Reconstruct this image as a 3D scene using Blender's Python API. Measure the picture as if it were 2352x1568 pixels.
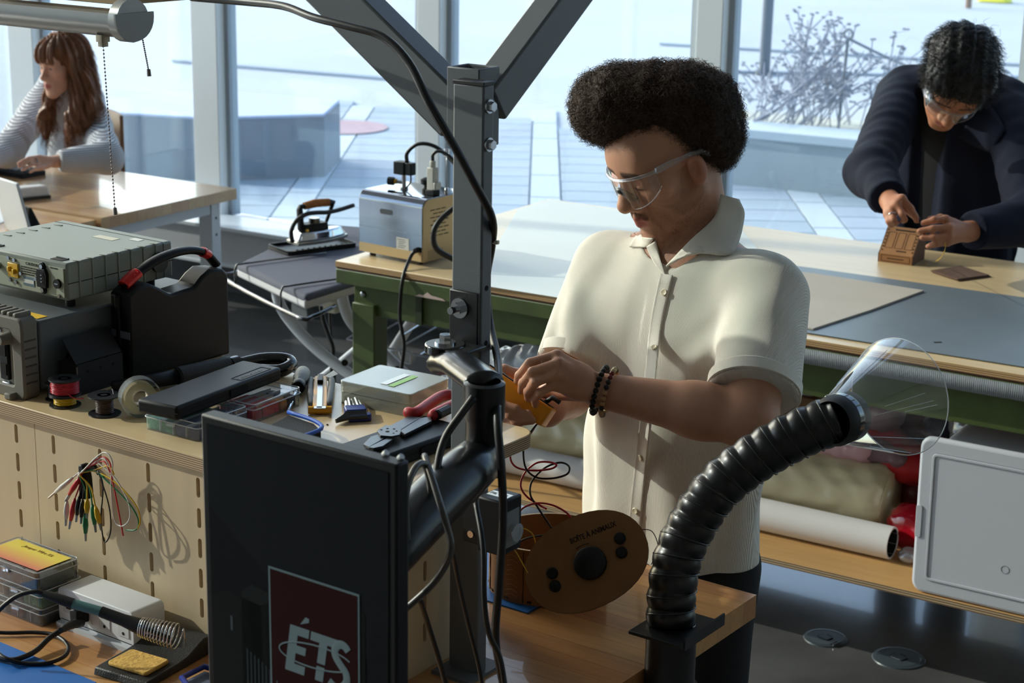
import bpy, bmesh, math, random
import numpy as np
from mathutils import Vector, Matrix
random.seed(7); np.random.seed(7)
for o in list(bpy.data.objects): bpy.data.objects.remove(o)
SC = bpy.context.scene
COL = SC.collection
# ---------------------------------------------------------------- camera
F_PX, PITCH, ROLL, YAW, CAM_H = 4178.0, 0.26667, 0.01697, 0.5622, 2.14
CAMP = np.array([0, 0, CAM_H])
def _basis():
    cp, sp = math.cos(PITCH), math.sin(PITCH)
    f = np.array([-math.sin(YAW)*cp, math.cos(YAW)*cp, -sp]); r = np.array([math.cos(YAW), math.sin(YAW), 0.0]); u = np.cross(r, f)
    c, s = math.cos(ROLL), math.sin(ROLL)
    return c*r+s*u, -s*r+c*u, f
RT, UP, FW = _basis()
cam = bpy.data.cameras.new('camera'); cam_o = bpy.data.objects.new('camera', cam); COL.objects.link(cam_o)
cam.sensor_width = 36; cam.lens = F_PX/2352*36; cam.clip_start = .05; cam.clip_end = 400
cam_o.matrix_world = Matrix(((RT[0], UP[0], -FW[0], 0), (RT[1], UP[1], -FW[1], 0), (RT[2], UP[2], -FW[2], CAM_H), (0, 0, 0, 1)))
cam.dof.use_dof = True; cam.dof.focus_distance = 3.25; cam.dof.aperture_fstop = 9.0
SC.camera = cam_o
# ---------------------------------------------------------------- sky, sun, exposure
wd = bpy.data.worlds.new('world'); SC.world = wd; wd.use_nodes = True
nt = wd.node_tree; bg = nt.nodes['Background']
sky = nt.nodes.new('ShaderNodeTexSky'); sky.sky_type = 'NISHITA'; sky.sun_disc = False
sky.sun_elevation = math.radians(28); sky.sun_rotation = math.radians(285); sky.air_density = 1.0; sky.dust_density = 2.2; sky.ozone_density = 1.5
nt.links.new(sky.outputs['Color'], bg.inputs['Color']); bg.inputs['Strength'].default_value = 0.56
SUN_AZ, SUN_EL = math.radians(15), math.radians(27)      # travel direction: mostly +x, a little +y
sd = Vector((math.cos(SUN_EL)*math.cos(SUN_AZ), math.cos(SUN_EL)*math.sin(SUN_AZ), -math.sin(SUN_EL)))
sun = bpy.data.lights.new('sun', 'SUN'); sun.energy = 4.0; sun.angle = math.radians(.6); sun.color = (1.0, .92, .80)
sun_o = bpy.data.objects.new('sun', sun); COL.objects.link(sun_o); sun_o.rotation_euler = sd.to_track_quat('-Z', 'Y').to_euler(); sun_o.location = (-12, 0, 9)
SC.view_settings.view_transform = 'Standard'; SC.view_settings.look = 'None'; SC.view_settings.gamma = 1; SC.view_settings.use_curve_mapping = False
SC.view_settings.exposure = 0.0
# ---------------------------------------------------------------- pixel -> place (distance always from a plane of the place)
def ray(px, py): return FW+RT*(px-1176)/F_PX-UP*(py-784)/F_PX
def Z(px, py, z): d = ray(px, py); return CAMP+d*((z-CAM_H)/d[2])
def Y(px, py, y): d = ray(px, py); return CAMP+d*(y/d[1])
def D(px, py, dep): return CAMP+ray(px, py)*dep
def PL(px, py, p0, n): d = ray(px, py); return CAMP+d*(np.dot(np.array(p0)-CAMP, n)/np.dot(d, n))
BA = .0576
BX = np.array([math.cos(BA), -math.sin(BA), 0]); BY = np.array([math.sin(BA), math.cos(BA), 0])
def W(s, t, z): return BX*s+BY*t+np.array([0, 0, z])
def ST(p): return np.array([p@BX, p@BY, p[2]])
# ---------------------------------------------------------------- materials
def srgb(c):
    return tuple((x/255/12.92 if x/255 <= .04045 else ((x/255+.055)/1.055)**2.4) for x in c)
_M = {}
def mat(name, col=(128, 128, 128), rough=.5, metal=0., var=0., vs=6., bump=0., bs=120., spec=.5, coat=0., trans=0., ior=1.45, alpha=1., emit=None, es=0., objrand=0., stretch=(1, 1, 1), sheen=0., rvar=0., sss=0.):
    if name in _M: return _M[name]
    m = bpy.data.materials.new(name); m.use_nodes = True; n = m.node_tree.nodes; l = m.node_tree.links
    p = n['Principled BSDF']; c = srgb(col)
    p.inputs['Base Color'].default_value = (*c, 1); p.inputs['Roughness'].default_value = rough; p.inputs['Metallic'].default_value = metal
    p.inputs['Specular IOR Level'].default_value = spec; p.inputs['Coat Weight'].default_value = coat; p.inputs['Transmission Weight'].default_value = trans
    p.inputs['IOR'].default_value = ior; p.inputs['Alpha'].default_value = alpha; p.inputs['Sheen Weight'].default_value = sheen
    if sss: p.inputs['Subsurface Weight'].default_value = sss; p.inputs['Subsurface Radius'].default_value = (.012, .005, .003); p.inputs['Subsurface Scale'].default_value = 1.
    if emit: p.inputs['Emission Color'].default_value = (*srgb(emit), 1); p.inputs['Emission Strength'].default_value = es
    tc = n.new('ShaderNodeTexCoord'); mp = n.new('ShaderNodeMapping'); mp.inputs['Scale'].default_value = stretch; l.new(tc.outputs['Object'], mp.inputs['Vector'])
    if var or objrand or rvar:
        nz = n.new('ShaderNodeTexNoise'); nz.inputs['Scale'].default_value = vs; nz.inputs['Detail'].default_value = 5; l.new(mp.outputs[0], nz.inputs['Vector'])
    if var or objrand:
        hs = n.new('ShaderNodeHueSaturation'); hs.inputs['Color'].default_value = (*c, 1)
        mr = n.new('ShaderNodeMapRange'); mr.inputs['From Min'].default_value = .3; mr.inputs['From Max'].default_value = .7; mr.inputs['To Min'].default_value = 1-var; mr.inputs['To Max'].default_value = 1+var
        l.new(nz.outputs['Fac'], mr.inputs['Value']); src = mr.outputs[0]
        if objrand:
            oi = n.new('ShaderNodeObjectInfo'); m2 = n.new('ShaderNodeMapRange'); m2.inputs['To Min'].default_value = 1-objrand; m2.inputs['To Max'].default_value = 1+objrand*.7
            l.new(oi.outputs['Random'], m2.inputs['Value']); mu = n.new('ShaderNodeMath'); mu.operation = 'MULTIPLY'; l.new(src, mu.inputs[0]); l.new(m2.outputs[0], mu.inputs[1]); src = mu.outputs[0]
            m3 = n.new('ShaderNodeMapRange'); m3.inputs['To Min'].default_value = .488; m3.inputs['To Max'].default_value = .508; l.new(oi.outputs['Random'], m3.inputs['Value']); l.new(m3.outputs[0], hs.inputs['Hue'])
        l.new(src, hs.inputs['Value']); l.new(hs.outputs[0], p.inputs['Base Color'])
    if rvar:
        r2 = n.new('ShaderNodeMapRange'); r2.inputs['To Min'].default_value = max(.02, rough-rvar); r2.inputs['To Max'].default_value = rough+rvar; l.new(nz.outputs['Fac'], r2.inputs['Value']); l.new(r2.outputs[0], p.inputs['Roughness'])
    if bump:
        nb = n.new('ShaderNodeTexNoise'); nb.inputs['Scale'].default_value = bs; nb.inputs['Detail'].default_value = 3; l.new(mp.outputs[0], nb.inputs['Vector'])
        b = n.new('ShaderNodeBump'); b.inputs['Strength'].default_value = min(1, bump); b.inputs['Distance'].default_value = .002; l.new(nb.outputs['Fac'], b.inputs['Height']); l.new(b.outputs[0], p.inputs['Normal'])
    _M[name] = m; return m
def mat_stripe(name, ca, cb, scale, axis='Z', rough=.6, sharp=.5, noise=1.5, bump=0., dist=.001):
    """two-colour bands along an axis (plies, knit rows, woven bands)"""
    if name in _M: return _M[name]
    m = mat(name, ca, rough); n = m.node_tree.nodes; l = m.node_tree.links; p = n['Principled BSDF']
    w = n.new('ShaderNodeTexWave'); w.wave_type = 'BANDS'; w.bands_direction = axis; w.inputs['Scale'].default_value = scale; w.inputs['Distortion'].default_value = noise; w.inputs['Detail'].default_value = 1.; w.inputs['Detail Scale'].default_value = .6
    tc = [x for x in n if x.type == 'TEX_COORD'][0]; l.new(tc.outputs['Object'], w.inputs['Vector'])
    cr = n.new('ShaderNodeValToRGB'); cr.color_ramp.elements[0].color = (*srgb(ca), 1); cr.color_ramp.elements[1].color = (*srgb(cb), 1)
    cr.color_ramp.elements[0].position = .5-sharp/2; cr.color_ramp.elements[1].position = .5+sharp/2
    l.new(w.outputs['Fac'], cr.inputs[0]); l.new(cr.outputs[0], p.inputs['Base Color'])
    if bump:
        b = n.new('ShaderNodeBump'); b.inputs['Strength'].default_value = bump; b.inputs['Distance'].default_value = dist; l.new(w.outputs['Fac'], b.inputs['Height']); l.new(b.outputs[0], p.inputs['Normal'])
    return m
def mat_clear(name, tint=(255, 255, 255), refl=.08, rough=.02, haze=0., hcol=(230, 235, 240)):
    """thin clear sheet: see-through plus a fresnel reflection, optional milky haze"""
    if name in _M: return _M[name]
    m = bpy.data.materials.new(name); m.use_nodes = True; n = m.node_tree.nodes; l = m.node_tree.links; n.remove(n['Principled BSDF'])
    out = n['Material Output']; t = n.new('ShaderNodeBsdfTransparent'); t.inputs[0].default_value = (*srgb(tint), 1)
    g = n.new('ShaderNodeBsdfGlossy'); g.inputs['Roughness'].default_value = rough; g.inputs['Color'].default_value = (1, 1, 1, 1)
    fr = n.new('ShaderNodeLayerWeight'); fr.inputs['Blend'].default_value = .25
    mr = n.new('ShaderNodeMapRange'); mr.inputs['To Min'].default_value = refl*.6; mr.inputs['To Max'].default_value = min(1, refl*5); l.new(fr.outputs['Fresnel'], mr.inputs['Value'])
    mx = n.new('ShaderNodeMixShader'); l.new(mr.outputs[0], mx.inputs[0]); l.new(t.outputs[0], mx.inputs[1]); l.new(g.outputs[0], mx.inputs[2]); last = mx
    if haze:
        d = n.new('ShaderNodeBsdfDiffuse'); d.inputs[0].default_value = (*srgb(hcol), 1); m2 = n.new('ShaderNodeMixShader'); m2.inputs[0].default_value = haze
        l.new(mx.outputs[0], m2.inputs[1]); l.new(d.outputs[0], m2.inputs[2]); last = m2
    l.new(last.outputs[0], out.inputs['Surface']); _M[name] = m; return m
# ---------------------------------------------------------------- mesh builder
def V3(p): return np.array([float(p[0]), float(p[1]), float(p[2])])
def cr(pts, k=6, closed=False):
    P = [np.array(p, float) for p in pts]; n = len(P); out = []
    for i in range(n if closed else n-1):
        a = P[(i-1) % n] if (closed or i > 0) else 2*P[0]-P[1]; b = P[i]; c = P[(i+1) % n]; d = P[(i+2) % n] if (closed or i+2 < n) else 2*P[-1]-P[-2]
        for j in range(k):
            t = j/k; out.append(.5*((2*b)+(c-a)*t+(2*a-5*b+4*c-d)*t*t+(3*b-a-3*c+d)*t**3))
    if not closed: out.append(P[-1])
    return out
def rrect(w, h, r, n=4):
    o = []
    for cx, cy, a0 in ((w/2-r, h/2-r, 0), (-w/2+r, h/2-r, 90), (-w/2+r, -h/2+r, 180), (w/2-r, -h/2+r, 270)):
        for i in range(n+1): a = math.radians(a0+90*i/n); o.append((cx+r*math.cos(a), cy+r*math.sin(a)))
    return o
def circ(r, n=24, cx=0, cy=0): return [(cx+r*math.cos(2*math.pi*i/n), cy+r*math.sin(2*math.pi*i/n)) for i in range(n)]
def Rz(a): return Matrix.Rotation(a, 4, 'Z')
def Rx(a): return Matrix.Rotation(a, 4, 'X')
def Ry(a): return Matrix.Rotation(a, 4, 'Y')
def Tr(x, y, z): return Matrix.Translation((x, y, z))
def frame(o, x, y=None, z=None):
    """matrix with origin o and given axes (two of three)"""
    x = None if x is None else Vector(x).normalized(); y = None if y is None else Vector(y).normalized(); z = None if z is None else Vector(z).normalized()
    if z is None: z = x.cross(y).normalized(); y = z.cross(x)
    elif x is None: x = y.cross(z).normalized(); y = z.cross(x)
    else: y = z.cross(x).normalized(); x = y.cross(z)
    return Matrix(((x[0], y[0], z[0], o[0]), (x[1], y[1], z[1], o[1]), (x[2], y[2], z[2], o[2]), (0, 0, 0, 1)))
class MB:
    def __init__(s): s.v = []; s.f = []
    def add(s, vs, fs, M=None):
        o = len(s.v)
        if M is not None: vs = [M @ Vector(v) for v in vs]
        s.v += [(float(v[0]), float(v[1]), float(v[2])) for v in vs]; s.f += [[i+o for i in f] for f in fs]; return s
    def box(s, c, d, M=None):
        x, y, z = d[0]/2, d[1]/2, d[2]/2
        vs = [(c[0]+a*x, c[1]+b*y, c[2]+e*z) for e in (-1, 1) for b in (-1, 1) for a in (-1, 1)]
        return s.add(vs, [(0, 2, 3, 1), (4, 5, 7, 6), (0, 1, 5, 4), (2, 6, 7, 3), (0, 4, 6, 2), (1, 3, 7, 5)], M)
    def prism(s, out, z0, z1, M=None, top=1., tc=(0, 0)):
        n = len(out); vs = [(x, y, z0) for x, y in out]+[(tc[0]+(x-tc[0])*top, tc[1]+(y-tc[1])*top, z1) for x, y in out]
        return s.add(vs, [list(range(n))[::-1], list(range(n, 2*n))]+[(i, (i+1) % n, n+(i+1) % n, n+i) for i in range(n)], M)
    def ring(s, out, inn, z0, z1, M=None):
        n = len(out); vs = [(x, y, z) for z in (z0, z1) for x, y in out]+[(x, y, z) for z in (z0, z1) for x, y in inn]; fs = []
        for i in range(n):
            j = (i+1) % n
            fs += [(i, j, n+j, n+i), (2*n+j, 2*n+i, 3*n+i, 3*n+j), (n+i, n+j, 3*n+j, 3*n+i), (j, i, 2*n+i, 2*n+j)]
        return s.add(vs, fs, M)
    def tube(s, pts, r, n=8, closed=False, flat=1., up=None, caps=True, M=None):
        P = [np.array(p, float) for p in pts]; N = len(P); rr = r if hasattr(r, '__len__') else [r]*N; vs = []; fs = []
        T = []
        for i in range(N):
            a = P[(i-1) % N] if (closed or i > 0) else P[i]; b = P[(i+1) % N] if (closed or i < N-1) else P[i]; t = b-a; T.append(t/(np.linalg.norm(t)+1e-9))
        u = np.array(up, float) if up is not None else (np.array([0, 0, 1.]) if abs(T[0][2]) < .9 else np.array([1., 0, 0]))
        u = u-T[0]*(u@T[0]); u /= np.linalg.norm(u)+1e-9
        for i in range(N):
            u = u-T[i]*(u@T[i]); u /= np.linalg.norm(u)+1e-9; w = np.cross(T[i], u)
            for j in range(n): a = 2*math.pi*j/n; vs.append(P[i]+rr[i]*(math.cos(a)*u*flat+math.sin(a)*w))
        for i in range(N if closed else N-1):
            k = (i+1) % N
            for j in range(n): q = (j+1) % n; fs.append((i*n+j, i*n+q, k*n+q, k*n+j))
        if caps and not closed: fs += [list(range(n))[::-1], list(range((N-1)*n, N*n))]
        return s.add(vs, fs, M)
    def cyl(s, a, b, r0, r1=None, n=16, M=None): return s.tube([a, b], [r0, r0 if r1 is None else r1], n, M=M)
    def lathe(s, prof, n=24, M=None, a0=0., a1=2*math.pi):
        full = abs(a1-a0-2*math.pi) < 1e-6; k = n if full else n+1; vs = []; fs = []
        for i in range(k):
            a = a0+(a1-a0)*i/n
            for r, z in prof: vs.append((r*math.cos(a), r*math.sin(a), z))
        m = len(prof)
        for i in range(n):
            j = (i+1) % k
            for q in range(m-1): fs.append((i*m+q, j*m+q, j*m+q+1, i*m+q+1))
        return s.add(vs, fs, M)
    def sph(s, c, r, n=12, m=8, M=None):
        r = r if hasattr(r, '__len__') else (r, r, r); vs = [(c[0], c[1], c[2]-r[2])]; fs = []
        for i in range(1, m):
            t = math.pi*i/m
            for j in range(n): a = 2*math.pi*j/n; vs.append((c[0]+r[0]*math.sin(t)*math.cos(a), c[1]+r[1]*math.sin(t)*math.sin(a), c[2]-r[2]*math.cos(t)))
        vs.append((c[0], c[1], c[2]+r[2])); L = len(vs)-1
        for j in range(n):
            q = (j+1) % n; fs.append((0, 1+q, 1+j)); fs.append((L, 1+(m-2)*n+j, 1+(m-2)*n+q))
            for i in range(m-2): a = 1+i*n; fs.append((a+j, a+q, a+n+q, a+n+j))
        return s.add(vs, fs, M)
    def grid(s, fn, nu, nv, M=None, cu=False):
        vs = [fn(i/(nu if cu else nu-1), j/(nv-1)) for i in range(nu) for j in range(nv)]; fs = []
        for i in range(nu if cu else nu-1):
            k = (i+1) % nu
            for j in range(nv-1): fs.append((i*nv+j, k*nv+j, k*nv+j+1, i*nv+j+1))
        return s.add(vs, fs, M)
def obj(name, mb, m, parent=None, bev=0., smooth=.6, sub=0, solid=0., seg=2, label=None):
    me = bpy.data.meshes.new(name); me.from_pydata(mb.v, [], mb.f)
    b = bmesh.new(); b.from_mesh(me); bmesh.ops.recalc_face_normals(b, faces=b.faces); b.to_mesh(me); b.free()
    return link(name, me, m, parent, bev, smooth, sub, solid, seg, label)
def link(name, me, m, parent=None, bev=0., smooth=.6, sub=0, solid=0., seg=2, label=None):
    if m is not None and not me.materials: me.materials.append(m)
    if smooth:
        me.shade_smooth()
        if smooth < 3: me.set_sharp_from_angle(angle=smooth)
    o = bpy.data.objects.new(name, me); COL.objects.link(o)
    if parent is not None: o.parent = parent
    if solid: k = o.modifiers.new('solid', 'SOLIDIFY'); k.thickness = solid; k.offset = 0
    if bev: k = o.modifiers.new('bevel', 'BEVEL'); k.width = bev; k.segments = seg; k.limit_method = 'ANGLE'; k.angle_limit = .6; k.harden_normals = False
    if sub: k = o.modifiers.new('sub', 'SUBSURF'); k.levels = sub; k.render_levels = sub
    if label: o['label'] = label
    return o
def tag(o, label, cat, group=None, kind=None):
    o['label'] = label; o['category'] = cat
    if group: o['group'] = group
    if kind: o['kind'] = kind
    return o
def thing(name, label, cat, loc=(0, 0, 0), rot=0., M=None, group=None):
    o = bpy.data.objects.new(name, None); COL.objects.link(o); o.empty_display_size = .05
    o.matrix_world = M if M is not None else Tr(*[float(x) for x in loc]) @ Rz(rot)
    return tag(o, label, cat, group)
def struct(o): o['kind'] = 'structure'; return o
def text(name, body, size, m, parent, M, align='LEFT', ext=.0002, shear=0., bold=0., xs=1.):
    cu = bpy.data.curves.new(name, 'FONT'); cu.body = body; cu.size = size; cu.extrude = ext; cu.align_x = align; cu.shear = shear; cu.offset = bold; cu.resolution_u = 3
    t = bpy.data.objects.new('tmp', cu); COL.objects.link(t)
    me = bpy.data.meshes.new_from_object(t.evaluated_get(bpy.context.evaluated_depsgraph_get())); bpy.data.objects.remove(t)
    o = link(name, me, m, parent, smooth=0); me.materials.clear(); me.materials.append(m); o.matrix_local = M @ Matrix.Diagonal((xs, 1, 1, 1)); return o
def copy_tree(o, parent=None):
    c = o.copy(); COL.objects.link(c)
    if parent is not None: c.parent = parent
    for ch in list(o.children): copy_tree(ch, c)
    return c
# ---------------------------------------------------------------- blended solids (surface nets)
def sdf_mesh(prims, h, k=.02, pad=.02):
    lo = np.array([1e9]*3); hi = -lo
    bbs = []
    for q in prims:
        if q[0][-1] == 'c': a, b = V3(q[1]), V3(q[2]); r = max(q[3], q[4]); l1, h1 = np.minimum(a, b)-r, np.maximum(a, b)+r
        else: c = V3(q[1]); r = max(q[2])*(1 if q[0][-1] == 'e' else 1.8); l1, h1 = c-r, c+r
        bbs.append((l1, h1))
        if q[0][0] != '-': lo = np.minimum(lo, l1); hi = np.maximum(hi, h1)
    lo = lo-pad; n = np.ceil((hi+pad-lo)/h).astype(int)+1; G = np.full(n, 1., np.float32)
    for q, (l1, h1) in zip(prims, bbs):
        neg = q[0][0] == '-'; kk = q[-1] if isinstance(q[-1], dict) else {}; kq = kk.get('k', k); m = kq+2*h
        i0 = np.maximum(0, np.floor((l1-m-lo)/h).astype(int)); i1 = np.minimum(n, np.ceil((h1+m-lo)/h).astype(int)+1)
        if (i1 <= i0).any(): continue
        X, Yy, Zz = [(lo[a]+h*np.arange(i0[a], i1[a])).astype(np.float32) for a in range(3)]
        X = X[:, None, None]; Yy = Yy[None, :, None]; Zz = Zz[None, None, :]
        if q[0][-1] == 'c':
            a, b = V3(q[1]), V3(q[2]); d = b-a; L2 = d@d+1e-12; px, py, pz = X-a[0], Yy-a[1], Zz-a[2]
            t = np.clip((px*d[0]+py*d[1]+pz*d[2])/L2, 0, 1); dx, dy, dz = px-t*d[0], py-t*d[1], pz-t*d[2]
            if 'ax' in kk:
                ax = V3(kk['ax']); ax = ax/np.linalg.norm(ax); f = kk['fl']; g = (dx*ax[0]+dy*ax[1]+dz*ax[2])*(1/f-1); dx, dy, dz = dx+g*ax[0], dy+g*ax[1], dz+g*ax[2]
                S = (np.sqrt(dx*dx+dy*dy+dz*dz)-(q[3]+t*(q[4]-q[3])))*min(1, f+.25)
            else: S = np.sqrt(dx*dx+dy*dy+dz*dz)-(q[3]+t*(q[4]-q[3]))
        else:
            c = V3(q[1]); R = np.eye(3) if q[3] is None else np.array(q[3])[:3, :3]; px, py, pz = X-c[0], Yy-c[1], Zz-c[2]
            u = [px*R[0, i]+py*R[1, i]+pz*R[2, i] for i in range(3)]; r = q[2]
            if q[0][-1] == 'e':
                k0 = np.sqrt(sum((u[i]/r[i])**2 for i in range(3))); k1 = np.sqrt(sum((u[i]/r[i]**2)**2 for i in range(3)))+1e-9; S = k0*(k0-1)/k1
            else:
                rd = kk.get('r', .005); v = [np.abs(u[i])-(r[i]-rd) for i in range(3)]; S = np.sqrt(sum(np.maximum(x, 0)**2 for x in v))+np.minimum(np.maximum(np.maximum(v[0], v[1]), v[2]), 0)-rd
        g = G[i0[0]:i1[0], i0[1]:i1[1], i0[2]:i1[2]]
        if neg: S = -S; hh = np.maximum(kq-np.abs(g-S), 0)/kq; g[...] = np.maximum(g, S)+hh*hh*kq*.25
        else: hh = np.maximum(kq-np.abs(g-S), 0)/kq; g[...] = np.minimum(g, S)-hh*hh*kq*.25
    return nets(G, lo, h)
def nets(G, lo, h):
    S = G < 0; C = sum(S[a:S.shape[0]-1+a, b:S.shape[1]-1+b, c:S.shape[2]-1+c].astype(np.int8) for a in (0, 1) for b in (0, 1) for c in (0, 1))
    I = np.argwhere((C > 0) & (C < 8)); idx = np.full(C.shape, -1, np.int32); idx[tuple(I.T)] = np.arange(len(I))
    acc = np.zeros((len(I), 3)); cnt = np.zeros(len(I))
    cor = [(a, b, c) for a in (0, 1) for b in (0, 1) for c in (0, 1)]
    val = {c: G[I[:, 0]+c[0], I[:, 1]+c[1], I[:, 2]+c[2]] for c in cor}
    for c in cor:
        for ax in range(3):
            if c[ax]: continue
            d = list(c); d[ax] = 1; d = tuple(d); a, b = val[c], val[d]; k = (a < 0) != (b < 0); t = np.where(k, a/(a-b+1e-12), 0)
            p = np.array(c)[None]+t[:, None]*np.eye(3)[ax][None]; acc += p*k[:, None]; cnt += k
    Vv = lo+(I+acc/np.maximum(cnt, 1)[:, None])*h; Q = []
    for ax in range(3):
        a, b = (ax+1) % 3, (ax+2) % 3; s0 = [slice(None)]*3; s1 = [slice(None)]*3; s0[ax] = slice(0, -1); s1[ax] = slice(1, None)
        E = np.argwhere(S[tuple(s0)] != S[tuple(s1)]); E = E[(E[:, a] > 0) & (E[:, b] > 0) & (E[:, a] < C.shape[a]) & (E[:, b] < C.shape[b])]
        def ix(da, db): q = E.copy(); q[:, a] -= da; q[:, b] -= db; return idx[tuple(q.T)]
        q = np.stack([ix(1, 1), ix(0, 1), ix(0, 0), ix(1, 0)], 1); fl = ~S[tuple(E.T)]; q[fl] = q[fl][:, ::-1]; Q.append(q)
    Q = np.concatenate(Q); return Vv, Q[(Q >= 0).all(1)]
def relax(Vv, Q, it=2, lam=.5):
    n = len(Vv); e = np.concatenate([Q[:, [0, 1]], Q[:, [1, 2]], Q[:, [2, 3]], Q[:, [3, 0]]]); e = np.concatenate([e, e[:, ::-1]])
    deg = np.bincount(e[:, 0], minlength=n)[:, None]
    for _ in range(it):
        s = np.stack([np.bincount(e[:, 0], Vv[e[:, 1], i], minlength=n) for i in range(3)], 1); Vv = Vv+lam*(s/np.maximum(deg, 1)-Vv)
    return Vv
def vnormals(Vv, Q):
    nf = np.cross(Vv[Q[:, 2]]-Vv[Q[:, 0]], Vv[Q[:, 3]]-Vv[Q[:, 1]]); N = np.zeros_like(Vv)
    for i in range(4): np.add.at(N, Q[:, i], nf)
    return N/(np.linalg.norm(N, axis=1, keepdims=True)+1e-12)
def np_mesh(name, Vv, Q):
    me = bpy.data.meshes.new(name); me.vertices.add(len(Vv)); me.vertices.foreach_set('co', Vv.astype(np.float32).ravel())
    me.loops.add(Q.size); me.loops.foreach_set('vertex_index', Q.astype(np.int32).ravel()); me.polygons.add(len(Q)); k = Q.shape[1]
    me.polygons.foreach_set('loop_start', np.arange(0, Q.size, k, dtype=np.int32)); me.update(calc_edges=True); me.validate(); return me
def sdf_obj(name, prims, h, m, parent=None, k=.02, it=2, disp=None, cols=None, M=None):
    Vv, Q = sdf_mesh(prims, h, k); Vv = relax(Vv, Q, it)
    if disp is not None: N = vnormals(Vv, Q); Vv = Vv+N*disp(Vv, N)[:, None]
    cl = cols(Vv) if cols is not None else None
    if M is not None: Mi = np.array(M.inverted()); Vv = Vv@Mi[:3, :3].T+Mi[:3, 3]
    me = np_mesh(name, Vv, Q)
    if cl is not None:
        at = me.attributes.new('col', 'FLOAT_COLOR', 'POINT'); at.data.foreach_set('color', np.concatenate([cl, np.ones((len(cl), 1))], 1).astype(np.float32).ravel())
    return link(name, me, m, parent, smooth=3.2)
def vnoise(P, s, seed=0):
    """cheap smooth noise in [-1,1] from summed sines"""
    r = np.random.RandomState(seed); o = np.zeros(len(P))
    for i in range(5): w = r.normal(size=3)*s*(1+.5*i); o += np.sin(P@w+r.uniform(0, 6.28))/(1+.5*i)
    return o/2.6
# ================================================================ the setting
def mat_floor():
    m = mat('polished_concrete', (92, 92, 92), .15, var=.35, vs=2.2, rvar=.06, spec=.5, coat=.35); n = m.node_tree.nodes
    m.node_tree.nodes['Principled BSDF'].inputs['Coat Roughness'].default_value = .04; return m
M_floor = mat_floor()
M_white_wall = mat('grey_wall_paint', (136, 136, 134), .8); M_ceiling = mat('ceiling_paint', (196, 194, 190), .85)
M_alu = mat('white_mullion_paint', (240, 246, 250), .4); M_alu_grey = mat('grey_window_profile', (196, 204, 210), .45); M_gasket = mat('dark_gasket', (168, 178, 188), .6)
M_glass = mat_clear('window_glass', (244, 250, 250), .10, .0, .045, (226, 238, 248))
XL, XR, YB, YW, ZC = -8.9, 5.0, -4.5, 6.62, 6.0
fl = struct(obj('floor', MB().box(((XL+XR)/2, (YB+YW)/2, -.05), (XR-XL, YW-YB, .1)), M_floor))
struct(obj('ceiling', MB().box(((XL+XR)/2, (YB+YW)/2, ZC+.1), (XR-XL+.4, YW-YB+.4, .2)), M_ceiling))
struct(obj('wall_right', MB().box((XR+.1, (YB+YW)/2, ZC/2), (.2, YW-YB, ZC)), M_white_wall))
struct(obj('wall_back', MB().box(((XL+XR)/2, YB-.1, ZC/2), (XR-XL, .2, ZC)), M_white_wall))
def mullion(i, x0, x1, side='y'):
    mb = MB(); g = MB(); k = MB()
    mb.box(((x0+x1)/2, YW-.02, ZC/2+.19), (x1-x0, .09, ZC-.38)); g.box((x0-.028, YW+.05, ZC/2+.19), (.055, .1, ZC-.38)); k.box((x1+.012, YW+.02, ZC/2+.19), (.024, .06, ZC-.38))
    o = struct(obj('trim_%d' % i, mb, M_alu, bev=.004)); obj('outer_profile', g, M_alu_grey, o); obj('gasket', k, M_gasket, o); return o
cols = [(-8.52, -8.355), (-7.215, -7.04), (-5.965, -5.805), (-4.648, -4.528), (-3.29, -3.175), (-1.95, -1.79), (-.55, -.39), (.85, 1.01), (2.3, 2.46), (3.75, 3.91)]
for i, (a, b) in enumerate(cols): mullion(i+1, a, b)
ed = [XL]+[v for c in cols for v in c]+[XR]
for i in range(0, len(ed), 2):
    w = ed[i+1]-ed[i]
    if w > .1: struct(obj('window_%d' % (i//2+1), MB().box(((ed[i]+ed[i+1])/2, YW+.01, ZC/2+.19), (w+.02, .012, ZC-.4)), M_glass, smooth=0))
# low ledge with grey radiator panel under the windows, standing on short legs
M_sill = mat('sill_white', (214, 222, 230), .35); M_rad = mat('grey_panel', (188, 190, 196), .5)
struct(obj('wall_front', MB().box(((XL+XR)/2, YW+.03, .18), (XR-XL, .1, .36)), mat('dark_kick_wall', (96, 100, 106), .7)))
rad = struct(obj('trim_20', MB().box(((XL+XR)/2, 6.46, .381), (XR-XL, .24, .02)), M_sill, bev=.003))
obj('radiator_panel', MB().box(((XL+XR)/2, 6.38, .285), (XR-XL, .03, .17)), M_rad, rad)
obj('panel_lip', MB().box(((XL+XR)/2, 6.362, .203), (XR-XL, .03, .012)), M_sill, rad)
lgm = None
for i in range(12):
    lo = obj('panel_leg', MB().box((0, 0, .1), (.09, .05, .2)), mat('leg_grey', (140, 144, 148), .5), rad) if lgm is None else bpy.data.objects.new('panel_leg', lgm)
    if lgm is None: lgm = lo.data
    else: COL.objects.link(lo); lo.parent = rad
    lo.location = (-8.2+i*1.0, 6.42, 0)
# left glazed wall (sun side): slim mullions, sill and panes
for i, y in enumerate((-3.0, -1.15, 1.55, 3.6, 5.3)):
    o = struct(obj('trim_%d' % (i+30), MB().box((XL, y, ZC/2), (.12, .1, ZC)), M_alu, bev=.004))
ys = [YB, -3.0, -1.15, 1.55, 3.6, 5.3, YW]
for i in range(6): struct(obj('window_%d' % (i+20), MB().box((XL, (ys[i]+ys[i+1])/2, ZC/2), (.012, ys[i+1]-ys[i]-.1, ZC)), M_glass, smooth=0))
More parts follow.
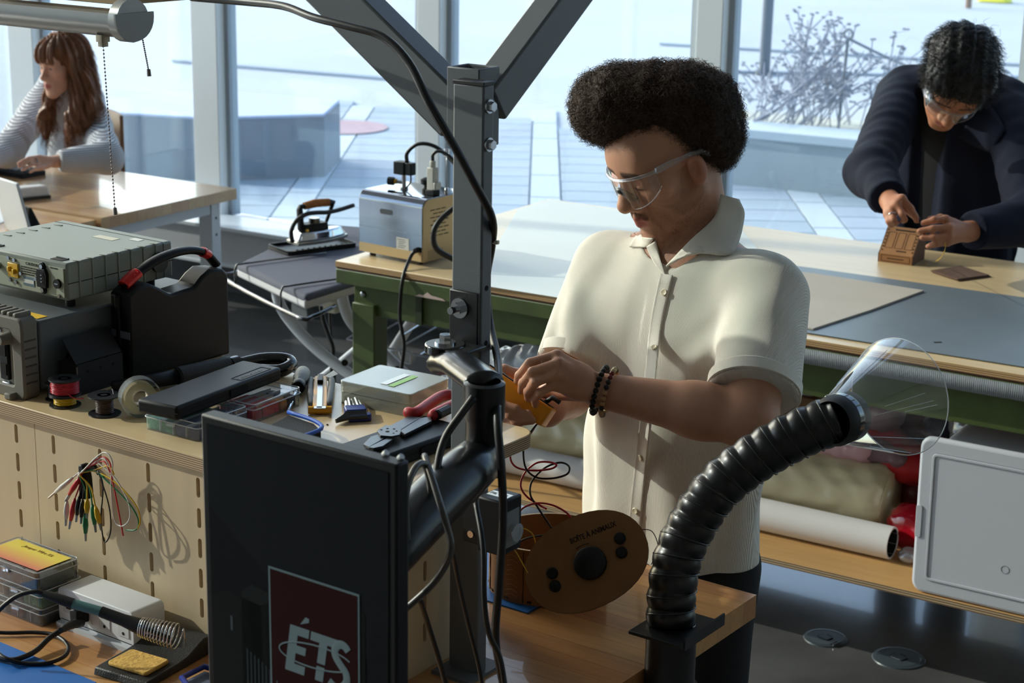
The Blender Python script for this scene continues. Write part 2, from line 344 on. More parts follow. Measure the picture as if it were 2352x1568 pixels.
# ---------------------------------------------------------------- outdoors
M_pave = mat('pale_paving', (158, 172, 186), .85, var=.06, vs=3, objrand=.05); M_ground = mat('snowy_ground', (178, 186, 194), .9, var=.05, vs=.5); M_band = mat('white_paving_band', (186, 198, 208), .85, var=.03)
GZ = -.03
gr = struct(obj('ground', MB().box((-8, 60, GZ-.11), (160, 107, .2)).box((-50, -20, GZ-.11), (81.8, 53, .2)), M_ground))
A0 = math.radians(121.5); ud = np.array([math.cos(A0), math.sin(A0), 0]); vd = np.array([math.sin(A0), -math.cos(A0), 0])   # ud away from the room, vd to the right
pm = None; bandv = [(-.05, .14)]; n = 0
def uv(px, py): p = Z(px, py, GZ); return p@ud, p@vd
b_at = [uv(660, 500)[1], uv(1252, 400)[1], uv(1870, 480)[1]]; bw = .2
vmin, vmax = uv(530, 480)[1]-.6, uv(2010, 470)[1]+.5
def in_band(v): return any(abs(v-b) < bw/2 for b in b_at)
edges = sorted([vmin]+[b-bw/2 for b in b_at]+[b+bw/2 for b in b_at]+[vmax])
for (e0, e1) in zip(edges[::2], edges[1::2]):                                    # strips of pavers between the white bands
    k = max(1, round((e1-e0)/.62)); pw = (e1-e0)/k
    for a in range(k):
        for b in range(17):
            vc = e0+pw*(a+.5); uc = 10.1+b*.34+(.17 if a % 2 else 0); c = ud*uc+vd*vc
            if c[1] < YW+.45 or c[1] > 12.6: continue
            if pm is None or pm[0] != round(pw, 4):
                o = obj('paver', MB().box((0, 0, .008), (pw-.016, .324, .024)), M_pave, gr); pm = (round(pw, 4), o.data)
            else: o = bpy.data.objects.new('paver', pm[1]); COL.objects.link(o); o.parent = gr
            o.location = (c[0], c[1], GZ-.01); o.rotation_euler = (0, 0, A0-math.pi/2); n += 1
for i, b in enumerate(b_at):
    for j in range(9):
        o = obj('band_slab', MB().box((0, 0, .009), (bw-.012, .78, .024)), M_band, gr); c = ud*(8.6+j*.8)+vd*b
        if c[1] < YW+.5: bpy.data.objects.remove(o); continue
        o.location = (c[0], c[1], GZ-.01); o.rotation_euler = (0, 0, A0-math.pi/2)
c = Z(785, 288, 0); o = obj('red_marking', MB().prism(circ(.36, 28), 0, .003), mat('faded_red_paint', (176, 150, 160), .9, var=.1, vs=9)); o.location = (c[0], c[1], GZ+.017); tag(o, 'faded red painted circle on the pale plaza paving', 'ground marking')
# polygonal concrete planter block with snowy top
M_conc = mat('weathered_concrete', (128, 138, 150), .85, var=.16, vs=1.6, bump=.3, bs=40); M_snow = mat('snow_top', (186, 198, 222), .9)
ph = .40; pts = [Z(x, y, ph)[:2] for x, y in ((180, 252), (440, 268), (530, 268), (745, 262), (781, 229), (560, 212), (385, 212), (230, 228))]
cx, cy = np.mean([p[0] for p in pts]), np.mean([p[1] for p in pts])
pl = thing('concrete_planter', 'low polygonal concrete planter block with snow on top beyond the window', 'planter', (cx, cy, GZ))
obj('block', MB().prism([(p[0]-cx, p[1]-cy) for p in pts], 0, ph-GZ-.02), M_conc, pl, bev=.01); obj('snow_cover', MB().prism([(p[0]-cx, p[1]-cy) for p in pts], ph-GZ-.02, ph-GZ), M_snow, pl, bev=.01)
# low concrete wall with cap, twigs and rope fence on the right
a, b = Z(1600, 408, 0), Z(2352, 488, 0); dv = (b-a)/np.linalg.norm(b-a); a = a-dv*.5; b = b+dv*3; L = np.linalg.norm(b-a); nd = np.array([-dv[1], dv[0], 0])
wl = thing('garden_wall', 'low pale concrete garden wall with white coping outside the window', 'wall', (a[0], a[1], GZ), math.atan2(dv[1], dv[0]))
obj('wall_body', MB().box((L/2, .15, .165), (L, .3, .33)), mat('pale_concrete', (160, 172, 180), .85, var=.07, vs=2), wl, bev=.006); obj('coping', MB().box((L/2, .16, .362), (L, .38, .065)), mat('white_coping', (190, 204, 216), .8), wl, bev=.008)
obj('planting_bed', MB().box((L/2, .75, .17), (L, .8, .34)), mat('dry_grass', (186, 188, 178), .95, var=.2, vs=20, bump=1, bs=30), wl)
M_rope = mat('grey_rope', (112, 120, 136), .8); M_rod = mat('grey_steel_rod', (118, 126, 138), .5)
def fence_post(px, py0, py1, lab):
    p = Z(px, py1, .3); t = thing('rope_fence_post', lab, 'fence post', p, group='rope fence posts'); k = Z(px, py0, .3); 
    hgt = .62; obj('rod', MB().cyl((0, 0, 0), (0.03, 0, hgt), .011), M_rod, t); obj('eye_ring', MB().tube([(.03+.03*math.cos(i*.5236), 0, hgt+.03+.03*math.sin(i*.5236)) for i in range(12)], .008, closed=True), M_rod, t); return np.array(p)+[0.03, 0, hgt]
q1 = fence_post(1925, 185, 298, 'thin grey rope fence post among dry twigs beyond garden wall')
q0 = Z(1690, 300, .32); q2 = D(2352, 228, 15.); 
for nm, e, lab in (('fence_rope', q0+np.array([0, .3, .02]), 'grey fence rope dropping from post down to the dry twigs'), ('fence_rope', q2, 'grey fence rope running from post behind the student in navy jacket')):
    pts = [q1+(np.array(e)-q1)*t+np.array([0, 0, -.25*t*(1-t)]) for t in np.linspace(0, 1, 10)]
    tag(obj(nm, MB().tube(pts, .010, 6), M_rope), lab, 'rope')
def shrub(px0, px1, n, lab, seed):
    r = random.Random(seed); mb = MB(); lf = MB(); o = Z((px0+px1)/2, 300, .3)
    for i in range(n):
        b0 = Z(r.uniform(px0, px1), 298, .31)+np.array([0, r.uniform(0, .4), 0])-o; L1 = r.uniform(.25, .8); an = r.uniform(-.3, 1.1); tip = b0+np.array([L1*math.sin(an), r.uniform(-.2, .2), L1*math.cos(an)]); mid = (b0+tip)/2+np.array([r.uniform(-.05, .05), 0, .03])
        mb.tube(cr([b0, mid, tip], 4), [.005]*8+[.003], 4)
        for k in range(r.randint(3, 7)):
            t = r.uniform(.35, 1); p = b0+(tip-b0)*t; e = p+np.array([r.uniform(-.12, .12), r.uniform(-.08, .08), r.uniform(.02, .14)]); mb.tube([p, e], .004, 3)
            for _ in range(2): lf.sph(e+np.array([r.uniform(-.02, .02), 0, r.uniform(-.02, .02)]), (.016, .007, .008), 5, 4)
    t = thing('dry_shrub', lab, 'shrub', o); s = obj('twigs', mb, mat('grey_twig', (150, 156, 172), .9), t); s['kind'] = 'stuff'; s = obj('seed_heads', lf, mat('dry_seed', (146, 150, 164), .9), t); s['kind'] = 'stuff'
shrub(1670, 1830, 26, 'tangle of bare grey twigs behind the garden wall, left of post', 3); shrub(1810, 1960, 24, 'bare grey twigs with seed heads around the thin rope post', 4); shrub(2000, 2120, 10, 'single bare twig clump behind the navy jacket student', 5)
p = Z(1755, 170, GZ); t = thing('lamp_pole', 'tall dark grey lamp pole standing in the snow', 'pole', p); obj('pole', MB().cyl((0, 0, 0), (.05, 0, 5), .055, .05), mat('dark_pole', (92, 102, 114), .5), t); obj('base_flange', MB().cyl((0, 0, 0), (0, 0, .04), .09), mat('dark_pole'), t)
p = Z(2224, 18, GZ); t = thing('wooden_bollard', 'brown post at the far edge of the snowy yard', 'post', p); obj('post', MB().cyl((0, 0, 0), (0, 0, 1.1), .045), mat('brown_post', (140, 112, 96), .8), t); obj('cap', MB().cyl((0, 0, 1.1), (0, 0, 1.15), .055), mat('brown_post'), t)
p = Z(2285, 4, GZ); t = thing('yellow_barrier', 'yellow plastic barrier foot at far edge of yard', 'barrier', p); obj('foot', MB().prism(rrect(.5, .3, .08), 0, .1, top=.8), mat('yellow_plastic', (236, 226, 60), .6), t, bev=.01); obj('upright', MB().box((0, 0, .5), (.4, .06, .8)), mat('yellow_plastic'), t, bev=.01)
# far kerb lines of the snowy road
for i, (pa, pb) in enumerate((((1700, 112), (2352, 150)), ((1680, 165), (2352, 178)), ((520, 150), (940, 185)))):
    a, b = Z(*pa, GZ), Z(*pb, GZ); d = b-a; L = np.linalg.norm(d); o = obj('kerb', MB().box((0, 0, .008), (L*1.6, .12, .024)), mat('kerb_grey', (168, 178, 190), .9)); o.location = ((a+b)/2)[:3]; o.rotation_euler = (0, 0, math.atan2(d[1], d[0])); tag(o, ['far road kerb line behind the lamp pole', 'nearer kerb line at the foot of the lamp pole', 'kerb line beyond the snow-topped planter block'][i], 'kerb')
# ================================================================ furniture
M_ply = mat('birch_plywood', (206, 180, 138), .3, var=.07, vs=5, stretch=(.6, 6, 6), spec=.5); M_plyedge = mat_stripe('plywood_edge', (196, 172, 136), (112, 84, 62), 48, 'Z', .6, .5, .4)
M_pegply = mat('maple_panel', (204, 184, 152), .5, var=.06, vs=4, stretch=(6, 6, .5)); M_slotshade = mat('painted_slot_shade', (48, 34, 26), .9)
M_butcher = mat('butcher_stave', (182, 134, 84), .32, var=.12, vs=7, stretch=(1.2, 14, 14), objrand=.16, coat=.25); M_butcher2 = mat('pale_butcher_stave', (186, 150, 108), .26, var=.08, vs=7, stretch=(1.2, 14, 14), objrand=.10, coat=.4)
M_green = mat('olive_green_paint', (70, 84, 40), .5, var=.22, vs=9, bump=.15, bs=60); M_bolt = mat('zinc_bolt', (170, 174, 178), .3, metal=1); M_blackp = mat('black_plastic', (17, 18, 20), .46, spec=.25, bump=.06, bs=400); M_chrome = mat('chrome', (214, 216, 220), .08, metal=1)
M_steel = mat('brushed_steel', (160, 162, 166), .28, metal=1); M_rubber = mat('black_rubber', (19, 20, 22), .5); M_cable = mat('black_cable', (20, 20, 22), .42); M_white = mat('white_plastic', (218, 219, 222), .42); M_whitemetal = mat('white_powder_metal', (208, 212, 220), .35)
def bool_cut(o, mb):
    me = bpy.data.meshes.new('cut'); me.from_pydata(mb.v, [], mb.f); b = bmesh.new(); b.from_mesh(me); bmesh.ops.recalc_face_normals(b, faces=b.faces); b.to_mesh(me); b.free()
    c = bpy.data.objects.new('cut', me); COL.objects.link(c); c.matrix_world = Matrix()
    md = o.modifiers.new('b', 'BOOLEAN'); md.object = c; md.solver = 'EXACT'; pm = o.parent; o.parent = None; bpy.context.view_layer.update()
    nm = bpy.data.meshes.new_from_object(o.evaluated_get(bpy.context.evaluated_depsgraph_get())); o.modifiers.clear(); old = o.data; o.data = nm; o.parent = pm; bpy.data.objects.remove(c); bpy.data.meshes.remove(old); return o
# ---- big green work table
TX0, TX1, TY0, TY1, TZ = -3.365, 1.0, 4.318, 5.575, .90
tb = thing('work_table', 'long olive green steel work table with plywood top and taped edge', 'table', (TX0, TY0, 0)); tl, tw = TX1-TX0, TY1-TY0
obj('table_top', MB().box((tl/2, tw/2, TZ-.0095), (tl, tw, .019)), M_ply, tb, bev=.0015)
obj('top_edge', MB().box((tl/2, -.0008, TZ-.0105), (tl, .0016, .016)).box((-.0008, tw/2, TZ-.0105), (.0016, tw, .016)), mat_stripe('table_ply_edge', (206, 170, 120), (138, 100, 66), 60, 'Z', .6, .6, .3), tb)
obj('hardboard_layer', MB().box((tl/2, tw/2, TZ-.0215), (tl-.004, tw-.004, .005)), mat('hardboard', (92, 62, 48), .7), tb)
obj('channel_rail', MB().box((tl/2, .03, TZ-.047), (tl, .06, .045)).box((tl/2, tw-.03, TZ-.047), (tl, .06, .045)).box((.03, tw/2, TZ-.0475), (.059, tw-.122, .044)), M_green, tb, bev=.003)
ap = obj('apron', MB().box((tl/2+.02, .055, TZ-.12), (tl-.04, .03, .092)).box((tl/2+.02, tw-.055, TZ-.12), (tl-.04, .03, .092)), M_green, tb, bev=.003)
for x, z in ((.075, TZ-.103), (.077, TZ-.142)): obj('bolt', MB().sph((x, .037, z), (.010, .006, .010), 10, 6), M_bolt, ap)
for (x, y) in ((.085, .06), (tl-.09, .06), (.085, tw-.06), (tl-.09, tw-.06), (2.5, .06), (2.5, tw-.06)): obj('leg', MB().box((x, y, .385), (.085, .07, .77)), M_green, tb, bev=.004)
obj('gusset', MB().box((.29, .036, TZ-.12), (.022, .012, .092)), mat('dark_green_joint', (44, 52, 28), .6), tb)
obj('duct_tape', MB().grid(lambda u, v: (1.05+u*(tl-1.05), -.0025+.0006*math.sin(u*900), TZ-.0665+v*.040), 240, 2), mat_stripe('grey_duct_tape', (128, 132, 138), (140, 144, 150), 60, 'X', .42, .9, 1., .35), tb, solid=.002)
pf = [(.40, .0), (.52, .0), (.62, -.0)]
obj('paint_chip', MB().prism([(.30, 0), (.315, .008), (.33, .006), (.345, .018), (.36, .01), (.40, .006), (.41, 0)], 0, .001, Tr(.0, -.0012, TZ-.068) @ Rx(math.pi/2)), mat('bare_primer', (204, 178, 168), .8), tb)
ls = obj('lower_shelf', MB().box((tl/2+.06, .475, .252), (tl-.2, .92, .018)), mat('shelf_plywood', (196, 152, 96), .5, var=.09, vs=5, stretch=(.7, 8, 8)), tb, bev=.002)
obj('shelf_edge', MB().box((tl/2+.06, .0145, .252), (tl-.2, .0016, .0165)), M_plyedge, ls)
for x in (.085, 2.5): obj('shelf_bearer', MB().box((x+.0, tw/2, .2245), (.05, tw-.1, .036)), M_green, tb)
# ---- things lying flat on the table
def sheet(name, lab, cat, pix, z, th, m, group=None):
    P = [Z(x, y, z) for x, y in pix]; c = np.mean(P, 0); o = obj(name, MB().prism([(p[0]-c[0], p[1]-c[1]) for p in P], 0, th), m, bev=min(.001, th/3)); o.location = (c[0], c[1], z); return tag(o, lab, cat, group)
sheet('paper_sheet', 'large off-white paper sheet covering the table behind the steel post', 'paper', ((1085, 652), (1300, 686.5), (1700, 753), (1795, 640), (1700, 524), (1264, 459), (1190, 481)), TZ+.0004, .0008, mat('off_white_paper', (206, 206, 196), .38, var=.03, vs=3))
cm = sheet('cutting_mat', 'large blue-grey cutting mat on the green work table', 'mat', ((1600, 580), (1871, 618), (2352, 685), (2640, 727), (2640, 890), (2352, 844), (1868, 768), (1640, 733)), TZ+.0012, .003, mat('blue_grey_vinyl', (104, 114, 122), .42, var=.05, vs=8))
sheet('grey_cardboard', 'large grey cardboard sheet with torn black edge lying on the mat', 'cardboard', ((2122, 670), (2000, 715), (1868, 758), (1745, 728), (1700, 690), (1790, 622), (1872, 631)), TZ+.0046, .005, mat('grey_board', (178, 170, 160), .8, var=.04))
sheet('mat_scrap', 'short dark pencil mark scrap lying on blue-grey mat', 'scrap', ((2142, 785), (2162, 784.5), (2164, 786.5), (2146, 787)), TZ+.0046, .001, mat('dark_scrap', (50, 56, 60), .7))
# ---- desks by the window (left)
def desk(name, lab, x1, y0, y1, z, dx, seed):
    r = random.Random(seed); L = 2.6; t = thing(name, lab, 'desk', (x1, y0, 0)); nr = 16; w = (y1-y0)/nr
    top = obj('top_core', MB().box((-L/2, (y1-y0)/2, z-.0235), (L-.004, y1-y0-.004, .043)), M_butcher2, t)
    for i in range(nr):
        cuts = [0, r.uniform(.4, 1.0), r.uniform(1.2, 1.9), L]
        for a, b in zip(cuts, cuts[1:]): obj('stave', MB().box((-(a+b)/2, w*(i+.5), z-.0225), (b-a-.0006, w-.0006, .045)), M_butcher2, top)
    for y in (.07, y1-y0-.07): obj('leg', MB().box((-.09, y, (z-.045)/2), (.07, .055, z-.045)), M_whitemetal, t, bev=.003); obj('leg', MB().box((-L+.1, y, (z-.045)/2), (.07, .055, z-.045)), M_whitemetal, t, bev=.003)
    obj('rail', MB().box((-.09, (y1-y0)/2, z-.075), (.06, y1-y0-.18, .055)), M_whitemetal, t, bev=.003); obj('rail', MB().box((-L/2, y1-y0-.07, z-.075), (L-.25, .05, .055)), M_whitemetal, t, bev=.003)
    for y in (y1-y0-.05,):
        for zz in (z-.12, z-.19): obj('hole', MB().cyl((-.0542, y-.02, zz), (-.054, y-.02, zz), .006, n=8), mat('hole_dark', (40, 42, 46), .8), t)
    return t
dk1 = desk('butcher_desk', 'butcher block desk with white steel legs where the woman works', -4.925, 4.885, 5.662, .75, 0, 1)
dk2 = desk('butcher_desk', 'second butcher block desk butted against the front of the first', -4.945, 4.085, 4.878, .742, 0, 2)
# ---- double sided workbench
BZ = .87; BS1, BT0, BT1 = -1.374, 1.36, 2.682
bench = thing('workbench', 'maple butcher block workbench carrying a plywood riser with slotted panels', 'workbench', W(BS1, BT0, 0), -BA); r = random.Random(5); nr = 29; w = (BT1-BT0)/nr
core = obj('top_core', MB().box((-.85, (BT1-BT0)/2, BZ-.0225), (1.7-.004, BT1-BT0-.004, .040)), M_butcher, bench)
for i in range(nr):
    cuts = [0]+sorted([r.uniform(.25, .8), r.uniform(.9, 1.4)])+[1.7]
    for a, b in zip(cuts, cuts[1:]): obj('stave', MB().box((-(a+b)/2, w*(i+.5), BZ-.0215), (b-a-.0005, w-.0005, .043)), M_butcher, core)
for x in (-.35, -1.6):
    for y in (.12, BT1-BT0-.12): obj('leg', MB().box((x, y, (BZ-.043)/2), (.06, .06, BZ-.043)), mat('bench_leg_grey', (70, 74, 78), .5), bench, bev=.003)
obj('under_rail', MB().box((-.95, .12, BZ-.08), (1.3, .05, .07)).box((-.95, BT1-BT0-.12, BZ-.08), (1.3, .05, .07)), mat('bench_leg_grey'), bench)
# ---- riser shelf with slotted panels
SZ = 1.2; RS0, RS1, RT0, RT1 = -3.0, -1.635, 1.927, 2.372
rs = thing('riser_shelf', 'plywood riser shelf with slotted panels standing on the workbench', 'shelf', W(0, 0, BZ), -BA)
out = [(RS0, RT0), (RS1, RT0)]+[(RS1-.035+.035*math.cos(a), RT1-.035+.035*math.sin(a)) for a in np.linspace(0, math.pi/2, 6)]+[(RS0, RT1)]
sb = obj('shelf_board', MB().prism(out, SZ-BZ-.024, SZ-BZ), M_ply, rs, bev=.0012)
def edge_strip(pts): 
    mb = MB()
    for a, b in zip(pts, pts[1:]): mb.add([(a[0], a[1], SZ-BZ-.0232), (b[0], b[1], SZ-BZ-.0232), (b[0], b[1], SZ-BZ-.0008), (a[0], a[1], SZ-BZ-.0008)], [(0, 1, 2, 3)])
    return mb
ob = [(x+(.0006 if x > RS1-.04 else 0), y-(.0006 if y < RT0+.01 else -.0003)) for x, y in out]
obj('ply_edge', edge_strip(ob), mat_stripe('shelf_ply_edge', (206, 182, 148), (118, 90, 70), 88, 'Z', .65, .5, .25), sb, smooth=0)
def stad(x, z0, z1, w): 
    h = (z1-z0)/2-w/2; return [(x+w/2*math.cos(a), (z0+z1)/2+h+w/2*math.sin(a)) for a in np.linspace(0, math.pi, 7)]+[(x+w/2*math.cos(a), (z0+z1)/2-h+w/2*math.sin(a)) for a in np.linspace(math.pi, 2*math.pi, 7)]
def slot_panel(name, x0, x1, cols, plane, P):
    """panel standing between bench and shelf; plane 't': facing -t at P, plane 's': facing +s at P"""
    zh = SZ-BZ-.024; M = (Tr(0, P, 0) @ Rx(math.pi/2)) if plane == 't' else (Tr(P, 0, 0) @ Rz(math.pi/2) @ Rx(math.pi/2))
    o = obj(name, MB().prism([(x0, 0), (x1, 0), (x1, zh), (x0, zh)], -.012, 0, M), M_pegply, rs, smooth=0); cut = MB()
    for c in cols:
        for k in range(5):
            z1 = zh-.015-k*.0518; cut.prism(stad(c, z1-.034, z1, .0085), -.03, .03, M)
    return bool_cut(o, cut)
slot_panel('slot_panel', RS0, -2.3812, (-2.43, -2.53, -2.63, -2.73), 't', RT0+.008)
slot_panel('slot_panel', -2.3798, -1.66, (-2.334, -2.2185, -2.104, -1.99, -1.876, -1.76), 't', RT0+.008)
slot_panel('end_panel', RT0+.03, 2.225, (1.98, 2.084, 2.188), 's', RS1-.012)
obj('rear_panel', MB().box(((RS0-1.99)/2, RT1-.02, (SZ-BZ-.024)/2), (-1.99-RS0, .012, SZ-BZ-.024)), M_pegply, rs)
obj('slot_shade_sheet', MB().box(((RS0+RS1)/2-.02, RT0+.055, (SZ-BZ-.026)/2), (RS1-RS0-.1, .006, SZ-BZ-.03)).box((RS1-.07, (RT0+RT1)/2, (SZ-BZ-.026)/2), (.006, .32, SZ-BZ-.03)), M_slotshade, rs)  # dark sheets behind the slots stand in for the shade inside the riser
# ================================================================ people
from mathutils.bvhtree import BVHTree
def bvh_of(o):
    M = o.matrix_world if o.parent is None else o.parent.matrix_world; me = o.data
    return BVHTree.FromPolygons([M @ v.co for v in me.vertices], [list(p.vertices) for p in me.polygons])
def hit(bv, px, py, off=0.):
    d = Vector(ray(px, py)).normalized(); loc, n, i, dist = bv.ray_cast(Vector(CAMP), d)
    if loc is None: return None, None
    if n.dot(d) > 0: n = -n
    return np.array(loc+n*off), np.array(n)
def mat_skin(name, rough=.5):
    if name in _M: return _M[name]
    m = mat(name, (170, 115, 85), rough, bump=.25, bs=700, sss=.12, spec=.35); n = m.node_tree.nodes; l = m.node_tree.links; p = n['Principled BSDF']
    a = n.new('ShaderNodeAttribute'); a.attribute_name = 'col'; l.new(a.outputs['Color'], p.inputs['Base Color']); return m
FH = np.array([FW[0], FW[1], 0]); FH /= np.linalg.norm(FH); RH = np.array([RT[0], RT[1], 0]); RH /= np.linalg.norm(RH); UZ = np.array([0, 0, 1.])
class Head:
    """head frame: X to the person's left, Y out of the face, Z up; origin midway between the ears"""
    def __init__(s, C, yaw, pitch, roll=0., sc=1.):
        # yaw 0: facing the camera, +90: facing image-left; pitch: chin down
        f = -FH*math.cos(yaw)-RH*math.sin(yaw); l = np.cross(UZ, f); fd = f*math.cos(pitch)-UZ*math.sin(pitch); u = f*math.sin(pitch)+UZ*math.cos(pitch)
        l2 = l*math.cos(roll)+u*math.sin(roll); u2 = u*math.cos(roll)-l*math.sin(roll)
        s.C = np.array(C); s.B = np.stack([l2, fd, u2], 1); s.sc = sc
        s.M = Matrix([[*(s.B[i]*1.), s.C[i]] for i in range(3)]+[[0, 0, 0, 1]])
    def p(s, x, y, z): return s.C+s.B@(np.array([x, y, z])*s.sc)
    def loc(s, P): return ((P-s.C)@s.B)/s.sc
    def prims(s, fem=False):
        q = []; k = s.sc; R = s.B
        def E(c, r, neg=False, **kw): q.append((('-' if neg else '')+'e', s.p(*c), tuple(x*k for x in r), R, kw))
        def Cc(a, b, ra, rb, neg=False, **kw): q.append((('-' if neg else '')+'c', s.p(*a), s.p(*b), ra*k, rb*k, kw))
        j = .92 if fem else 1.
        E((0, -.012, .058), (.075, .098, .082)); E((0, .04, .01), (.066*j, .058, .085), k=.03); E((0, .045, -.052), (.052*j, .05, .052), k=.03)
        for x in (-1, 1):
            Cc((x*.056*j, .002, -.045), (x*.018, .082, -.1), .016*j, .016, k=.03); E((x*.046, .062, -.008), (.024, .024, .022), k=.025)
            E((x*.031, .081, .013), (.0155, .0145, .0125), k=.008)
            E((x*.0735, -.008, -.002), (.008, .019, .031), k=.006); E((x*.082, -.001, .003), (.009, .0105, .019), neg=True, k=.004)
        E((0, .084, -.104), (.022*j, .017, .017), k=.02)
        Cc((-.038, .083, .036), (.038, .083, .036), .0115, .0115, k=.022); E((0, .08, .058), (.055, .02, .035), k=.03)
        for x in (-1, 1): E((x*.032, .104, .014), (.018, .013, .011), neg=True, k=.016)
        for x in (-1, 1): E((x*.031, .0825, .010), (.0165, .013, .0115), k=.006)
        nw = .86 if fem else 1.12
        Cc((0, .094, .022), (0, .118, -.020), .0078*nw, .0118*nw, k=.012); E((0, .119, -.025), (.0135*nw, .0115, .0115), k=.008)
        for x in (-1, 1): E((x*.0155*nw, .106, -.028), (.0105*nw, .012, .0095), k=.007)
        for x in (-1, 1): E((x*.007, .112, -.037), (.0035, .005, .004), neg=True, k=.003)
        E((0, .088, -.058), (.030, .018, .026), k=.02)
        for x in (-1, 1): Cc((0, .1055, -.0565), (x*.022, .094, -.0615), .0058, .0035, k=.007); Cc((0, .1035, -.0685), (x*.019, .093, -.066), .0072, .004, k=.007)
        Cc((-.022, .1035, -.0622), (.022, .1035, -.0622), .001, .001, neg=True, k=.003)
        return q
    def paint(s, P, base, c, mask):
        m = np.clip(mask, 0, 1)[:, None]; return base*(1-m)+np.array(srgb(c))*m
    def colours(s, P, base, lip, brow=None, beard=None, eyes=None, blush=None):
        q = s.loc(P); near = (np.abs(q) < .16).all(1); x, y, z = q.T
        def soft(d, w): return np.clip(1-d/w, 0, 1)
        if blush is not None: base = s.paint(P, base, blush, .5*near*np.exp(-(((np.abs(x)-.045)/.022)**2+((z+.012)/.022)**2))*(y > .03))
        if beard is not None:
            jaw = soft(np.maximum(0, z+.03+.35*np.maximum(0, .03-y)-.35*np.maximum(0, y-.06)), .02)*(y > -.012)*(z > -.15); side = soft(np.maximum(0, np.abs(y-.008)-.016), .012)*(z < .012)*(z > -.1)*(np.abs(x) > .045)
            bm = np.maximum(jaw*np.clip((np.abs(x)-.012)/.02+(z < -.08), 0, 1), side*.9); nz = .65+.35*vnoise(q, 420, 3); base = s.paint(P, base, beard, .48*bm*near*nz*(z < .02))
            mu = soft(np.hypot(np.maximum(0, np.abs(x)-.022), (z+.0450+.22*np.abs(x))/1.)-.0060, .005)*(y > .08); base = s.paint(P, base, beard, .55*mu*near)
        lm = soft(np.hypot(np.maximum(0, np.abs(x)-.014)*.9, (z+.0625))-.0085, .004)*(y > .088)*(np.abs(x) < .026); base = s.paint(P, base, lip, .9*lm*near)
        if brow is not None:
            bw = soft(np.hypot(np.maximum(0, np.abs(np.abs(x)-.033)-.016), (z-.0385+.25*np.maximum(0, np.abs(x)-.04)))-.0045, .004)*(y > .05); base = s.paint(P, base, brow, .9*bw*near)
        if beard is not None:
            em = soft(np.hypot(np.maximum(0, np.abs(np.abs(x)-.031)-.0125), z-.004-6*(np.abs(x)-.031)**2)-.0008, .0022)*(y > .075); base = s.paint(P, base, (44, 30, 26), .85*em*near)
        if eyes is not None:
            em = soft(np.hypot((np.abs(x)-.031)/1.9, z-.012)-.0032, .003)*(y > .07); base = s.paint(P, base, eyes, .9*em*near)
        ek = (np.abs(x) > .066)*(np.abs(z) < .035)*(np.abs(y+.006) < .022); base = s.paint(P, base, (168, 92, 70), .35*ek*near)
        return base
def finger(q, pts, r0, r1, k=.006):
    n = len(pts)-1
    for i in range(n): a = r0+(r1-r0)*i/n; b = r0+(r1-r0)*(i+1)/n; q.append(('c', pts[i], pts[i+1], a, b, {'k': k}))
def strands(P, N, n, L, r, curl, seed, flow=None, seg=6, droop=0.):
    """thin hairs growing from surface points (indices picked at random)"""
    rr = np.random.RandomState(seed); idx = rr.randint(0, len(P), n); mb_v = []; mb_f = []; o = 0
    for i in idx:
        p, nn = P[i], N[i]; d = nn if flow is None else flow(p, nn); d = d/(np.linalg.norm(d)+1e-9); u = np.cross(d, rr.normal(size=3)); u /= np.linalg.norm(u)+1e-9; w = np.cross(d, u)
        Li = L*rr.uniform(.6, 1.3); ph = rr.uniform(0, 6.28); tw = rr.uniform(.8, 1.3)*7; pts = []
        for s in range(seg+1):
            t = s/seg; pts.append(p-nn*.002+d*Li*t+curl*(u*math.cos(ph+tw*t)+w*math.sin(ph+tw*t))*min(1, 2*t)+np.array([0, 0, -droop*t*t]))
        for s in range(seg+1):
            T = pts[min(s+1, seg)]-pts[max(s-1, 0)]; a = np.cross(T, nn+.3*u); a /= np.linalg.norm(a)+1e-9; b = np.cross(T, a); b /= np.linalg.norm(b)+1e-9; rs = r*(1-.6*s/seg)
            mb_v += [pts[s]+a*rs, pts[s]-a*rs*.5+b*rs*.87, pts[s]-a*rs*.5-b*rs*.87]
        for s in range(seg):
            for j in range(3): mb_f.append((o+3*s+j, o+3*s+(j+1) % 3, o+3*s+3+(j+1) % 3, o+3*s+3+j))
        o += 3*(seg+1)
    return np.array(mb_v), np.array(mb_f)
# ================================================================ the man at the bench
pm = thing('person', 'person in cream short-sleeved shirt and clear safety glasses testing with a meter', 'person', (-1.49, 2.97, 0)); PMi = pm.matrix_world
mL = np.array([.98, -.2, 0]); mF = np.array([-.2, -.98, 0]); mC = np.array([-1.485, 2.955, 0])
hd = Head(D(1592, 388, 3.26)-.0 , math.radians(63), math.radians(27)); hd.C = hd.C-hd.B[:, 0]*.074; hd.M = Matrix([[*hd.B[i], hd.C[i]] for i in range(3)]+[[0, 0, 0, 1]])
Lj = np.array([-1.297, 2.913, 1.372]); Rj = np.array([-1.668, 2.987, 1.358]); eL = D(1722, 966, 3.10); wL = D(1372, 895, 3.165); eR = D(1300, 900, 3.41); wR = D(1258, 938, 3.26)
def P_(x, y, z): return mC+mL*x+mF*y+UZ*z
q = hd.prims()
q += [('c', hd.p(0, -.03, -.02), P_(.0, -.035, 1.44), .056, .062, {'k': .03}), ('c', P_(0, -.02, 1.42), P_(0, .005, 1.32), .075, .12, {'ax': mF, 'fl': .62, 'k': .04}), ('c', P_(-.10, -.01, 1.375), P_(.10, -.01, 1.38), .065, .065, {'k': .04}),
      ('c', P_(0, 0, 1.3), P_(0, .0, .95), .145, .14, {'ax': mF, 'fl': .66, 'k': .03})]
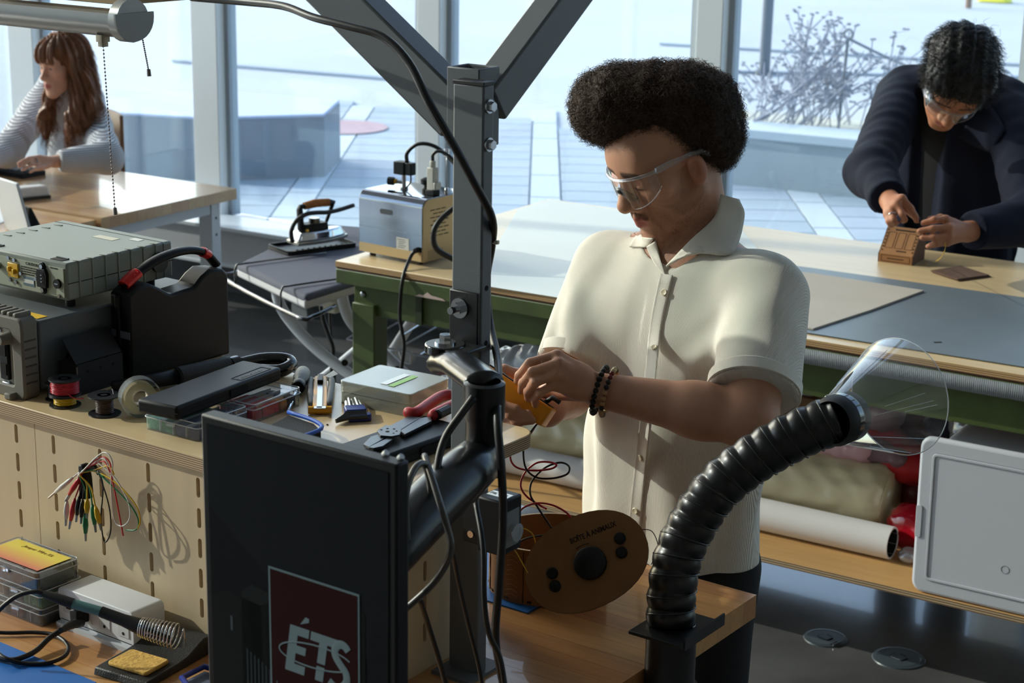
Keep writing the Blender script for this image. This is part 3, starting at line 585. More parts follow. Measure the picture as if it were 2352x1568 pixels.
q += [('c', Lj, eL, .058, .047, {'k': .03}), ('c', eL, eL+(wL-eL)*.35, .044, .047, {'k': .02}), ('c', eL+(wL-eL)*.3, wL, .047, .030, {'k': .02}), ('c', Rj, eR, .055, .046, {'k': .03}), ('c', eR, wR, .048, .031, {'k': .02})]
# left hand: back of the hand to the camera, fingers reaching down to the meter dial
kn = [(1279, 816, 3.115), (1283, 834, 3.10), (1277, 858, 3.10), (1270, 884, 3.11)]
K = [D(*a) for a in kn]
for i, a in enumerate(K): q.append(('c', wL+(D(1365, 890+i*10-15, 3.15)-wL)*.8, a, .0160, .0105, {'k': .010}))
q.append(('c', D(1330, 868, 3.135), D(1330, 888, 3.135), .022, .022, {'k': .02}))
for a, pts in zip(K, [[(1217, 833, 3.115), (1192, 862, 3.14), (1187, 881, 3.155)], [(1223, 853, 3.10), (1200, 880, 3.13), (1197, 898, 3.145)], [(1228, 878, 3.10), (1212, 900, 3.125), (1213, 915, 3.14)], [(1240, 902, 3.11), (1228, 917, 3.13), (1230, 930, 3.14)]]):
    finger(q, [a]+[D(*b) for b in pts], .0094 if a is not K[3] else .0082, .0068, .003)
finger(q, [D(1325, 905, 3.17), D(1270, 905, 3.19), D(1232, 900, 3.185)], .013, .0085)
# right hand: palm behind and below the meter, fingertips curling up its near side, thumb along the top
q += [('c', wR, D(1205, 928, 3.255), .026, .02, {'k': .02}), ('c', D(1205, 910, 3.255), D(1175, 935, 3.25), .018, .018, {'k': .02}), ('c', D(1195, 945, 3.245), D(1160, 915, 3.25), .016, .016, {'k': .016})]
for (tx, ty, bx_, by_) in ((1186, 938, 1140, 924), (1212, 950, 1158, 945), (1222, 965, 1172, 962)):
    finger(q, [D(bx_+20, by_+8, 3.25), D(bx_-2, by_+14, 3.20), D(bx_+14, by_+6, 3.134), D(tx, ty, 3.127)], .0095, .0078)
finger(q, [D(1205, 895, 3.26), D(1190, 862, 3.25), D(1158, 850, 3.235), D(1138, 856, 3.22)], .0135, .009)
skin = np.array(srgb((186, 138, 112)))
def man_col(P):
    b = np.tile(skin, (len(P), 1))*(1+.06*vnoise(P, 60, 1))[:, None]; b = hd.colours(P, b, (172, 100, 94), (46, 32, 26), (104, 70, 50)); return np.clip(b, 0, 1)
man = sdf_obj('body', q, .0028, mat_skin('skin'), pm, k=.015, it=2, cols=man_col, M=PMi)
# short-sleeved knit shirt
q = []; slL = Lj+(eL-Lj)*.80; slR = Rj+(eR-Rj)*.80
def sleeve(J, e, end, r0, r1):
    d = (e-J)/np.linalg.norm(e-J); Rm = np.array(frame(end, d, (0, 0, 1)))[:3, :3]
    q.append(('c', J, end+d*.03, r0, r1, {'k': .03})); q.append(('-b', end+d*.10, (.10, .16, .16), Rm, {'k': .004, 'r': .003}))
sleeve(Lj, eL, slL, .074, .080); sleeve(Rj, eR, slR, .070, .072)
q += [('c', P_(-.13, -.005, 1.348), P_(.13, -.005, 1.362), .074, .074, {'k': .05}), ('c', P_(0, -.03, 1.40), P_(0, -.0, 1.30), .085, .14, {'ax': mF, 'fl': .62, 'k': .05}),
      ('c', P_(0, .002, 1.26), P_(0, .01, 1.05), .188, .19, {'ax': mF, 'fl': .63, 'k': .05}), ('c', P_(0, .01, 1.05), P_(.0, .012, .78), .19, .199, {'ax': mF, 'fl': .66, 'k': .03}),
      ('e', P_(-.085, .07, 1.25), (.085, .05, .09), np.stack([mL, mF, UZ], 1), {'k': .05}), ('e', P_(.085, .07, 1.25), (.085, .05, .09), np.stack([mL, mF, UZ], 1), {'k': .05})]
q.append(('-b', P_(0, 0, .66), (.4, .4, .185), None, {'k': .006}))
vb = D(1527, 622, 3.30); q.append(('-c', hd.p(0, .0, -.10), P_(-.005, .03, 1.46), .062, .066, {'k': .006})); q.append(('-c', D(1565, 530, 3.27), vb+mF*.02, .052, .004, {'k': .008})); q.append(('-c', D(1600, 540, 3.32), vb+mF*.03, .05, .004, {'k': .008}))
def shirt_disp(P, N):
    lx = (P-mC)@mL; ly = (P-mC)@mF; z = P[:, 2]; tor = np.clip((.215-np.abs(lx))/.05, 0, 1)
    f = .0078*np.sin(lx*42+2.2*np.sin(z*5)+1.2*vnoise(P, 7, 2))*np.clip((1.30-z)/.18, 0, 1)*tor
    f += .006*np.sin((z*58-np.abs(lx)*70)+1.5*vnoise(P, 9, 5))*np.exp(-((np.abs(lx)-.165)/.055)**2)*np.clip((1.36-z)/.1, 0, 1)*np.clip((z-1.08)/.1, 0, 1)
    f += .0022*vnoise(P, 22, 8); f += .003*np.sin(z*30+lx*24)*np.exp(-((z-1.31)/.05)**2)*(lx > .0)*tor
    return f
M_shirt = mat_stripe('cream_rib_knit', (224, 219, 208), (217, 211, 199), 175, 'X', .9, .8, .6, .55, .0016)
sh = sdf_obj('shirt', q, .0036, M_shirt, pm, k=.03, it=2, disp=shirt_disp, M=PMi)
bv = bvh_of(sh); bvb = bvh_of(man)
M_shirt2 = mat('cream_collar_knit', (222, 217, 205), .9, bump=.5, bs=900, sheen=.2)
def patch(name, outline, off, th, m, parent, nu=14, bulge=0., depth=None):
    """cloth piece that follows the surface under a pixel outline: outline = two pixel polylines (left rail, right rail)"""
    A, B = outline; vs = []; la = cr([(*a, 0) for a in A], 5); lb = cr([(*b, 0) for b in B], 5); n = min(len(la), len(lb)); nv = 9
    la = [la[round(i*(len(la)-1)/(n-1))] for i in range(n)]; lb = [lb[round(i*(len(lb)-1)/(n-1))] for i in range(n)]; mb = MB(); last = 3.2; G = []
    for i in range(n):
        row = []
        for j in range(nv):
            t = j/(nv-1); x, y = la[i][0]*(1-t)+lb[i][0]*t, la[i][1]*(1-t)+lb[i][1]*t; h1, _ = hit(bv, x, y); h2, _ = hit(bvb, x, y); ds = [(h-CAMP)@FW for h in (h1, h2) if h is not None]
            if ds: last = min(ds)
            row.append((x, y, last))
        G.append(row)
    A_ = np.array(G); dd = A_[:, :, 2]
    for _ in range(6): p = np.pad(dd, 1, mode='edge'); dd = np.minimum(dd, (p[:-2, 1:-1]+p[2:, 1:-1]+p[1:-1, :-2]+p[1:-1, 2:])/4)*.6+.4*(p[:-2, 1:-1]+p[2:, 1:-1]+p[1:-1, :-2]+p[1:-1, 2:])/4
    pts = [D(A_[i, j, 0], A_[i, j, 1], dd[i, j]-off-bulge*math.sin(math.pi*j/(nv-1))) for i in range(n) for j in range(nv)]; Mi = parent.matrix_world.inverted()
    mb.add([Mi @ Vector(p) for p in pts], [(i*nv+j, (i+1)*nv+j, (i+1)*nv+j+1, i*nv+j+1) for i in range(n-1) for j in range(nv-1)])
    return obj(name, mb, m, parent, smooth=3.2, solid=th)
patch('collar', [[(1655, 446), (1640, 500), (1585, 553), (1530, 612)], [(1697, 458), (1709, 500), (1680, 584), (1604, 566)]], .012, .004, M_shirt2, pm, bulge=.008)
patch('collar', [[(1462, 542), (1456, 550), (1450, 558), (1446, 567)], [(1502, 548), (1497, 555), (1491, 562), (1484, 568)]], .006, .004, M_shirt2, pm)
patch('lapel', [[(1486, 566), (1490, 580), (1500, 600), (1525, 632)], [(1506, 552), (1512, 575), (1518, 598), (1529, 634)]], .006, .004, M_shirt2, pm)
pk = patch('placket', [[(1516, 628), (1494, 740), (1480, 870), (1466, 1000), (1448, 1160), (1432, 1306)], [(1546, 632), (1521, 740), (1506, 870), (1492, 1000), (1476, 1160), (1462, 1308)]], .0035, .003, M_shirt2, pm)
bvp = bvh_of(pk); bm = None
for (x, y) in ((1527, 672), (1504, 800), (1488, 925), (1474, 1050), (1461, 1172)):
    pnt, nn = hit(bvp, x, y, .0035)
    if pnt is None: continue
    if bm is None:
        mb = MB().lathe([(0, -.001), (.0058, -.001), (.0062, .0006), (.0052, .0014), (.004, .0009), (0, .0009)], 16); o = obj('button', mb, mat('cream_button', (222, 210, 180), .3), pm); bm = o.data; hm = None
    else: o = bpy.data.objects.new('button', bm); COL.objects.link(o); o.parent = pm
    o.matrix_local = PMi.inverted() @ frame(pnt, None, (0, 0, 1), nn)
# hems of sleeves and body
for J, e, end, r in ((Lj, eL, slL, .0805), (Rj, eR, slR, .0725)):
    d = (e-J)/np.linalg.norm(e-J); mb = MB(); Mi = PMi.inverted() @ frame(end-d*.016, None, (0, 0, 1), d)
    mb.lathe([(r-.001, -.010), (r+.0008, -.008), (r+.0008, .012), (r-.003, .014)], 40); mb.v = [tuple(Mi @ Vector(v)) for v in mb.v]; obj('sleeve_hem', mb, M_shirt2, pm, solid=.002)
# trousers and shoes
q = [('c', P_(0, 0, .93), P_(0, 0, .82), .16, .17, {'ax': mF, 'fl': .68})]
for s in (-1, 1): q += [('c', P_(s*.09, 0, .82), P_(s*.105, .01, .46), .098, .072), ('c', P_(s*.105, .01, .46), P_(s*.11, -.02, .07), .072, .062)]
sdf_obj('trousers', q, .008, mat('black_denim', (22, 22, 24), .85, bump=.4, bs=600), pm, disp=lambda P, N: .004*vnoise(P, 14, 4), M=PMi)
for s in (-1, 1): sdf_obj('shoe', [('c', P_(s*.11, -.04, .045), P_(s*.12, .14, .035), .042, .036), ('b', P_(s*.115, .05, .012), (.045, .14, .012), np.stack([mL, mF, UZ], 1), {'r': .008})], .006, mat('black_leather', (24, 24, 25), .4), pm, M=PMi)
# afro
CB = np.stack([RT, FW, UP], 1)
q = [('e', D(1495, 245, 3.32), (.130, .118, .072), CB), ('e', D(1585, 268, 3.33), (.084, .110, .080), CB), ('e', D(1402, 246, 3.30), (.058, .076, .056), CB), ('e', D(1640, 318, 3.36), (.044, .07, .048), CB), ('e', D(1560, 330, 3.36), (.07, .09, .05), CB), ('-e', D(1455, 420, 3.24), (.09, .07, .068), CB, {'k': .02})]
Vv, Q = sdf_mesh(q, .0045, .05); Vv = relax(Vv, Q, 2); N = vnormals(Vv, Q); Vv = Vv+N*(.005*vnoise(Vv, 55, 3)+.004*vnoise(Vv, 120, 6))[:, None]; N = vnormals(Vv, Q); Mi = np.array(PMi.inverted())
M_afro = mat('dark_brown_hair', (56, 42, 33), .65, var=.3, vs=60, bump=1, bs=160, spec=.3)
hair = link('hair', np_mesh('hair', Vv@Mi[:3, :3].T+Mi[:3, 3], Q), M_afro, pm, smooth=3.2)
sv, sf = strands(Vv, N, 17000, .013, .00045, .0052, 11, seg=6); o = link('hair_curls', np_mesh('hair_curls', sv@Mi[:3, :3].T+Mi[:3, 3], sf), mat('afro_strand', (74, 56, 44), .5, spec=.4), hair, smooth=0); o['kind'] = 'stuff'
# moustache and beard hairs
me = man.data; P = np.empty(len(me.vertices)*3, np.float32); me.vertices.foreach_get('co', P); P = P.reshape(-1, 3)+np.array(PMi.translation); Nn = np.empty(len(me.vertices)*3, np.float32); me.vertices.foreach_get('normal', Nn); Nn = Nn.reshape(-1, 3); lq = hd.loc(P)
sel = (np.hypot(np.maximum(0, np.abs(lq[:, 0])-.022), lq[:, 2]+.0455+.18*np.abs(lq[:, 0])) < .0065) & (lq[:, 1] > .08) & (np.abs(lq[:, 0]) < .035)
sv, sf = strands(P[sel], Nn[sel], 550, .006, .0003, .001, 5, flow=lambda p, n: n*.5-hd.B[:, 2]*.8+hd.B[:, 0]*np.sign((p-hd.C)@hd.B[:, 0])*.3, seg=3); o = link('moustache', np_mesh('m', sv-np.array(PMi.translation), sf), mat('moustache_hair', (118, 82, 60), .6), pm, smooth=0); o['kind'] = 'stuff'
sel = (lq[:, 2] < -.052) & (lq[:, 2] > -.135) & (lq[:, 1] > .0) & ((np.abs(lq[:, 0]) > .03) | (lq[:, 2] < -.088)) & (np.abs(lq).max(1) < .15)
sv, sf = strands(P[sel], Nn[sel], 1400, .0055, .00025, .0012, 6, flow=lambda p, n: n*.7-hd.B[:, 2]*.6, seg=3); o = link('beard', np_mesh('b', sv-np.array(PMi.translation), sf), mat('moustache_hair'), pm, smooth=0); o['kind'] = 'stuff'
# ---- safety glasses (worn)
def glasses(H, lab, name='safety_glasses', wrap=1.15, top=.032, bot=-.028, box=False, nose=True):
    t = thing(name, lab, 'glasses', M=H.M @ Matrix.Diagonal((H.sc, H.sc, H.sc, 1))); R = .082; yc = .036
    def pos(th, z): return (R*math.sin(th)*1.0, yc+R*math.cos(th)*(1.0 if not box else 1.02), z)
    def lens(u, v):
        th = (u-.5)*2*wrap; e = abs(u-.5)*2; b = bot*(1-e**3)+(.006)*(e**3) if not box else bot; tt = top+.004*e
        nd = .016*math.exp(-(th/.17)**2)*(1-v)  # nose notch
        return pos(th, b+nd+(tt-b-nd)*v)
    obj('lens', MB().grid(lens, 33, 9), mat_clear('clear_polycarbonate', (250, 252, 252), .16, .01, .05), t, smooth=3.2)
    obj('brow_bar', MB().tube([pos((u-.5)*2*wrap, top+.004*abs(u-.5)*2+.001) for u in np.linspace(0, 1, 25)], .0032, 8), mat_clear('clear_frame', (240, 242, 246), .13, .03, .05), t, smooth=3.2)
    obj('lens_rim', MB().tube([lens(u, 0) for u in np.linspace(0, 1, 33)], .0009, 6), mat_clear('clear_frame'), t, smooth=3.2)
    for s in (-1, 1):
        a = pos(s*wrap, top+.005); pts = cr([a, (s*.079, .03, top+.002), (s*.081, -.02, .026), (s*.076, -.04, .008)], 5)
        obj('temple', MB().tube(pts, [.0042]*5+[.0032]*(len(pts)-5), 6, flat=1.6, up=(0, 0, 1)), mat_clear('clear_frame'), t, smooth=3.2)
        if box: obj('side_shield', MB().add([pos(s*wrap, bot), pos(s*wrap, top), (s*.08, .035, top), (s*.08, .035, bot)], [(0, 1, 2, 3)]), mat_clear('clear_shield', (246, 248, 250), .3, .03, .14), t, solid=.0015)
    if nose: obj('nose_piece', MB().tube(cr([(-.016, .1, -.016), (-.009, .113, .004), (0, .117, .010), (.009, .113, .004), (.016, .1, -.016)], 5), .0042, 6, flat=1.3), mat('dark_nose_pad', (40, 42, 46), .3), t, smooth=3.2)
    return t
glasses(hd, 'clear wraparound safety glasses worn by the person in cream shirt')
# ---- bracelets of beads round the left wrist
def bracelet(px, py, lab, beads, r, rb, tilt):
    c = D(px, py, 3.155); ax = (wL-eL)/np.linalg.norm(wL-eL); c = eL+ax*((c-eL)@ax); t = thing('bead_bracelet', lab, 'bracelet', M=frame(c, None, (0, 0, 1), ax)); n = len(beads)
    for i, b in enumerate(beads):
        a = 2*math.pi*i/n; obj('bead', MB().sph((r*math.cos(a), r*math.sin(a)*1.04, tilt*math.sin(a)), rb, 10, 7), b, t, smooth=3.2)
    obj('cord', MB().tube([(r*math.cos(a), r*1.04*math.sin(a), tilt*math.sin(a)) for a in np.linspace(0, 2*math.pi, 30)[:-1]], .0012, 5, closed=True), M_rubber, t)
MBk = mat('black_lava_bead', (26, 26, 27), .6, bump=.6, bs=900); MSt = mat('tan_stone_bead', (170, 130, 88), .4); MRd = mat('red_jasper_bead', (110, 36, 28), .3); MCr = mat('cream_bead', (196, 178, 136), .4); MGn = mat('green_stone_bead', (64, 66, 44), .4)
bracelet(1374, 900, 'bracelet of black lava beads on the wrist nearer the hand', [MBk]*24, .0395, .0052, -.004)
bracelet(1397, 900, 'bracelet of mixed tan, red and cream stone beads behind black one', [MSt, MSt, MBk, MBk, MRd, MRd, MCr, MCr, MGn, MGn, MSt, MSt]*2+[MBk, MSt], .0400, .0047, -.004)
# ================================================================ the student behind the table (navy jacket)
ps = thing('person', 'person in open navy work jacket bending over a cardboard model', 'person', (-1.62, 5.92, 0)); PSi = ps.matrix_world; Mi = np.array(PSi.inverted())
sC = Y(2195, 420, 5.86); sC = np.array([sC[0], sC[1], 0]); sL = np.array([.985, -.17, 0]); sF = np.array([-.17, -.985, 0]); sB = np.stack([sL, sF, UZ], 1)
def S_(x, y, z): return sC+sL*x+sF*y+UZ*z
hs_ = Head(D(2192, 186, 5.40), math.radians(16), math.radians(55), -.30, 1.07)
zt = S_(0, 0, 0); sh_z = 1.36
LjS, RjS = S_(.19, .06, sh_z), S_(-.19, .06, sh_z); eRs = D(2000, 395, 5.46); wRs = D(2045, 462, 5.22); eLs = D(2375, 505, 5.35); wLs = D(2222, 532, 5.19)
q = hs_.prims()+[('c', hs_.p(0, -.04, -.03), S_(0, .04, sh_z+.04), .054, .062, {'k': .03}), ('c', S_(0, .03, 1.38), S_(0, -.01, 1.0), .12, .14, {'ax': sF, 'fl': .66}), ('c', LjS, eLs, .05, .045), ('c', RjS, eRs, .05, .045), ('c', eRs, wRs, .045, .029), ('c', eLs, wLs, .045, .029)]
# right hand (pinching), left hand (fingers along the box edge)
kR = [D(2072, 455, 5.16), D(2060, 468, 5.15), D(2048, 482, 5.15), D(2038, 492, 5.16)]
for a in kR: q.append(('c', wRs, a, .020, .0125, {'k': .016}))
for a, pts in zip(kR, [[(2092, 478, 5.15), (2103, 498, 5.14), (2105, 508, 5.14)], [(2072, 492, 5.13), (2078, 504, 5.14), (2074, 508, 5.15)], [(2052, 505, 5.13), (2056, 512, 5.14), (2060, 512, 5.16)], [(2042, 508, 5.14), (2046, 516, 5.15), (2052, 516, 5.17)]]): finger(q, [a]+[D(*b) for b in pts], .0105, .0075)
finger(q, [D(2065, 470, 5.20), D(2095, 490, 5.19), D(2108, 506, 5.16)], .012, .009)
kL = [D(2172, 503, 5.13), D(2180, 522, 5.11), D(2180, 541, 5.11), D(2176, 556, 5.12)]
for a in kL: q.append(('c', wLs, a, .020, .0125, {'k': .016}))
for a, pts in zip(kL, [[(2145, 505, 5.11), (2120, 512, 5.12)], [(2142, 525, 5.09), (2112, 530, 5.10)], [(2145, 545, 5.09), (2118, 546, 5.10)], [(2150, 560, 5.10), (2132, 566, 5.11)]]): finger(q, [a]+[D(*b) for b in pts], .0108, .0085)
finger(q, [D(2190, 510, 5.17), D(2160, 500, 5.17), D(2135, 503, 5.15)], .0125, .009)
sk2 = np.array(srgb((178, 120, 90)))
sdf_obj('body', q, .004, mat_skin('skin'), ps, k=.015, it=2, cols=lambda P: np.clip(hs_.colours(P, np.tile(sk2, (len(P), 1)), (160, 86, 78), (24, 20, 20)), 0, 1), M=PSi)
q = [('c', S_(-.12, .05, 1.35), S_(.12, .05, 1.35), .07, .07, {'k': .05}), ('c', S_(0, .03, 1.3), S_(0, 0, .8), .16, .17, {'ax': sF, 'fl': .68, 'k': .04}), ('c', hs_.p(0, -.05, -.07), S_(0, .04, 1.36), .066, .075, {'k': .03}), ('-c', hs_.p(0, -.02, -.05), hs_.p(0, -.035, -.085), .07, .06, {'k': .01})]
sdf_obj('black_tee', q, .006, mat('black_cotton', (17, 17, 19), .9), ps, M=PSi)
q = []
def slv(J, e, w, cut, r0, r1, r2):
    d = (w-e)/np.linalg.norm(w-e); Rm = np.array(frame(w, d, (0, 0, 1)))[:3, :3]; en = w-d*cut
    q.append(('c', J, e, r0, r1, {'k': .04})); q.append(('c', e, en, r1, r2, {'k': .03})); q.append(('-b', en+d*.08, (.08, .1, .1), Rm, {'k': .004, 'r': .003}))
slv(RjS, eRs, wRs, .02, .085, .075, .054); slv(LjS, eLs, wLs, .02, .085, .078, .056)
q += [('c', S_(-.15, .04, 1.345), S_(.15, .04, 1.345), .085, .085, {'k': .06}), ('c', S_(0, .02, 1.28), S_(0, -.0, .72), .215, .225, {'ax': sF, 'fl': .68, 'k': .05}), ('c', S_(0, .01, 1.42), S_(0, .03, 1.34), .085, .1, {'k': .05})]
q += [('-c', S_(-.02, .12, 1.45), S_(-.03, .19, 1.2), .06, .07, {'k': .01}), ('-c', S_(-.03, .19, 1.25), S_(-.035, .20, .8), .07, .085, {'k': .01}), ('-c', hs_.p(0, -.0, -.02), hs_.p(0, -.03, -.08), .088, .07, {'k': .012}), ('-b', S_(0, 0, .62), (.5, .5, .16), None)]
def jd(P, N):
    lx = (P-sC)@sL; z = P[:, 2]; return .009*np.sin(lx*30+3*vnoise(P, 4, 2))*np.clip((1.3-z)/.3, 0, 1)*(np.abs(lx) < .22)+.003*np.sin(z*60+lx*25+2*vnoise(P, 6, 7))*np.exp(-((np.abs(lx)-.26)/.08)**2)+.004*vnoise(P, 16, 3)
M_navy = mat('navy_twill', (24, 28, 44), .85, bump=.4, bs=500, var=.08, vs=20, spec=.2)
jk = sdf_obj('jacket', q, .006, M_navy, ps, k=.03, it=2, disp=jd, M=PSi)
# collar flaps
bv = bvh_of(jk); bvb = bv
patch('collar', [[(2258, 222), (2290, 262), (2310, 300)], [(2200, 316), (2235, 335), (2274, 350)]], .012, .004, M_navy, ps, bulge=.01)
patch('collar', [[(2140, 232), (2132, 250), (2124, 278)], [(2165, 262), (2162, 278), (2150, 280)]], .012, .004, M_navy, ps)
q = [('c', S_(0, 0, .86), S_(0, 0, .82), .16, .16, {'ax': sF, 'fl': .7})]
for s in (-1, 1): q += [('c', S_(s*.09, 0, .82), S_(s*.1, .01, .45), .095, .07), ('c', S_(s*.1, .01, .45), S_(s*.1, 0, .08), .07, .06)]
sdf_obj('trousers', q, .01, mat('dark_navy_denim', (30, 34, 50), .85), ps, M=PSi)
for s in (-1, 1): sdf_obj('shoe', [('c', S_(s*.1, -.03, .045), S_(s*.1, .13, .035), .042, .036)], .008, mat('black_leather'), ps, M=PSi)
# short thick black hair
def HE(c, r, **k): return ('e', hs_.p(*c), tuple(x*hs_.sc for x in r), hs_.B, k)
q = [HE((0, -.014, .07), (.093, .112, .085)), HE((0, -.06, .06), (.088, .075, .09)), HE((-.045, .04, .095), (.055, .055, .05)), HE((.035, .045, .095), (.055, .055, .05)), HE((0, -.09, .0), (.07, .03, .05)), HE((-.072, .005, .025), (.018, .03, .035)), HE((.072, -.0, .03), (.018, .03, .03)), ('-e', hs_.p(0, .125, -.0), (.075, .06, .062), hs_.B, {'k': .015})]
Vv, Q = sdf_mesh(q, .005, .03); Vv = relax(Vv, Q, 2); N = vnormals(Vv, Q); lq = hs_.loc(Vv); Vv = Vv+N*(.005*vnoise(Vv, 70, 3)-.006*np.exp(-((lq[:, 0]-.012)/.004)**2)*(lq[:, 2] > .08))[:, None]; N = vnormals(Vv, Q)
M_bh = mat('black_hair', (15, 15, 18), .5, var=.2, vs=60, bump=.8, bs=140, spec=.5); hair = link('hair', np_mesh('hair', Vv@Mi[:3, :3].T+Mi[:3, 3], Q), M_bh, ps, smooth=3.2)
sv, sf = strands(Vv, N, 5000, .022, .0006, .003, 21, flow=lambda p, n: n*.55+hs_.B[:, 0]*(1.0 if (p-hs_.C)@hs_.B[:, 0] > .012 else -1.)*.8-hs_.B[:, 2]*.15+hs_.B[:, 1]*.2, seg=5, droop=.004); o = link('hair_locks', np_mesh('hl', sv@Mi[:3, :3].T+Mi[:3, 3], sf), mat('black_hair'), hair, smooth=0); o['kind'] = 'stuff'
sv, sf = strands(Vv[lq[:, 2] > .11], N[lq[:, 2] > .11], 40, .035, .0006, .008, 4, seg=8); o = link('stray_hair', np_mesh('st', sv@Mi[:3, :3].T+Mi[:3, 3], sf), mat('black_hair'), hair, smooth=0); o['kind'] = 'stuff'
glasses(hs_, 'boxy clear safety glasses worn by the person in navy jacket', wrap=.95, top=.03, bot=-.018, box=True, nose=False)
# thin ring on the right hand of the student
c = (kR[2]+D(2052, 505, 5.13))/2; ax = D(2052, 505, 5.13)-kR[2]; tag(obj('finger_ring', MB().tube([(.0112*math.cos(a), .0112*math.sin(a), 0) for a in np.linspace(0, 6.283, 20)[:-1]], .0013, 6, closed=True), M_chrome), 'thin silver ring on the finger of the navy jacket wearer', 'ring').matrix_world = frame(c, None, (0, 0, 1), ax)
# ================================================================ the woman at the desk (striped jersey)
pw = thing('person', 'seated person with long auburn hair in grey striped jersey typing', 'person', (-6.02, 5.98, 0)); PWi = pw.matrix_world; Mi = np.array(PWi.inverted())
wC = Y(168, 320, 5.97); wC = np.array([wC[0], wC[1], 0]); wLv = np.array([.94, -.34, 0]); wF = np.array([-.34, -.94, 0])
def Q_(x, y, z): return wC+wLv*x+wF*y+UZ*z
hw = Head(D(147, 153, 7.55), math.radians(40), math.radians(8), 0., .94)
LjW, RjW = Q_(.155, .0, 1.055), Q_(-.155, .0, 1.055); eLw = D(243, 362, 7.35); wLw = D(128, 371, 7.22); eRw = D(20, 345, 7.55); wRw = D(-45, 375, 7.3)
q = hw.prims(True)+[('c', hw.p(0, -.03, -.03), Q_(0, .0, 1.08), .046, .05, {'k': .03}), ('c', Q_(0, 0, 1.06), Q_(0, 0, .6), .1, .13, {'ax': wF, 'fl': .65}), ('c', LjW, eLw, .04, .036), ('c', eLw, wLw, .036, .025), ('c', RjW, eRw, .04, .036), ('c', eRw, wRw, .036, .024), ('c', Q_(-.07, 0, 1.075), Q_(.07, 0, 1.075), .05, .05)]
for i, (kx, ky, tx, ty) in enumerate(((90, 360, 42, 375), (92, 368, 44, 383), (96, 376, 52, 390), (102, 384, 70, 395))):
    a = D(kx, ky, 7.17); q.append(('c', wLw, a, .017, .009, {'k': .010})); m = D((kx+tx)/2, (ky+ty)/2-5, 7.13); finger(q, [a, m, D(tx, ty, 7.10)], .0078, .0062, .002)
finger(q, [D(112, 380, 7.18), D(95, 386, 7.15), D(80, 389, 7.13)], .010, .008)
for kx, ky in ((-60, 372), (-64, 378), (-66, 384)): finger(q, [wRw, D(kx, ky, 7.25), D(kx-25, ky+10, 7.2)], .014, .008)
sk3 = np.array(srgb((204, 156, 134)))
sdf_obj('body', q, .0042, mat_skin('skin'), pw, k=.015, it=2, cols=lambda P: np.clip(hw.colours(P, np.tile(sk3, (len(P), 1)), (176, 98, 96), (110, 72, 52), None, (54, 44, 44), (212, 140, 124)), 0, 1), M=PWi)
q = []
for J, e, w in ((LjW, eLw, wLw), (RjW, eRw, wRw)):
    d = (w-e)/np.linalg.norm(w-e); Rm = np.array(frame(w, d, (0, 0, 1)))[:3, :3]; en = w-d*.012
    q += [('c', J, e, .064, .066, {'k': .03}), ('c', e, en, .064, .046, {'k': .03}), ('-b', en+d*.08, (.08, .1, .1), Rm, {'k': .004, 'r': .003})]
q += [('c', Q_(-.10, -.005, 1.05), Q_(.10, -.005, 1.05), .062, .062, {'k': .05}), ('c', Q_(0, .01, 1.0), Q_(0, .0, .55), .15, .165, {'ax': wF, 'fl': .68, 'k': .04}), ('e', Q_(0, .07, .95), (.13, .06, .09), np.stack([wLv, wF, UZ], 1), {'k': .05}), ('-c', hw.p(0, -.02, -.06), Q_(0, .02, 1.09), .06, .064, {'k': .008}), ('-b', Q_(0, 0, .42), (.5, .5, .1), None)]
M_str = mat_stripe('grey_striped_jersey', (120, 120, 128), (204, 206, 212), 42, 'Z', .9, .35, .8)
js = sdf_obj('jersey', q, .0055, M_str, pw, k=.03, it=2, disp=lambda P, N: .005*np.sin(((P-wC)@wLv)*34+2.5*vnoise(P, 6, 2))*np.clip((1.02-P[:, 2])/.15, 0, 1)+.004*vnoise(P, 20, 3), M=PWi)
obj('neck_band', MB().tube([Mi[:3, :3]@(Q_(.066*math.cos(a), .012+.064*math.sin(a), 1.083-.016*math.sin(a)))+Mi[:3, 3] for a in np.linspace(0, 6.283, 30)[:-1]], .008, 8, closed=True), mat('pale_neck_band', (206, 208, 214), .9), pw, smooth=3.2)
q = [('c', Q_(0, 0, .56), Q_(0, 0, .52), .15, .15, {'ax': wF, 'fl': .75})]
for s in (-1, 1): q += [('c', Q_(s*.085, .03, .53), Q_(s*.1, .42, .50), .085, .06), ('c', Q_(s*.1, .42, .50), Q_(s*.1, .36, .06), .058, .045), ('c', Q_(s*.1, .34, .05), Q_(s*.1, .5, .035), .042, .034)]
sdf_obj('trousers', q, .012, mat('dark_navy_denim'), pw, M=PWi)
def HW(c, r, **k): return ('e', hw.p(*c), tuple(x*hw.sc for x in r), hw.B, k)
q = [HW((0, -.014, .072), (.088, .112, .082)), HW((0, -.045, .02), (.09, .085, .12)), HW((0, .07, .082), (.062, .036, .036)), HW((0, .088, .055), (.058, .02, .022)), HW((0, -.085, -.06), (.08, .04, .11))]
for s in (-1, 1):
    q += [('c', hw.p(s*.076, .02, .05), hw.p(s*.092, .015, -.10), .022, .024), ('c', hw.p(s*.092, .015, -.10), hw.p(s*.10, .07, -.22), .024, .028), ('c', hw.p(s*.10, .07, -.22), hw.p(s*.085, .095, -.31), .028, .014)]
q += [('c', hw.p(.085, -.04, -.05), hw.p(.115, -.02, -.16), .042, .04), ('c', hw.p(.115, -.02, -.16), hw.p(.12, .04, -.25), .04, .024)]
q.append(('-e', hw.p(0, .12, -.03), (.062, .075, .068), hw.B, {'k': .012}))
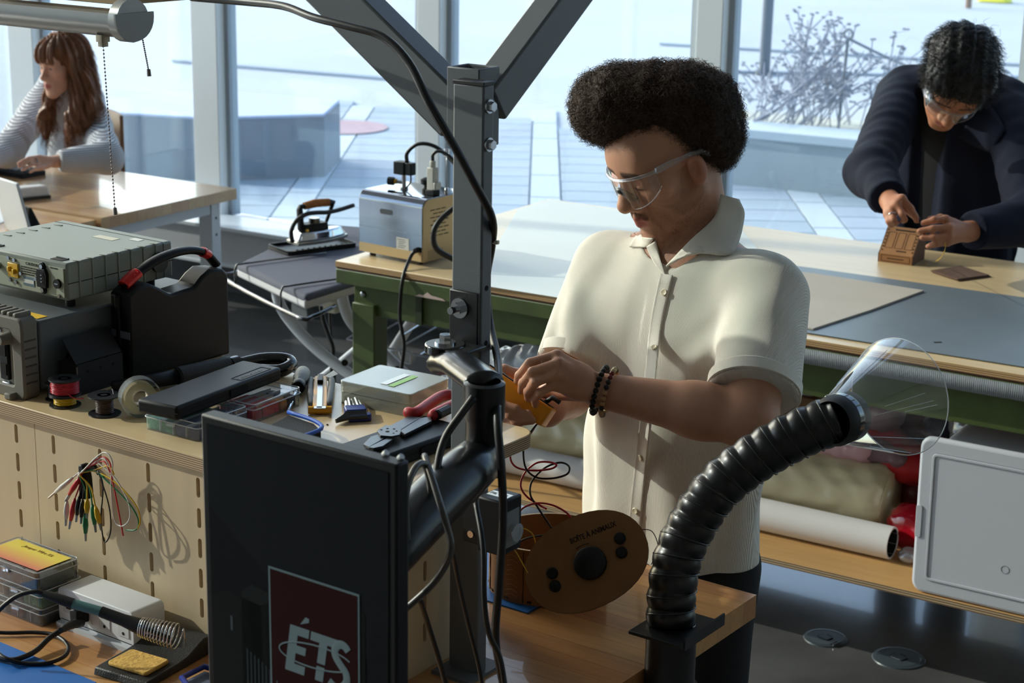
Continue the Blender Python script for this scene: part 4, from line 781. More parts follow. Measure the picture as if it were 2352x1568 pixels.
Vv, Q = sdf_mesh(q, .0055, .03); Vv = relax(Vv, Q, 2); N = vnormals(Vv, Q); lq = hw.loc(Vv); an = np.arctan2(lq[:, 0], lq[:, 1]); wv = np.clip((-lq[:, 2]+.03)/.2, 0, 1)
Vv = Vv+N*(.006*np.sin(an*16+5*lq[:, 2]+6*np.sin(lq[:, 2]*28)*wv*.4)+.004*np.sin(an*37+9*lq[:, 2])+.006*wv*vnoise(Vv, 28, 2))[:, None]; N = vnormals(Vv, Q)
M_au = mat('auburn_hair', (112, 70, 44), .42, var=.25, vs=30, bump=.5, bs=150, spec=.4, stretch=(1, 1, .25)); hair = link('hair', np_mesh('hair', Vv@Mi[:3, :3].T+Mi[:3, 3], Q), M_au, pw, smooth=3.2)
fr_ok = ~((lq[:, 2] > .0) & (lq[:, 1] > .03)); sv, sf = strands(Vv[fr_ok], N[fr_ok], 4500, .06, .0008, .006, 31, flow=lambda p, n: n*.22-hw.B[:, 2]*.9+(hw.B[:, 1]*.6 if ((p-hw.C)@hw.B[:, 2]) > .05 and ((p-hw.C)@hw.B[:, 1]) > .03 else 0), seg=6); o = link('hair_locks', np_mesh('hl', sv@Mi[:3, :3].T+Mi[:3, 3], sf), mat('auburn_strand', (126, 82, 54), .45), hair, smooth=0); o['kind'] = 'stuff'
tag(obj('finger_ring', MB().tube([(.0105*math.cos(a), .0105*math.sin(a), 0) for a in np.linspace(0, 6.283, 20)[:-1]], .002, 6, closed=True), mat('dark_silver', (110, 112, 116), .3, metal=1)), 'dark silver ring on the typing hand over the keyboard', 'ring').matrix_world = frame((D(93, 369, 7.17)+D(71, 371, 7.13))/2, None, (0, 0, 1), D(71, 371, 7.13)-D(93, 369, 7.17))
# ================================================================ on and around the workbench
def bthing(name, lab, cat, s, t, z, rot=0., group=None): return thing(name, lab, cat, W(s, t, z), -BA+rot, group=group)
M_frame = mat('grey_powder_steel', (92, 97, 102), .45, metal=.0, bump=.12, bs=500); M_blackmetal = mat('black_powder_steel', (26, 27, 29), .38, bump=.1, bs=500); M_gloss = mat('gloss_black', (18, 19, 21), .16, coat=.5); M_dark = mat('dark_hole', (10, 10, 11), .9)
def BTH(p): return V3(ST(np.array(p)))            # world -> bench frame
# ---- steel post with two raking arms, plank and lamp above
fr = thing('steel_bench_frame', 'grey square steel post with two raking arms bolted to the bench', 'steel frame', W(0, 0, BZ), -BA); zo = BZ
pa, pb = -1.567, 2.115
def rtube(mb, p0, p1, w, h, up=(0, 0, 1)):
    p0, p1 = Vector(p0), Vector(p1); d = (p1-p0); L = d.length; Mx = frame(p0, d, None, up) if False else frame(p0, d, Vector(up).cross(d)); return mb.add([Mx @ Vector((x, y*w/2, z*h/2)) for x in (0, L) for y, z in ((-1, -1), (1, -1), (1, 1), (-1, 1))], [(0, 3, 2, 1), (4, 5, 6, 7), (0, 1, 5, 4), (1, 2, 6, 5), (2, 3, 7, 6), (3, 0, 4, 7)])
post = obj('post', MB().box((pa-.028, pb+.013, (1.803-zo)/2), (.056, .026, 1.803-zo)), M_frame, fr, bev=.003)
for z in (1.62, 1.46+.04, 1.415, 1.36, 1.30, 1.07, 1.0): obj('post_hole', MB().cyl((pa+.0002, pb+.013, z-zo), (pa+.0006, pb+.013, z-zo), .0042, n=12), M_dark, post)
obj('post_cap', MB().box((pa-.028, pb+.013, 1.8045-zo), (.0575, .0275, .006)), M_rubber, post, bev=.001)
ob = [(-.03, -.026), (.03, -.026), (.03, .026), (-.03, .026)]; ib = [(x*.86, y*.84) for x, y in ob]; sx, sy = pa-.058, pb+.052
sock = obj('socket_tube', MB().ring(ob, ib, 1.705-zo, 1.822-zo, Tr(sx, sy, 0)), M_frame, fr, bev=.002)
obj('arm', rtube(MB(), (sx-.02, sy, 1.745-zo), (sx-.62, sy, 2.16-zo), .05, .075), M_frame, fr, bev=.004); obj('arm', rtube(MB(), (sx+.01, sy+.02, 1.765-zo), (sx+.01, sy+.52, 2.12-zo), .048, .06), M_frame, fr, bev=.004)
for z in (1.772, 1.716):
    bo = obj('bolt', MB().cyl((pa, pb+.013, z-zo), (pa+.003, pb+.013, z-zo), .0105, n=18).cyl((pa+.003, pb+.013, z-zo), (pa+.010, pb+.013, z-zo), .0075, n=6), M_bolt, fr)
obj('foot_plate', MB().box((pa-.028, pb+.013, .003), (.075, .09, .006)), M_frame, fr)
k = BTH(D(278, 12, 3.0)); pk0 = obj('overhead_plank', MB().box((k[0]-.24, k[1]+.12, k[2]-zo+.012), (.48, .24, .024)), mat('pine_plank', (150, 128, 92), .7, var=.1, vs=8), fr, bev=.001)
obj('plank_bracket', rtube(MB(), (k[0]-.1, k[1]+.1, k[2]+.024-zo), (sx-.6, sy, 2.14-zo), .03, .03), M_frame, fr); obj('caster_pad', MB().cyl((k[0]-.02, k[1]+.205, k[2]-zo-.006), (k[0]-.02, k[1]+.205, k[2]-zo), .012, n=14), M_steel, pk0)
# ---- tube lamp under the plank with two pull chains
c = BTH(D(306, 42, 3.0)); R = .034; lm = bthing('tube_lamp', 'grey tubular work lamp with pull chains under the plank', 'lamp', c[0], c[1]+.0, c[2]-.034)
prof = [(R*1.0*math.cos(a), .034+R*math.sin(a)) for a in np.linspace(math.pi, 2*math.pi, 14)]+[(R, .034+.008), (-R, .034+.008)]
obj('housing', MB().prism([(x, y) for x, y in prof], -.46, 0, Rz(math.pi/2) @ Rx(math.pi/2) @ Tr(0, 0, 0)), mat('lamp_grey', (150, 150, 148), .3, metal=.4), lm)
obj('end_cap', MB().prism([(x*1.25, .034+(y-.034)*1.12) for x, y in prof], 0, .004, Rz(math.pi/2) @ Rx(math.pi/2)), mat('lamp_cap_grey', (132, 134, 134), .45, metal=.3), lm)
obj('cap_disc', MB().cyl((-.022, 0, .03), (-.001, 0, .03), .036, n=20), mat('lamp_grey'), lm)
obj('chain_socket', MB().prism(rrect(.018, .018, .003), -.012, .0, Tr(-.062, -.012, .004)).prism(rrect(.013, .013, .002), -.02, -.012, Tr(-.062, -.012, .004)), mat('lamp_brass_grey', (150, 142, 124), .4, metal=.5), lm)
def chain(x, y, z0, L, n):
    mb = MB()
    for i in range(n): mb.sph((x+.012*i/n, y, z0-L*i/(n-1)), .0017, 6, 5)
    mb.cyl((x, y, z0), (x+.012, y, z0-L), .0004, n=4); ch = obj('bead_chain', mb, mat('bead_metal', (120, 112, 110), .3, metal=.9), lm, smooth=3.2); obj('chain_end', MB().cyl((x+.012, y, z0-L), (x+.013, y, z0-L-.012), .0032, .0038, n=10), mat('bead_metal'), ch)
chain(-.062, -.012, -.016, .272, 46); chain(-.012, .03, -.002, .05, 16)
# ---- power/test instruments stacked on the riser
iu = bthing('power_supply', 'large grey bench instrument with rubber bumpers and fan on riser', 'instrument', -2.425, 1.952, SZ); wd_, dp, ht = .36, .415, .135
M_inst = mat('warm_grey_case', (112, 114, 112), .55, bump=.05, bs=300); M_instp = mat('pale_panel', (166, 166, 156), .5); M_bump = mat('grey_rubber_bumper', (112, 108, 100), .7)
obj('case', MB().box((-wd_/2, dp/2+.02, ht/2+.004), (wd_, dp-.04, ht-.012)), mat('slate_case', (86, 92, 96), .5, bump=.06, bs=300), iu, bev=.004)
obj('rear_panel', MB().box((-wd_/2, .014, ht/2), (wd_-.04, .012, ht-.024)), M_instp, iu)
bz = obj('bumper', MB().ring(rrect(wd_+.006, ht+.012, .012), rrect(wd_-.05, ht-.036, .006), 0, .035, Tr(-wd_/2, .035, ht/2+.004) @ Rx(math.pi/2)), M_bump, iu, bev=.004)
for i in range(7): obj('bumper_rib', MB().box((-.018-i*.0155, .02, ht+.012), (.010, .034, .010)), M_bump, bz, bev=.003)
for i in range(6): obj('side_groove', MB().box((.0035, .017, .03+i*.015), (.0012, .024, .003)), mat('dark_rubber_groove', (70, 67, 62), .8), bz)
obj('corner_foot', MB().box((-.026, .0, .006), (.018, .03, .012), ), M_bump, bz, bev=.003); obj('knob', MB().cyl((-.032, .004, ht-.028), (-.032, -.022, ht-.028), .012, .009, n=16), M_bump, iu)
obj('iec_block', MB().box((-.05, .005, .065), (.022, .008, .072)), M_blackp, iu, bev=.002); 
for z in (.048, .082): obj('inlet_slot', MB().box((-.05, .0005, z), (.014, .002, .020)), M_dark, iu)
fan = obj('fan_grille', MB().tube([(-.1+.030*math.cos(a), .006, .07+.030*math.sin(a)) for a in np.linspace(0, 6.283, 32)[:-1]], .0022, 6, closed=True), M_blackp, iu, smooth=3.2)
for rr_ in (.022, .014): obj('fan_ring', MB().tube([(-.1+rr_*math.cos(a), .006, .07+rr_*math.sin(a)) for a in np.linspace(0, 6.283, 28)[:-1]], .0014, 6, closed=True), M_steel, fan)
obj('fan_hub', MB().cyl((-.1, .008, .07), (-.1, .004, .07), .008, n=16), M_blackp, fan)
for x, z in ((-.062, ht-.02), (-.062, .03), (-.045, .022), (-.04, .10)): obj('screw', MB().cyl((x, .009, z), (x, .005, z), .0038, n=10), M_steel, iu)
obj('serial_port', MB().box((-.05, .006, .02), (.022, .006, .008)), M_steel, iu, bev=.002); obj('side_screw', MB().cyl((-.001, .1, .06), (.0015, .1, .06), .006, n=14), M_steel, iu)
obj('warning_label', MB().box((-.10, .062, ht-.0012), (.17, .022, .0006)), mat('yellow_label', (222, 178, 32), .5), iu)
fc = bthing('frequency_counter', 'grey-green bench counter with ribbed cover and yellow voltage plate', 'instrument', -2.437, 2.070, 1.334); w2, d2, h2, zf = .30, .252, .068, .018
M_fc = mat('grey_green_case', (128, 134, 126), .55, bump=.06, bs=350); M_fcd = mat('dark_grey_green', (70, 76, 74), .55)
body = obj('case', MB().box((-w2/2, d2/2, zf+h2/2), (w2, d2, h2)), M_fc, fc, bev=.004)
obj('rear_panel', MB().box((-w2/2, -.0012, zf+h2/2-.002), (w2-.012, .004, h2-.016)), mat('panel_green', (158, 162, 144), .5), fc); obj('seam', MB().box((.0002, d2/2, zf+h2*.46), (.0012, d2-.002, .0012)), M_dark, body)
obj('front_bezel_seam', MB().box((-w2/2, d2-.022, zf+h2+.0002), (w2-.004, .0012, .0010)).box((.0002, d2-.022, zf+h2/2), (.001, .0012, h2-.004)), M_fcd, body)
for i in range(7):
    y = .028+i*.0305; obj('cover_rib', MB().box((-.004, y, zf+h2+.0006), (.020, .0045, .0022)), M_fc, body, bev=.001); obj('cover_rib', MB().box((.0006, y, zf+h2*.5), (.0022, .0035, h2*.94)), M_fc, body, bev=.001); obj('cover_rib', MB().box((-w2+.034, y, zf+h2+.0006), (.022, .0045, .0022)), M_fc, body, bev=.001)
for x in (-.036, -.21): obj('handle_slot', MB().box((x, .014, zf+h2+.0004), (.030, .014, .0012)), M_dark, body); obj('slot_lip', MB().box((x, .023, zf+h2+.0012), (.030, .004, .003)), M_fcd, body)
for x in (-.03, -w2+.03):
    for y in (.03, d2-.03): obj('foot', MB().cyl((x, y, 0), (x, y, zf), .009, n=12), M_rubber, fc)
iec = obj('mains_inlet', MB().prism([(-.012, -.016), (.012, -.016), (.014, .008), (.010, .018), (-.010, .018), (-.014, .008)], 0, .007, Tr(-.058, -.003, zf+h2/2) @ Rx(math.pi/2)).prism(circ(.0075, 14), 0, .004, Tr(-.058, -.003, zf+h2/2+.022) @ Rx(math.pi/2)).prism(circ(.0075, 14), 0, .004, Tr(-.058, -.003, zf+h2/2-.021) @ Rx(math.pi/2)), M_blackp, fc, bev=.001)
obj('inlet_cavity', MB().prism([(-.008, -.011), (.008, -.011), (.009, .006), (.006, .012), (-.006, .012), (-.009, .006)], 0, .0004, Tr(-.058, -.0102, zf+h2/2) @ Rx(math.pi/2)), M_dark, iec)
for z in (-.005, .001, .007): obj('pin', MB().box((-.056, -.0105, zf+h2/2+z), (.004, .002, .0016)), M_steel, iec)
for z in (.022, -.021): obj('screw', MB().cyl((-.058, -.007, zf+h2/2+z), (-.058, -.0092, zf+h2/2+z), .004, n=10), M_steel, iec)
obj('fuse_holder', MB().cyl((-.02, -.003, zf+h2/2-.004), (-.02, -.008, zf+h2/2-.004), .0085, n=18), M_blackp, fc); obj('fuse_slot', MB().box((-.02, -.0084, zf+h2/2-.004), (.009, .001, .002)), M_steel, fc)
obj('voltage_plate', MB().box((-.138, -.005, zf+h2/2+.003), (.028, .003, .026)).box((-.145, -.009, zf+h2/2+.005), (.005, .006, .009)).box((-.132, -.009, zf+h2/2+.002), (.005, .006, .009)), mat('amber_plate', (214, 168, 40), .35), fc, bev=.001)
for x, z in ((-.15, .024), (-.134, .022), (-.118, .0), (-.148, -.016), (-.132, -.018), (-.018, -.026), (-.078, -.004)): obj('screw', MB().cyl((x, -.003, zf+h2/2+z), (x, -.0068, zf+h2/2+z), .0034, n=10), M_steel, fc)
obj('bnc_socket', MB().cyl((-.178, -.003, zf+h2/2+.006), (-.178, -.016, zf+h2/2+.006), .006, n=14), M_steel, fc)
sl = obj('serial_label', MB().box((-.098, -.0036, zf+h2/2-.012), (.030, .0008, .016)), mat('blue_grey_label', (92, 112, 126), .5), fc); obj('label_strip', MB().box((-.098, -.0042, zf+h2/2-.012), (.027, .0006, .007)), mat('white_label', (206, 206, 200), .6), sl)
TXT = mat('dark_print', (60, 62, 58), .7)
RX = Rx(math.pi/2)
text('print', 'CAUTION', .0075, TXT, fc, Tr(-.105, -.0035, zf+h2/2+.018) @ RX)
text('print', 'FUSE RATING', .0034, TXT, fc, Tr(-.040, -.0035, zf+h2/2+.021) @ RX)
for i in range(4): text('print', ['TO AVOID ELECTRIC SHOCK', 'PROTECTIVE GROUNDING', 'DO NOT REMOVE COVER', 'QUALIFIED PERSONNEL'][i], .0034, TXT, fc, Tr(-.118, -.0035, zf+h2/2+.012-i*.0042) @ RX)
for (x, y, w_, d_, m_) in ((-.11, .19, .055, .020, ('cream_label', (196, 190, 168))), (-.055, .215, .026, .016, ('white_label', (206, 206, 200)))): obj('paper_label', MB().box((x, y, zf+h2+.0004), (w_, d_, .0004)), mat(m_[0], m_[1], .6), body)
obj('handle_pivot', MB().cyl((.0, .215, zf+h2*.5), (.008, .215, zf+h2*.5), .019, n=22), M_fcd, fc)
# ---- black tool case standing on edge, red latches on its handle
tc = bthing('tool_case', 'black plastic tool case standing upright with red handle latches', 'tool case', -2.372, 2.150, SZ, math.radians(-3)); Lc, Hc, Th = .240, .168, .052
prof = [(0, .0), (Lc, .0), (Lc, Hc-.012), (Lc-.012, Hc), (Lc-.045, Hc+.004), (Lc-.065, Hc-.006), (Lc-.085, Hc-.022), (.10, Hc-.026), (.075, Hc-.010), (.05, Hc+.003), (.02, Hc), (0, Hc-.012)]
shell = obj('shell', MB().prism(prof, -Th, 0, frame((0, 0, 0), (0, 1, 0), (0, 0, 1))), M_blackp, tc, bev=.006, seg=3)
shell.data.transform(Matrix.Diagonal((1, 1, 1, 1))); obj('shell_ridge', MB().box((-Th/2, -.002, Hc*.47), (.012, .008, Hc*.9)), M_blackp, tc, bev=.003); obj('seam', MB().box((-Th*.62, -.0006, Hc*.47), (.0016, .002, Hc*.92)), M_dark, tc)
hp = cr([(-Th/2, .012, Hc+.002), (-Th/2, .045, Hc+.020), (-Th/2, .10, Hc+.038), (-Th/2, .16, Hc+.042), (-Th/2, .205, Hc+.030), (-Th/2, .232, Hc+.004)], 5)
obj('handle', MB().tube(hp, .0125, 10, flat=.62, up=(0, 0, 1)), M_blackp, tc, smooth=3.2)
M_red = mat('red_plastic', (206, 34, 34), .35)
for a, b in ((.006, .052), (.190, .212)):
    i0 = [p for p in hp if a <= p[1] <= b]; i0 = i0 if len(i0) > 1 else hp[:3]; la = obj('latch', MB().tube(i0, .0145, 10, flat=.66, up=(0, 0, 1)), M_red, tc, bev=.001, smooth=.8)
    for q_ in i0[1:-1]: obj('latch_grip', MB().tube([q_+np.array([-.011, 0, .0075]), q_+np.array([.011, 0, .0075])], .0009, 5), M_red, la)
obj('tape_mark', MB().box((-.020, -.0034, Hc*.50), (.05, .001, .013)), mat('grey_scuff', (92, 94, 104), .5), tc)
# ---- open black carton
bx_ = bthing('black_carton', 'small open black cardboard box with raised flap on riser', 'box', -2.374, 2.028, SZ, math.radians(2)); cw, cd, chh = .046, .108, .056
M_card = mat('black_card', (20, 20, 22), .75); M_worn = mat('worn_card_edge', (120, 108, 92), .8)
for c_, d_ in (((-cw/2, cd/2, .001), (cw, cd, .002)), ((0, cd/2, chh/2), (.002, cd, chh)), ((-cw, cd/2, chh/2), (.002, cd, chh)), ((-cw/2, 0, chh/2), (cw, .002, chh)), ((-cw/2, cd, chh/2), (cw, .002, chh))): obj('carton_wall', MB().box(c_, d_), M_card, bx_)
obj('flap', MB().box((0, 0, 0), (.002, cd, .052), Tr(-.018, cd/2, chh+.021) @ Ry(math.radians(-38))), M_card, bx_); obj('tuck_flap', MB().box((-cw*.55, .012, chh), (cw*.8, .03, .0015)), M_card, bx_); obj('worn_edge', MB().box((.0006, -.0006, chh/2), (.0016, .0016, chh-.006)), M_worn, bx_)
for y in (.025, .055, .085): obj('vent_hole', MB().cyl((.0011, y, .04), (.0014, y, .04), .003, n=10), M_dark, bx_)
# ---- wire spools
M_spool = mat('black_spool', (34, 35, 36), .4)
def spool(t, z0, r, h, m, core=.6):
    sp = obj('flange', MB().lathe([(.006, 0), (r, 0), (r, .0022), (.006, .0022), (.006, 0)], 28, Tr(0, 0, z0)), M_spool, t); obj('flange', MB().lathe([(.006, 0), (r, 0), (r, .0022), (.006, .0022), (.006, 0)], 28, Tr(0, 0, z0+h-.0022)), M_spool, t)
    obj('hub', MB().cyl((0, 0, z0), (0, 0, z0+h), r*.42), M_spool, t)
    if m: obj('wire_winding', MB().tube([(r*core*(1+.03*math.sin(i*1.7))*math.cos(i*.52), r*core*(1+.03*math.sin(i*1.7))*math.sin(i*.52), z0+.0035+(h-.007)*((i/110) % 1 if (i//110) % 2 == 0 else 1-(i/110) % 1)) for i in range(220)], .0012, 6), m, t, smooth=3.2)
s1 = bthing('wire_spool', 'black spool of yellow wire under the red wire spool', 'wire spool', -2.352, 1.980, SZ); spool(s1, 0, .027, .020, mat('yellow_wire', (214, 172, 30), .35), .66)
s2 = bthing('wire_spool', 'black spool of red wire stacked on the yellow wire spool', 'wire spool', -2.352, 1.981, SZ+.020); spool(s2, 0, .027, .028, mat('red_wire', (178, 28, 48), .3), .86); obj('loose_end', MB().tube(cr([(.02, -.012, .008), (.028, -.01, .002), (.036, -.004, -.001), (.046, .0, .001)], 4), .0011, 6), mat('red_wire'), s2)
s3 = bthing('wire_spool', 'nearly empty black spool of brown wire beside adhesive tape roll', 'wire spool', -2.262, 1.988, SZ); spool(s3, 0, .0275, .034, mat('brown_wire', (70, 50, 42), .4), .52); obj('loose_end', MB().tube(cr([(.01, .012, .033), (0, .018, .040), (-.008, .012, .036)], 5), .0008, 5), mat('brown_wire'), s3)
s4 = bthing('wire_spool', 'dark wire spool tucked behind the red spool by bumper', 'wire spool', -2.392, 1.992, SZ); spool(s4, 0, .0165, .03, mat('black_wire', (28, 28, 30), .4), .7)
# ---- clear tape roll standing on edge
tp = thing('tape_roll', 'roll of clear adhesive tape in dispenser standing on its edge', 'tape', M=Tr(*W(-2.205, 2.016, SZ+.0345)) @ Rz(-BA+math.radians(62)) @ Rx(math.pi/2))
obj('tape_coil', MB().lathe([(.014, -.0085), (.027, -.0085), (.027, .0085), (.014, .0085), (.014, -.0085)], 36), mat_clear('milky_tape', (252, 246, 226), .2, .12, .42, (222, 210, 178)), tp); obj('tape_core', MB().lathe([(.0125, -.009), (.014, -.009), (.014, .009), (.0125, .009), (.0125, -.009)], 30), mat('white_core', (214, 204, 188), .6), tp)
obj('dispenser_shell', MB().lathe([(.0335, -.011), (.0345, -.011), (.0345, .011), (.0335, .011), (.0335, -.011)], 30, None, math.radians(20), math.radians(320)).lathe([(.012, -.0115), (.0345, -.0115)], 30, None, math.radians(20), math.radians(320)), mat_clear('clear_styrene', (250, 250, 248), .22, .03, .10), tp)
# ---- clear organiser boxes
M_org = mat_clear('clear_pp', (248, 250, 252), .10, .06, .06, (214, 222, 230)); M_orgc = mat_clear('clear_crystal', (250, 250, 252), .22, .03, .06)
def organiser(name, lab, s, t, z, L, Wd, Hh, rot, cells, group=None, m=None, nd=4):
    o = bthing(name, lab, 'organizer box', s, t, z, rot, group); m = m or M_org
    rc = rrect(L, Wd, .006); n_ = len(rc); tw_ = MB().add([(x, y, 0) for x, y in rc]+[(x*1.004, y*1.004, Hh*.74) for x, y in rc], [(i, (i+1) % n_, n_+(i+1) % n_, n_+i) for i in range(n_)]+[tuple(range(n_))]); obj('tray', tw_, m, o)
    rl_ = rrect(L+.002, Wd+.002, .007); ld = obj('lid', MB().add([(x, y, Hh*.74) for x, y in rl_]+[(x*.99, y*.99, Hh) for x, y in rl_], [(i, (i+1) % n_, n_+(i+1) % n_, n_+i) for i in range(n_)]+[tuple(range(n_, 2*n_))]), m, o); obj('lid_rim', MB().tube([(x*.985, y*.985, Hh+.0006) for x, y in rl_], .0009, 5, closed=True), mat_clear('rim_plastic', (244, 246, 248), .3, .08, .35), ld); obj('tray_rim', MB().tube([(x*1.01, y*1.01, Hh*.73) for x, y in rl_], .0010, 5, closed=True), mat_clear('rim_plastic'), o)
    for i in range(1, nd): obj('divider', MB().box((-L/2+L*i/nd, 0, Hh*.36), (.0008, Wd-.006, Hh*.66)), mat_clear('rim_plastic'), o)
    for (x0, x1, y0, y1, c_) in cells: obj('contents', MB().prism(rrect((x1-x0)*L, (y1-y0)*Wd, .002), .0010, Hh*random.uniform(.5, .66), Tr((x0+x1)/2*L-L/2, (y0+y1)/2*Wd-Wd/2, 0), top=.97), mat('contents_%d_%d_%d' % c_, c_, .7, bump=1, bs=220, var=.3, vs=90), o)
    obj('latch', MB().box((0, -Wd/2-.002, Hh*.66), (.018, .003, .008)), m, o); return o
organiser('organizer_box', 'clear organizer box with green and blue parts under caliper case', -2.092, 2.035, SZ, .118, .118, .031, math.radians(2), [(.02, .25, .05, .95, (52, 120, 88)), (.25, .48, .05, .95, (64, 132, 96)), (.52, .74, .05, .95, (70, 86, 128)), (.76, .98, .05, .95, (44, 56, 96))])
organiser('organizer_box', 'clear organizer box with red and orange parts beside screwdriver', -2.075, 2.165, SZ, .085, .125, .032, math.radians(4), [(.05, .9, .05, .25, (170, 40, 56)), (.05, .9, .28, .62, (196, 52, 56)), (.3, .92, .64, .78, (190, 122, 48)), (.3, .92, .82, .96, (44, 46, 60))])
# ---- caliper case resting on the organisers
def slab(t_, L, Wd, Hh, m, bev=.005): return obj('case_body', MB().box((0, 0, Hh/2), (L, Wd, Hh)), m, t_, bev=bev, seg=3)
Ax = BTH(Z(366, 940, SZ+.045)); Bx = BTH(Z(597, 852, SZ+.045)); an = math.atan2(Bx[1]-Ax[1], Bx[0]-Ax[0]); Ln = math.hypot(Bx[1]-Ax[1], Bx[0]-Ax[0])
cl = bthing('caliper_case', 'long black plastic caliper case lying across the clear organizers', 'case', (Ax[0]+Bx[0])/2, (Ax[1]+Bx[1])/2, SZ+.0335, an); slab(cl, Ln+.012, .084, .024, M_blackp)
obj('case_seam', MB().box((0, 0, .012), (Ln+.0125, .0845, .0012)), M_dark, cl); obj('latch', MB().box((.02, -.0425, .012), (.045, .003, .012)), M_dark, cl); obj('label_recess', MB().ring(rrect(.085, .022, .002), rrect(.082, .019, .002), .024, .0245, Tr(Ln/2-.055, -.024, 0)), M_dark, cl)
text('embossed_text', 'DIGITAL CALIPER', .0085, mat('embossed_black', (40, 41, 43), .35), cl, Tr(Ln/2-.094, -.028, .0242))
# ---- black bottle brush style handle with loop behind the case
hb = bthing('looped_strap_handle', 'black ribbed tool handle with curved loop lying behind caliper case', 'tool', *BTH(Z(520, 860, SZ)), 0)
o0 = np.array(hb.matrix_world.translation); rot = np.array(hb.matrix_world.inverted())[:3, :3]
def loc(p): return rot@(np.array(p)-o0)
obj('shaft', MB().tube([loc(Z(258, 888, SZ+.012)), loc(Z(330, 878, SZ+.014)), loc(Z(410, 864, SZ+.018))], [.010, .013, .014], 12), M_rubber, hb, smooth=3.2); obj('ribbed_grip', MB().tube([loc(Z(410+i*12, 864-i*2.6, SZ+.02)) for i in range(11)], [.017+.0007*(i % 2) for i in range(11)], 14), mat('charcoal_rubber', (44, 46, 49), .55, bump=.4, bs=300), hb)
obj('band', MB().tube([loc(Z(528, 840, SZ+.02)), loc(Z(545, 836, SZ+.02))], .0165, 14), M_gloss, hb); obj('loop', MB().tube(cr([loc(Z(545, 838, SZ+.02)), loc(Z(600, 826, SZ+.022)), loc(Z(655, 826, SZ+.022)), loc(Z(668, 838, SZ+.017)), loc(Z(640, 852, SZ+.012)), loc(Z(590, 850, SZ+.012))], 5), .012, 10, flat=1.1, up=(0, 0, 1)), M_gloss, hb, smooth=3.2)
# ---- screwdriver leaning: handle up right
sdv = bthing('screwdriver', 'screwdriver with grey knurled handle and steel shaft on riser', 'screwdriver', *BTH(Z(672, 925, SZ)), 0); o0 = np.array(sdv.matrix_world.translation); rot = np.array(sdv.matrix_world.inverted())[:3, :3]
a, b, c_ = Z(660, 948, SZ+.004), Z(684, 890, SZ+.0145), Z(698, 851, SZ+.015); ax = (loc(c_)-loc(b))/np.linalg.norm(loc(c_)-loc(b)); Mh = frame(loc(b), None, (0, 0, 1), ax)
obj('shaft', MB().cyl(loc(a), loc(b), .0028, n=10), M_chrome, sdv); hl = np.linalg.norm(loc(c_)-loc(b)); obj('ferrule', MB().lathe([(0, 0), (.011, 0), (.0125, .004), (.0125, .018), (.0085, .024)], 20, Mh), M_blackp, sdv)
obj('handle', MB().lathe([(.0085, .022), (.010, .030), (.0135, .045), (.0148, .060), (.0135, hl*.86), (.010, hl*.97), (0, hl)], 20, Mh), mat('grey_knurl', (92, 94, 92), .4, bump=.9, bs=420), sdv, smooth=3.2); obj('hang_hole', MB().cyl(np.array(Mh @ Vector((.009, 0, hl*.88))), np.array(Mh @ Vector((.0125, 0, hl*.88))), .004, n=12), M_dark, sdv)
# ---- yellow and grey snap-blade knife tool
kf = thing('utility_knife', 'yellow and grey snap-off utility knife with blade out on riser', 'knife', M=frame(Z(735, 952, SZ), Z(738, 880, SZ)-Z(735, 952, SZ), None, (0, 0, 1))); M_yel = mat('amber_yellow', (214, 150, 26), .4); M_grip = mat('grey_grip', (82, 84, 86), .6)
KL = float(np.linalg.norm(Z(738, 880, SZ)-Z(735, 952, SZ))); obj('body', MB().prism([(.0, -.012), (KL*.3, -.013), (KL, -.010), (KL*1.05, .0), (KL, .012), (KL*.3, .014), (0, .012)], .002, .014), M_yel, kf, bev=.002)
for s in (-1, 1): obj('grip', MB().tube(cr([(KL*.1, s*.014, .008), (KL*.45, s*.017, .010), (KL*.8, s*.019, .010), (KL*1.02, s*.018, .008)], 4), [.004]+[.006]*11+[.004], 8), M_grip, kf, smooth=3.2)
obj('blade', MB().box((KL*.34, .001, .0152), (KL*.72, .009, .0014)), M_steel, kf); obj('slider', MB().box((KL*.82, .001, .018), (KL*.22, .010, .008)), M_blackp, kf, bev=.0015); obj('cross_guard', MB().tube([(.002, -.020, .008), (.002, .020, .008)], .007, 10), M_yel, kf); obj('clip', MB().box((-.004, .0, .014), (.012, .020, .0016)), M_steel, kf); obj('paper_tag', MB().add([(KL*.98, -.006, .0146), (KL*1.18, -.022, .0146), (KL*1.05, -.03, .0146), (KL*.92, -.016, .0146)], [(0, 1, 2, 3)]), mat('white_label'), kf)
# ---- hex key set in blue holder
hk = thing('hex_key_set', 'blue plastic hex key holder with chrome and black keys', 'hex keys', M=frame(Z(818, 960, SZ), Z(792, 900, SZ)-Z(818, 960, SZ), None, (0, 0, 1))); M_blue = mat('royal_blue_plastic', (30, 48, 128), .3)
obj('holder', MB().prism(rrect(.030, .036, .005), 0, .016, Tr(.012, 0, 0)).prism(rrect(.018, .040, .006), 0, .012, Tr(-.014, -.004, 0)), M_blue, hk, bev=.002)
for i in range(5): obj('hex_key', MB().cyl((.02, -.014+i*.007, .010+.003*(i % 2)), (.066-.004*abs(i-2), -.012+i*.0055, .012+.004*(i % 2)), .0032-.0003*abs(2-i), n=6), M_steel, hk)
for i in range(5): obj('hex_key', MB().tube([(.0-i*.006, -.016, .013-i*.001), (.002-i*.0065, .014, .013-i*.001), (-.004-i*.0065, .022+.004*i, .006)], .0026+.0003*i, 6), M_blackmetal, hk)
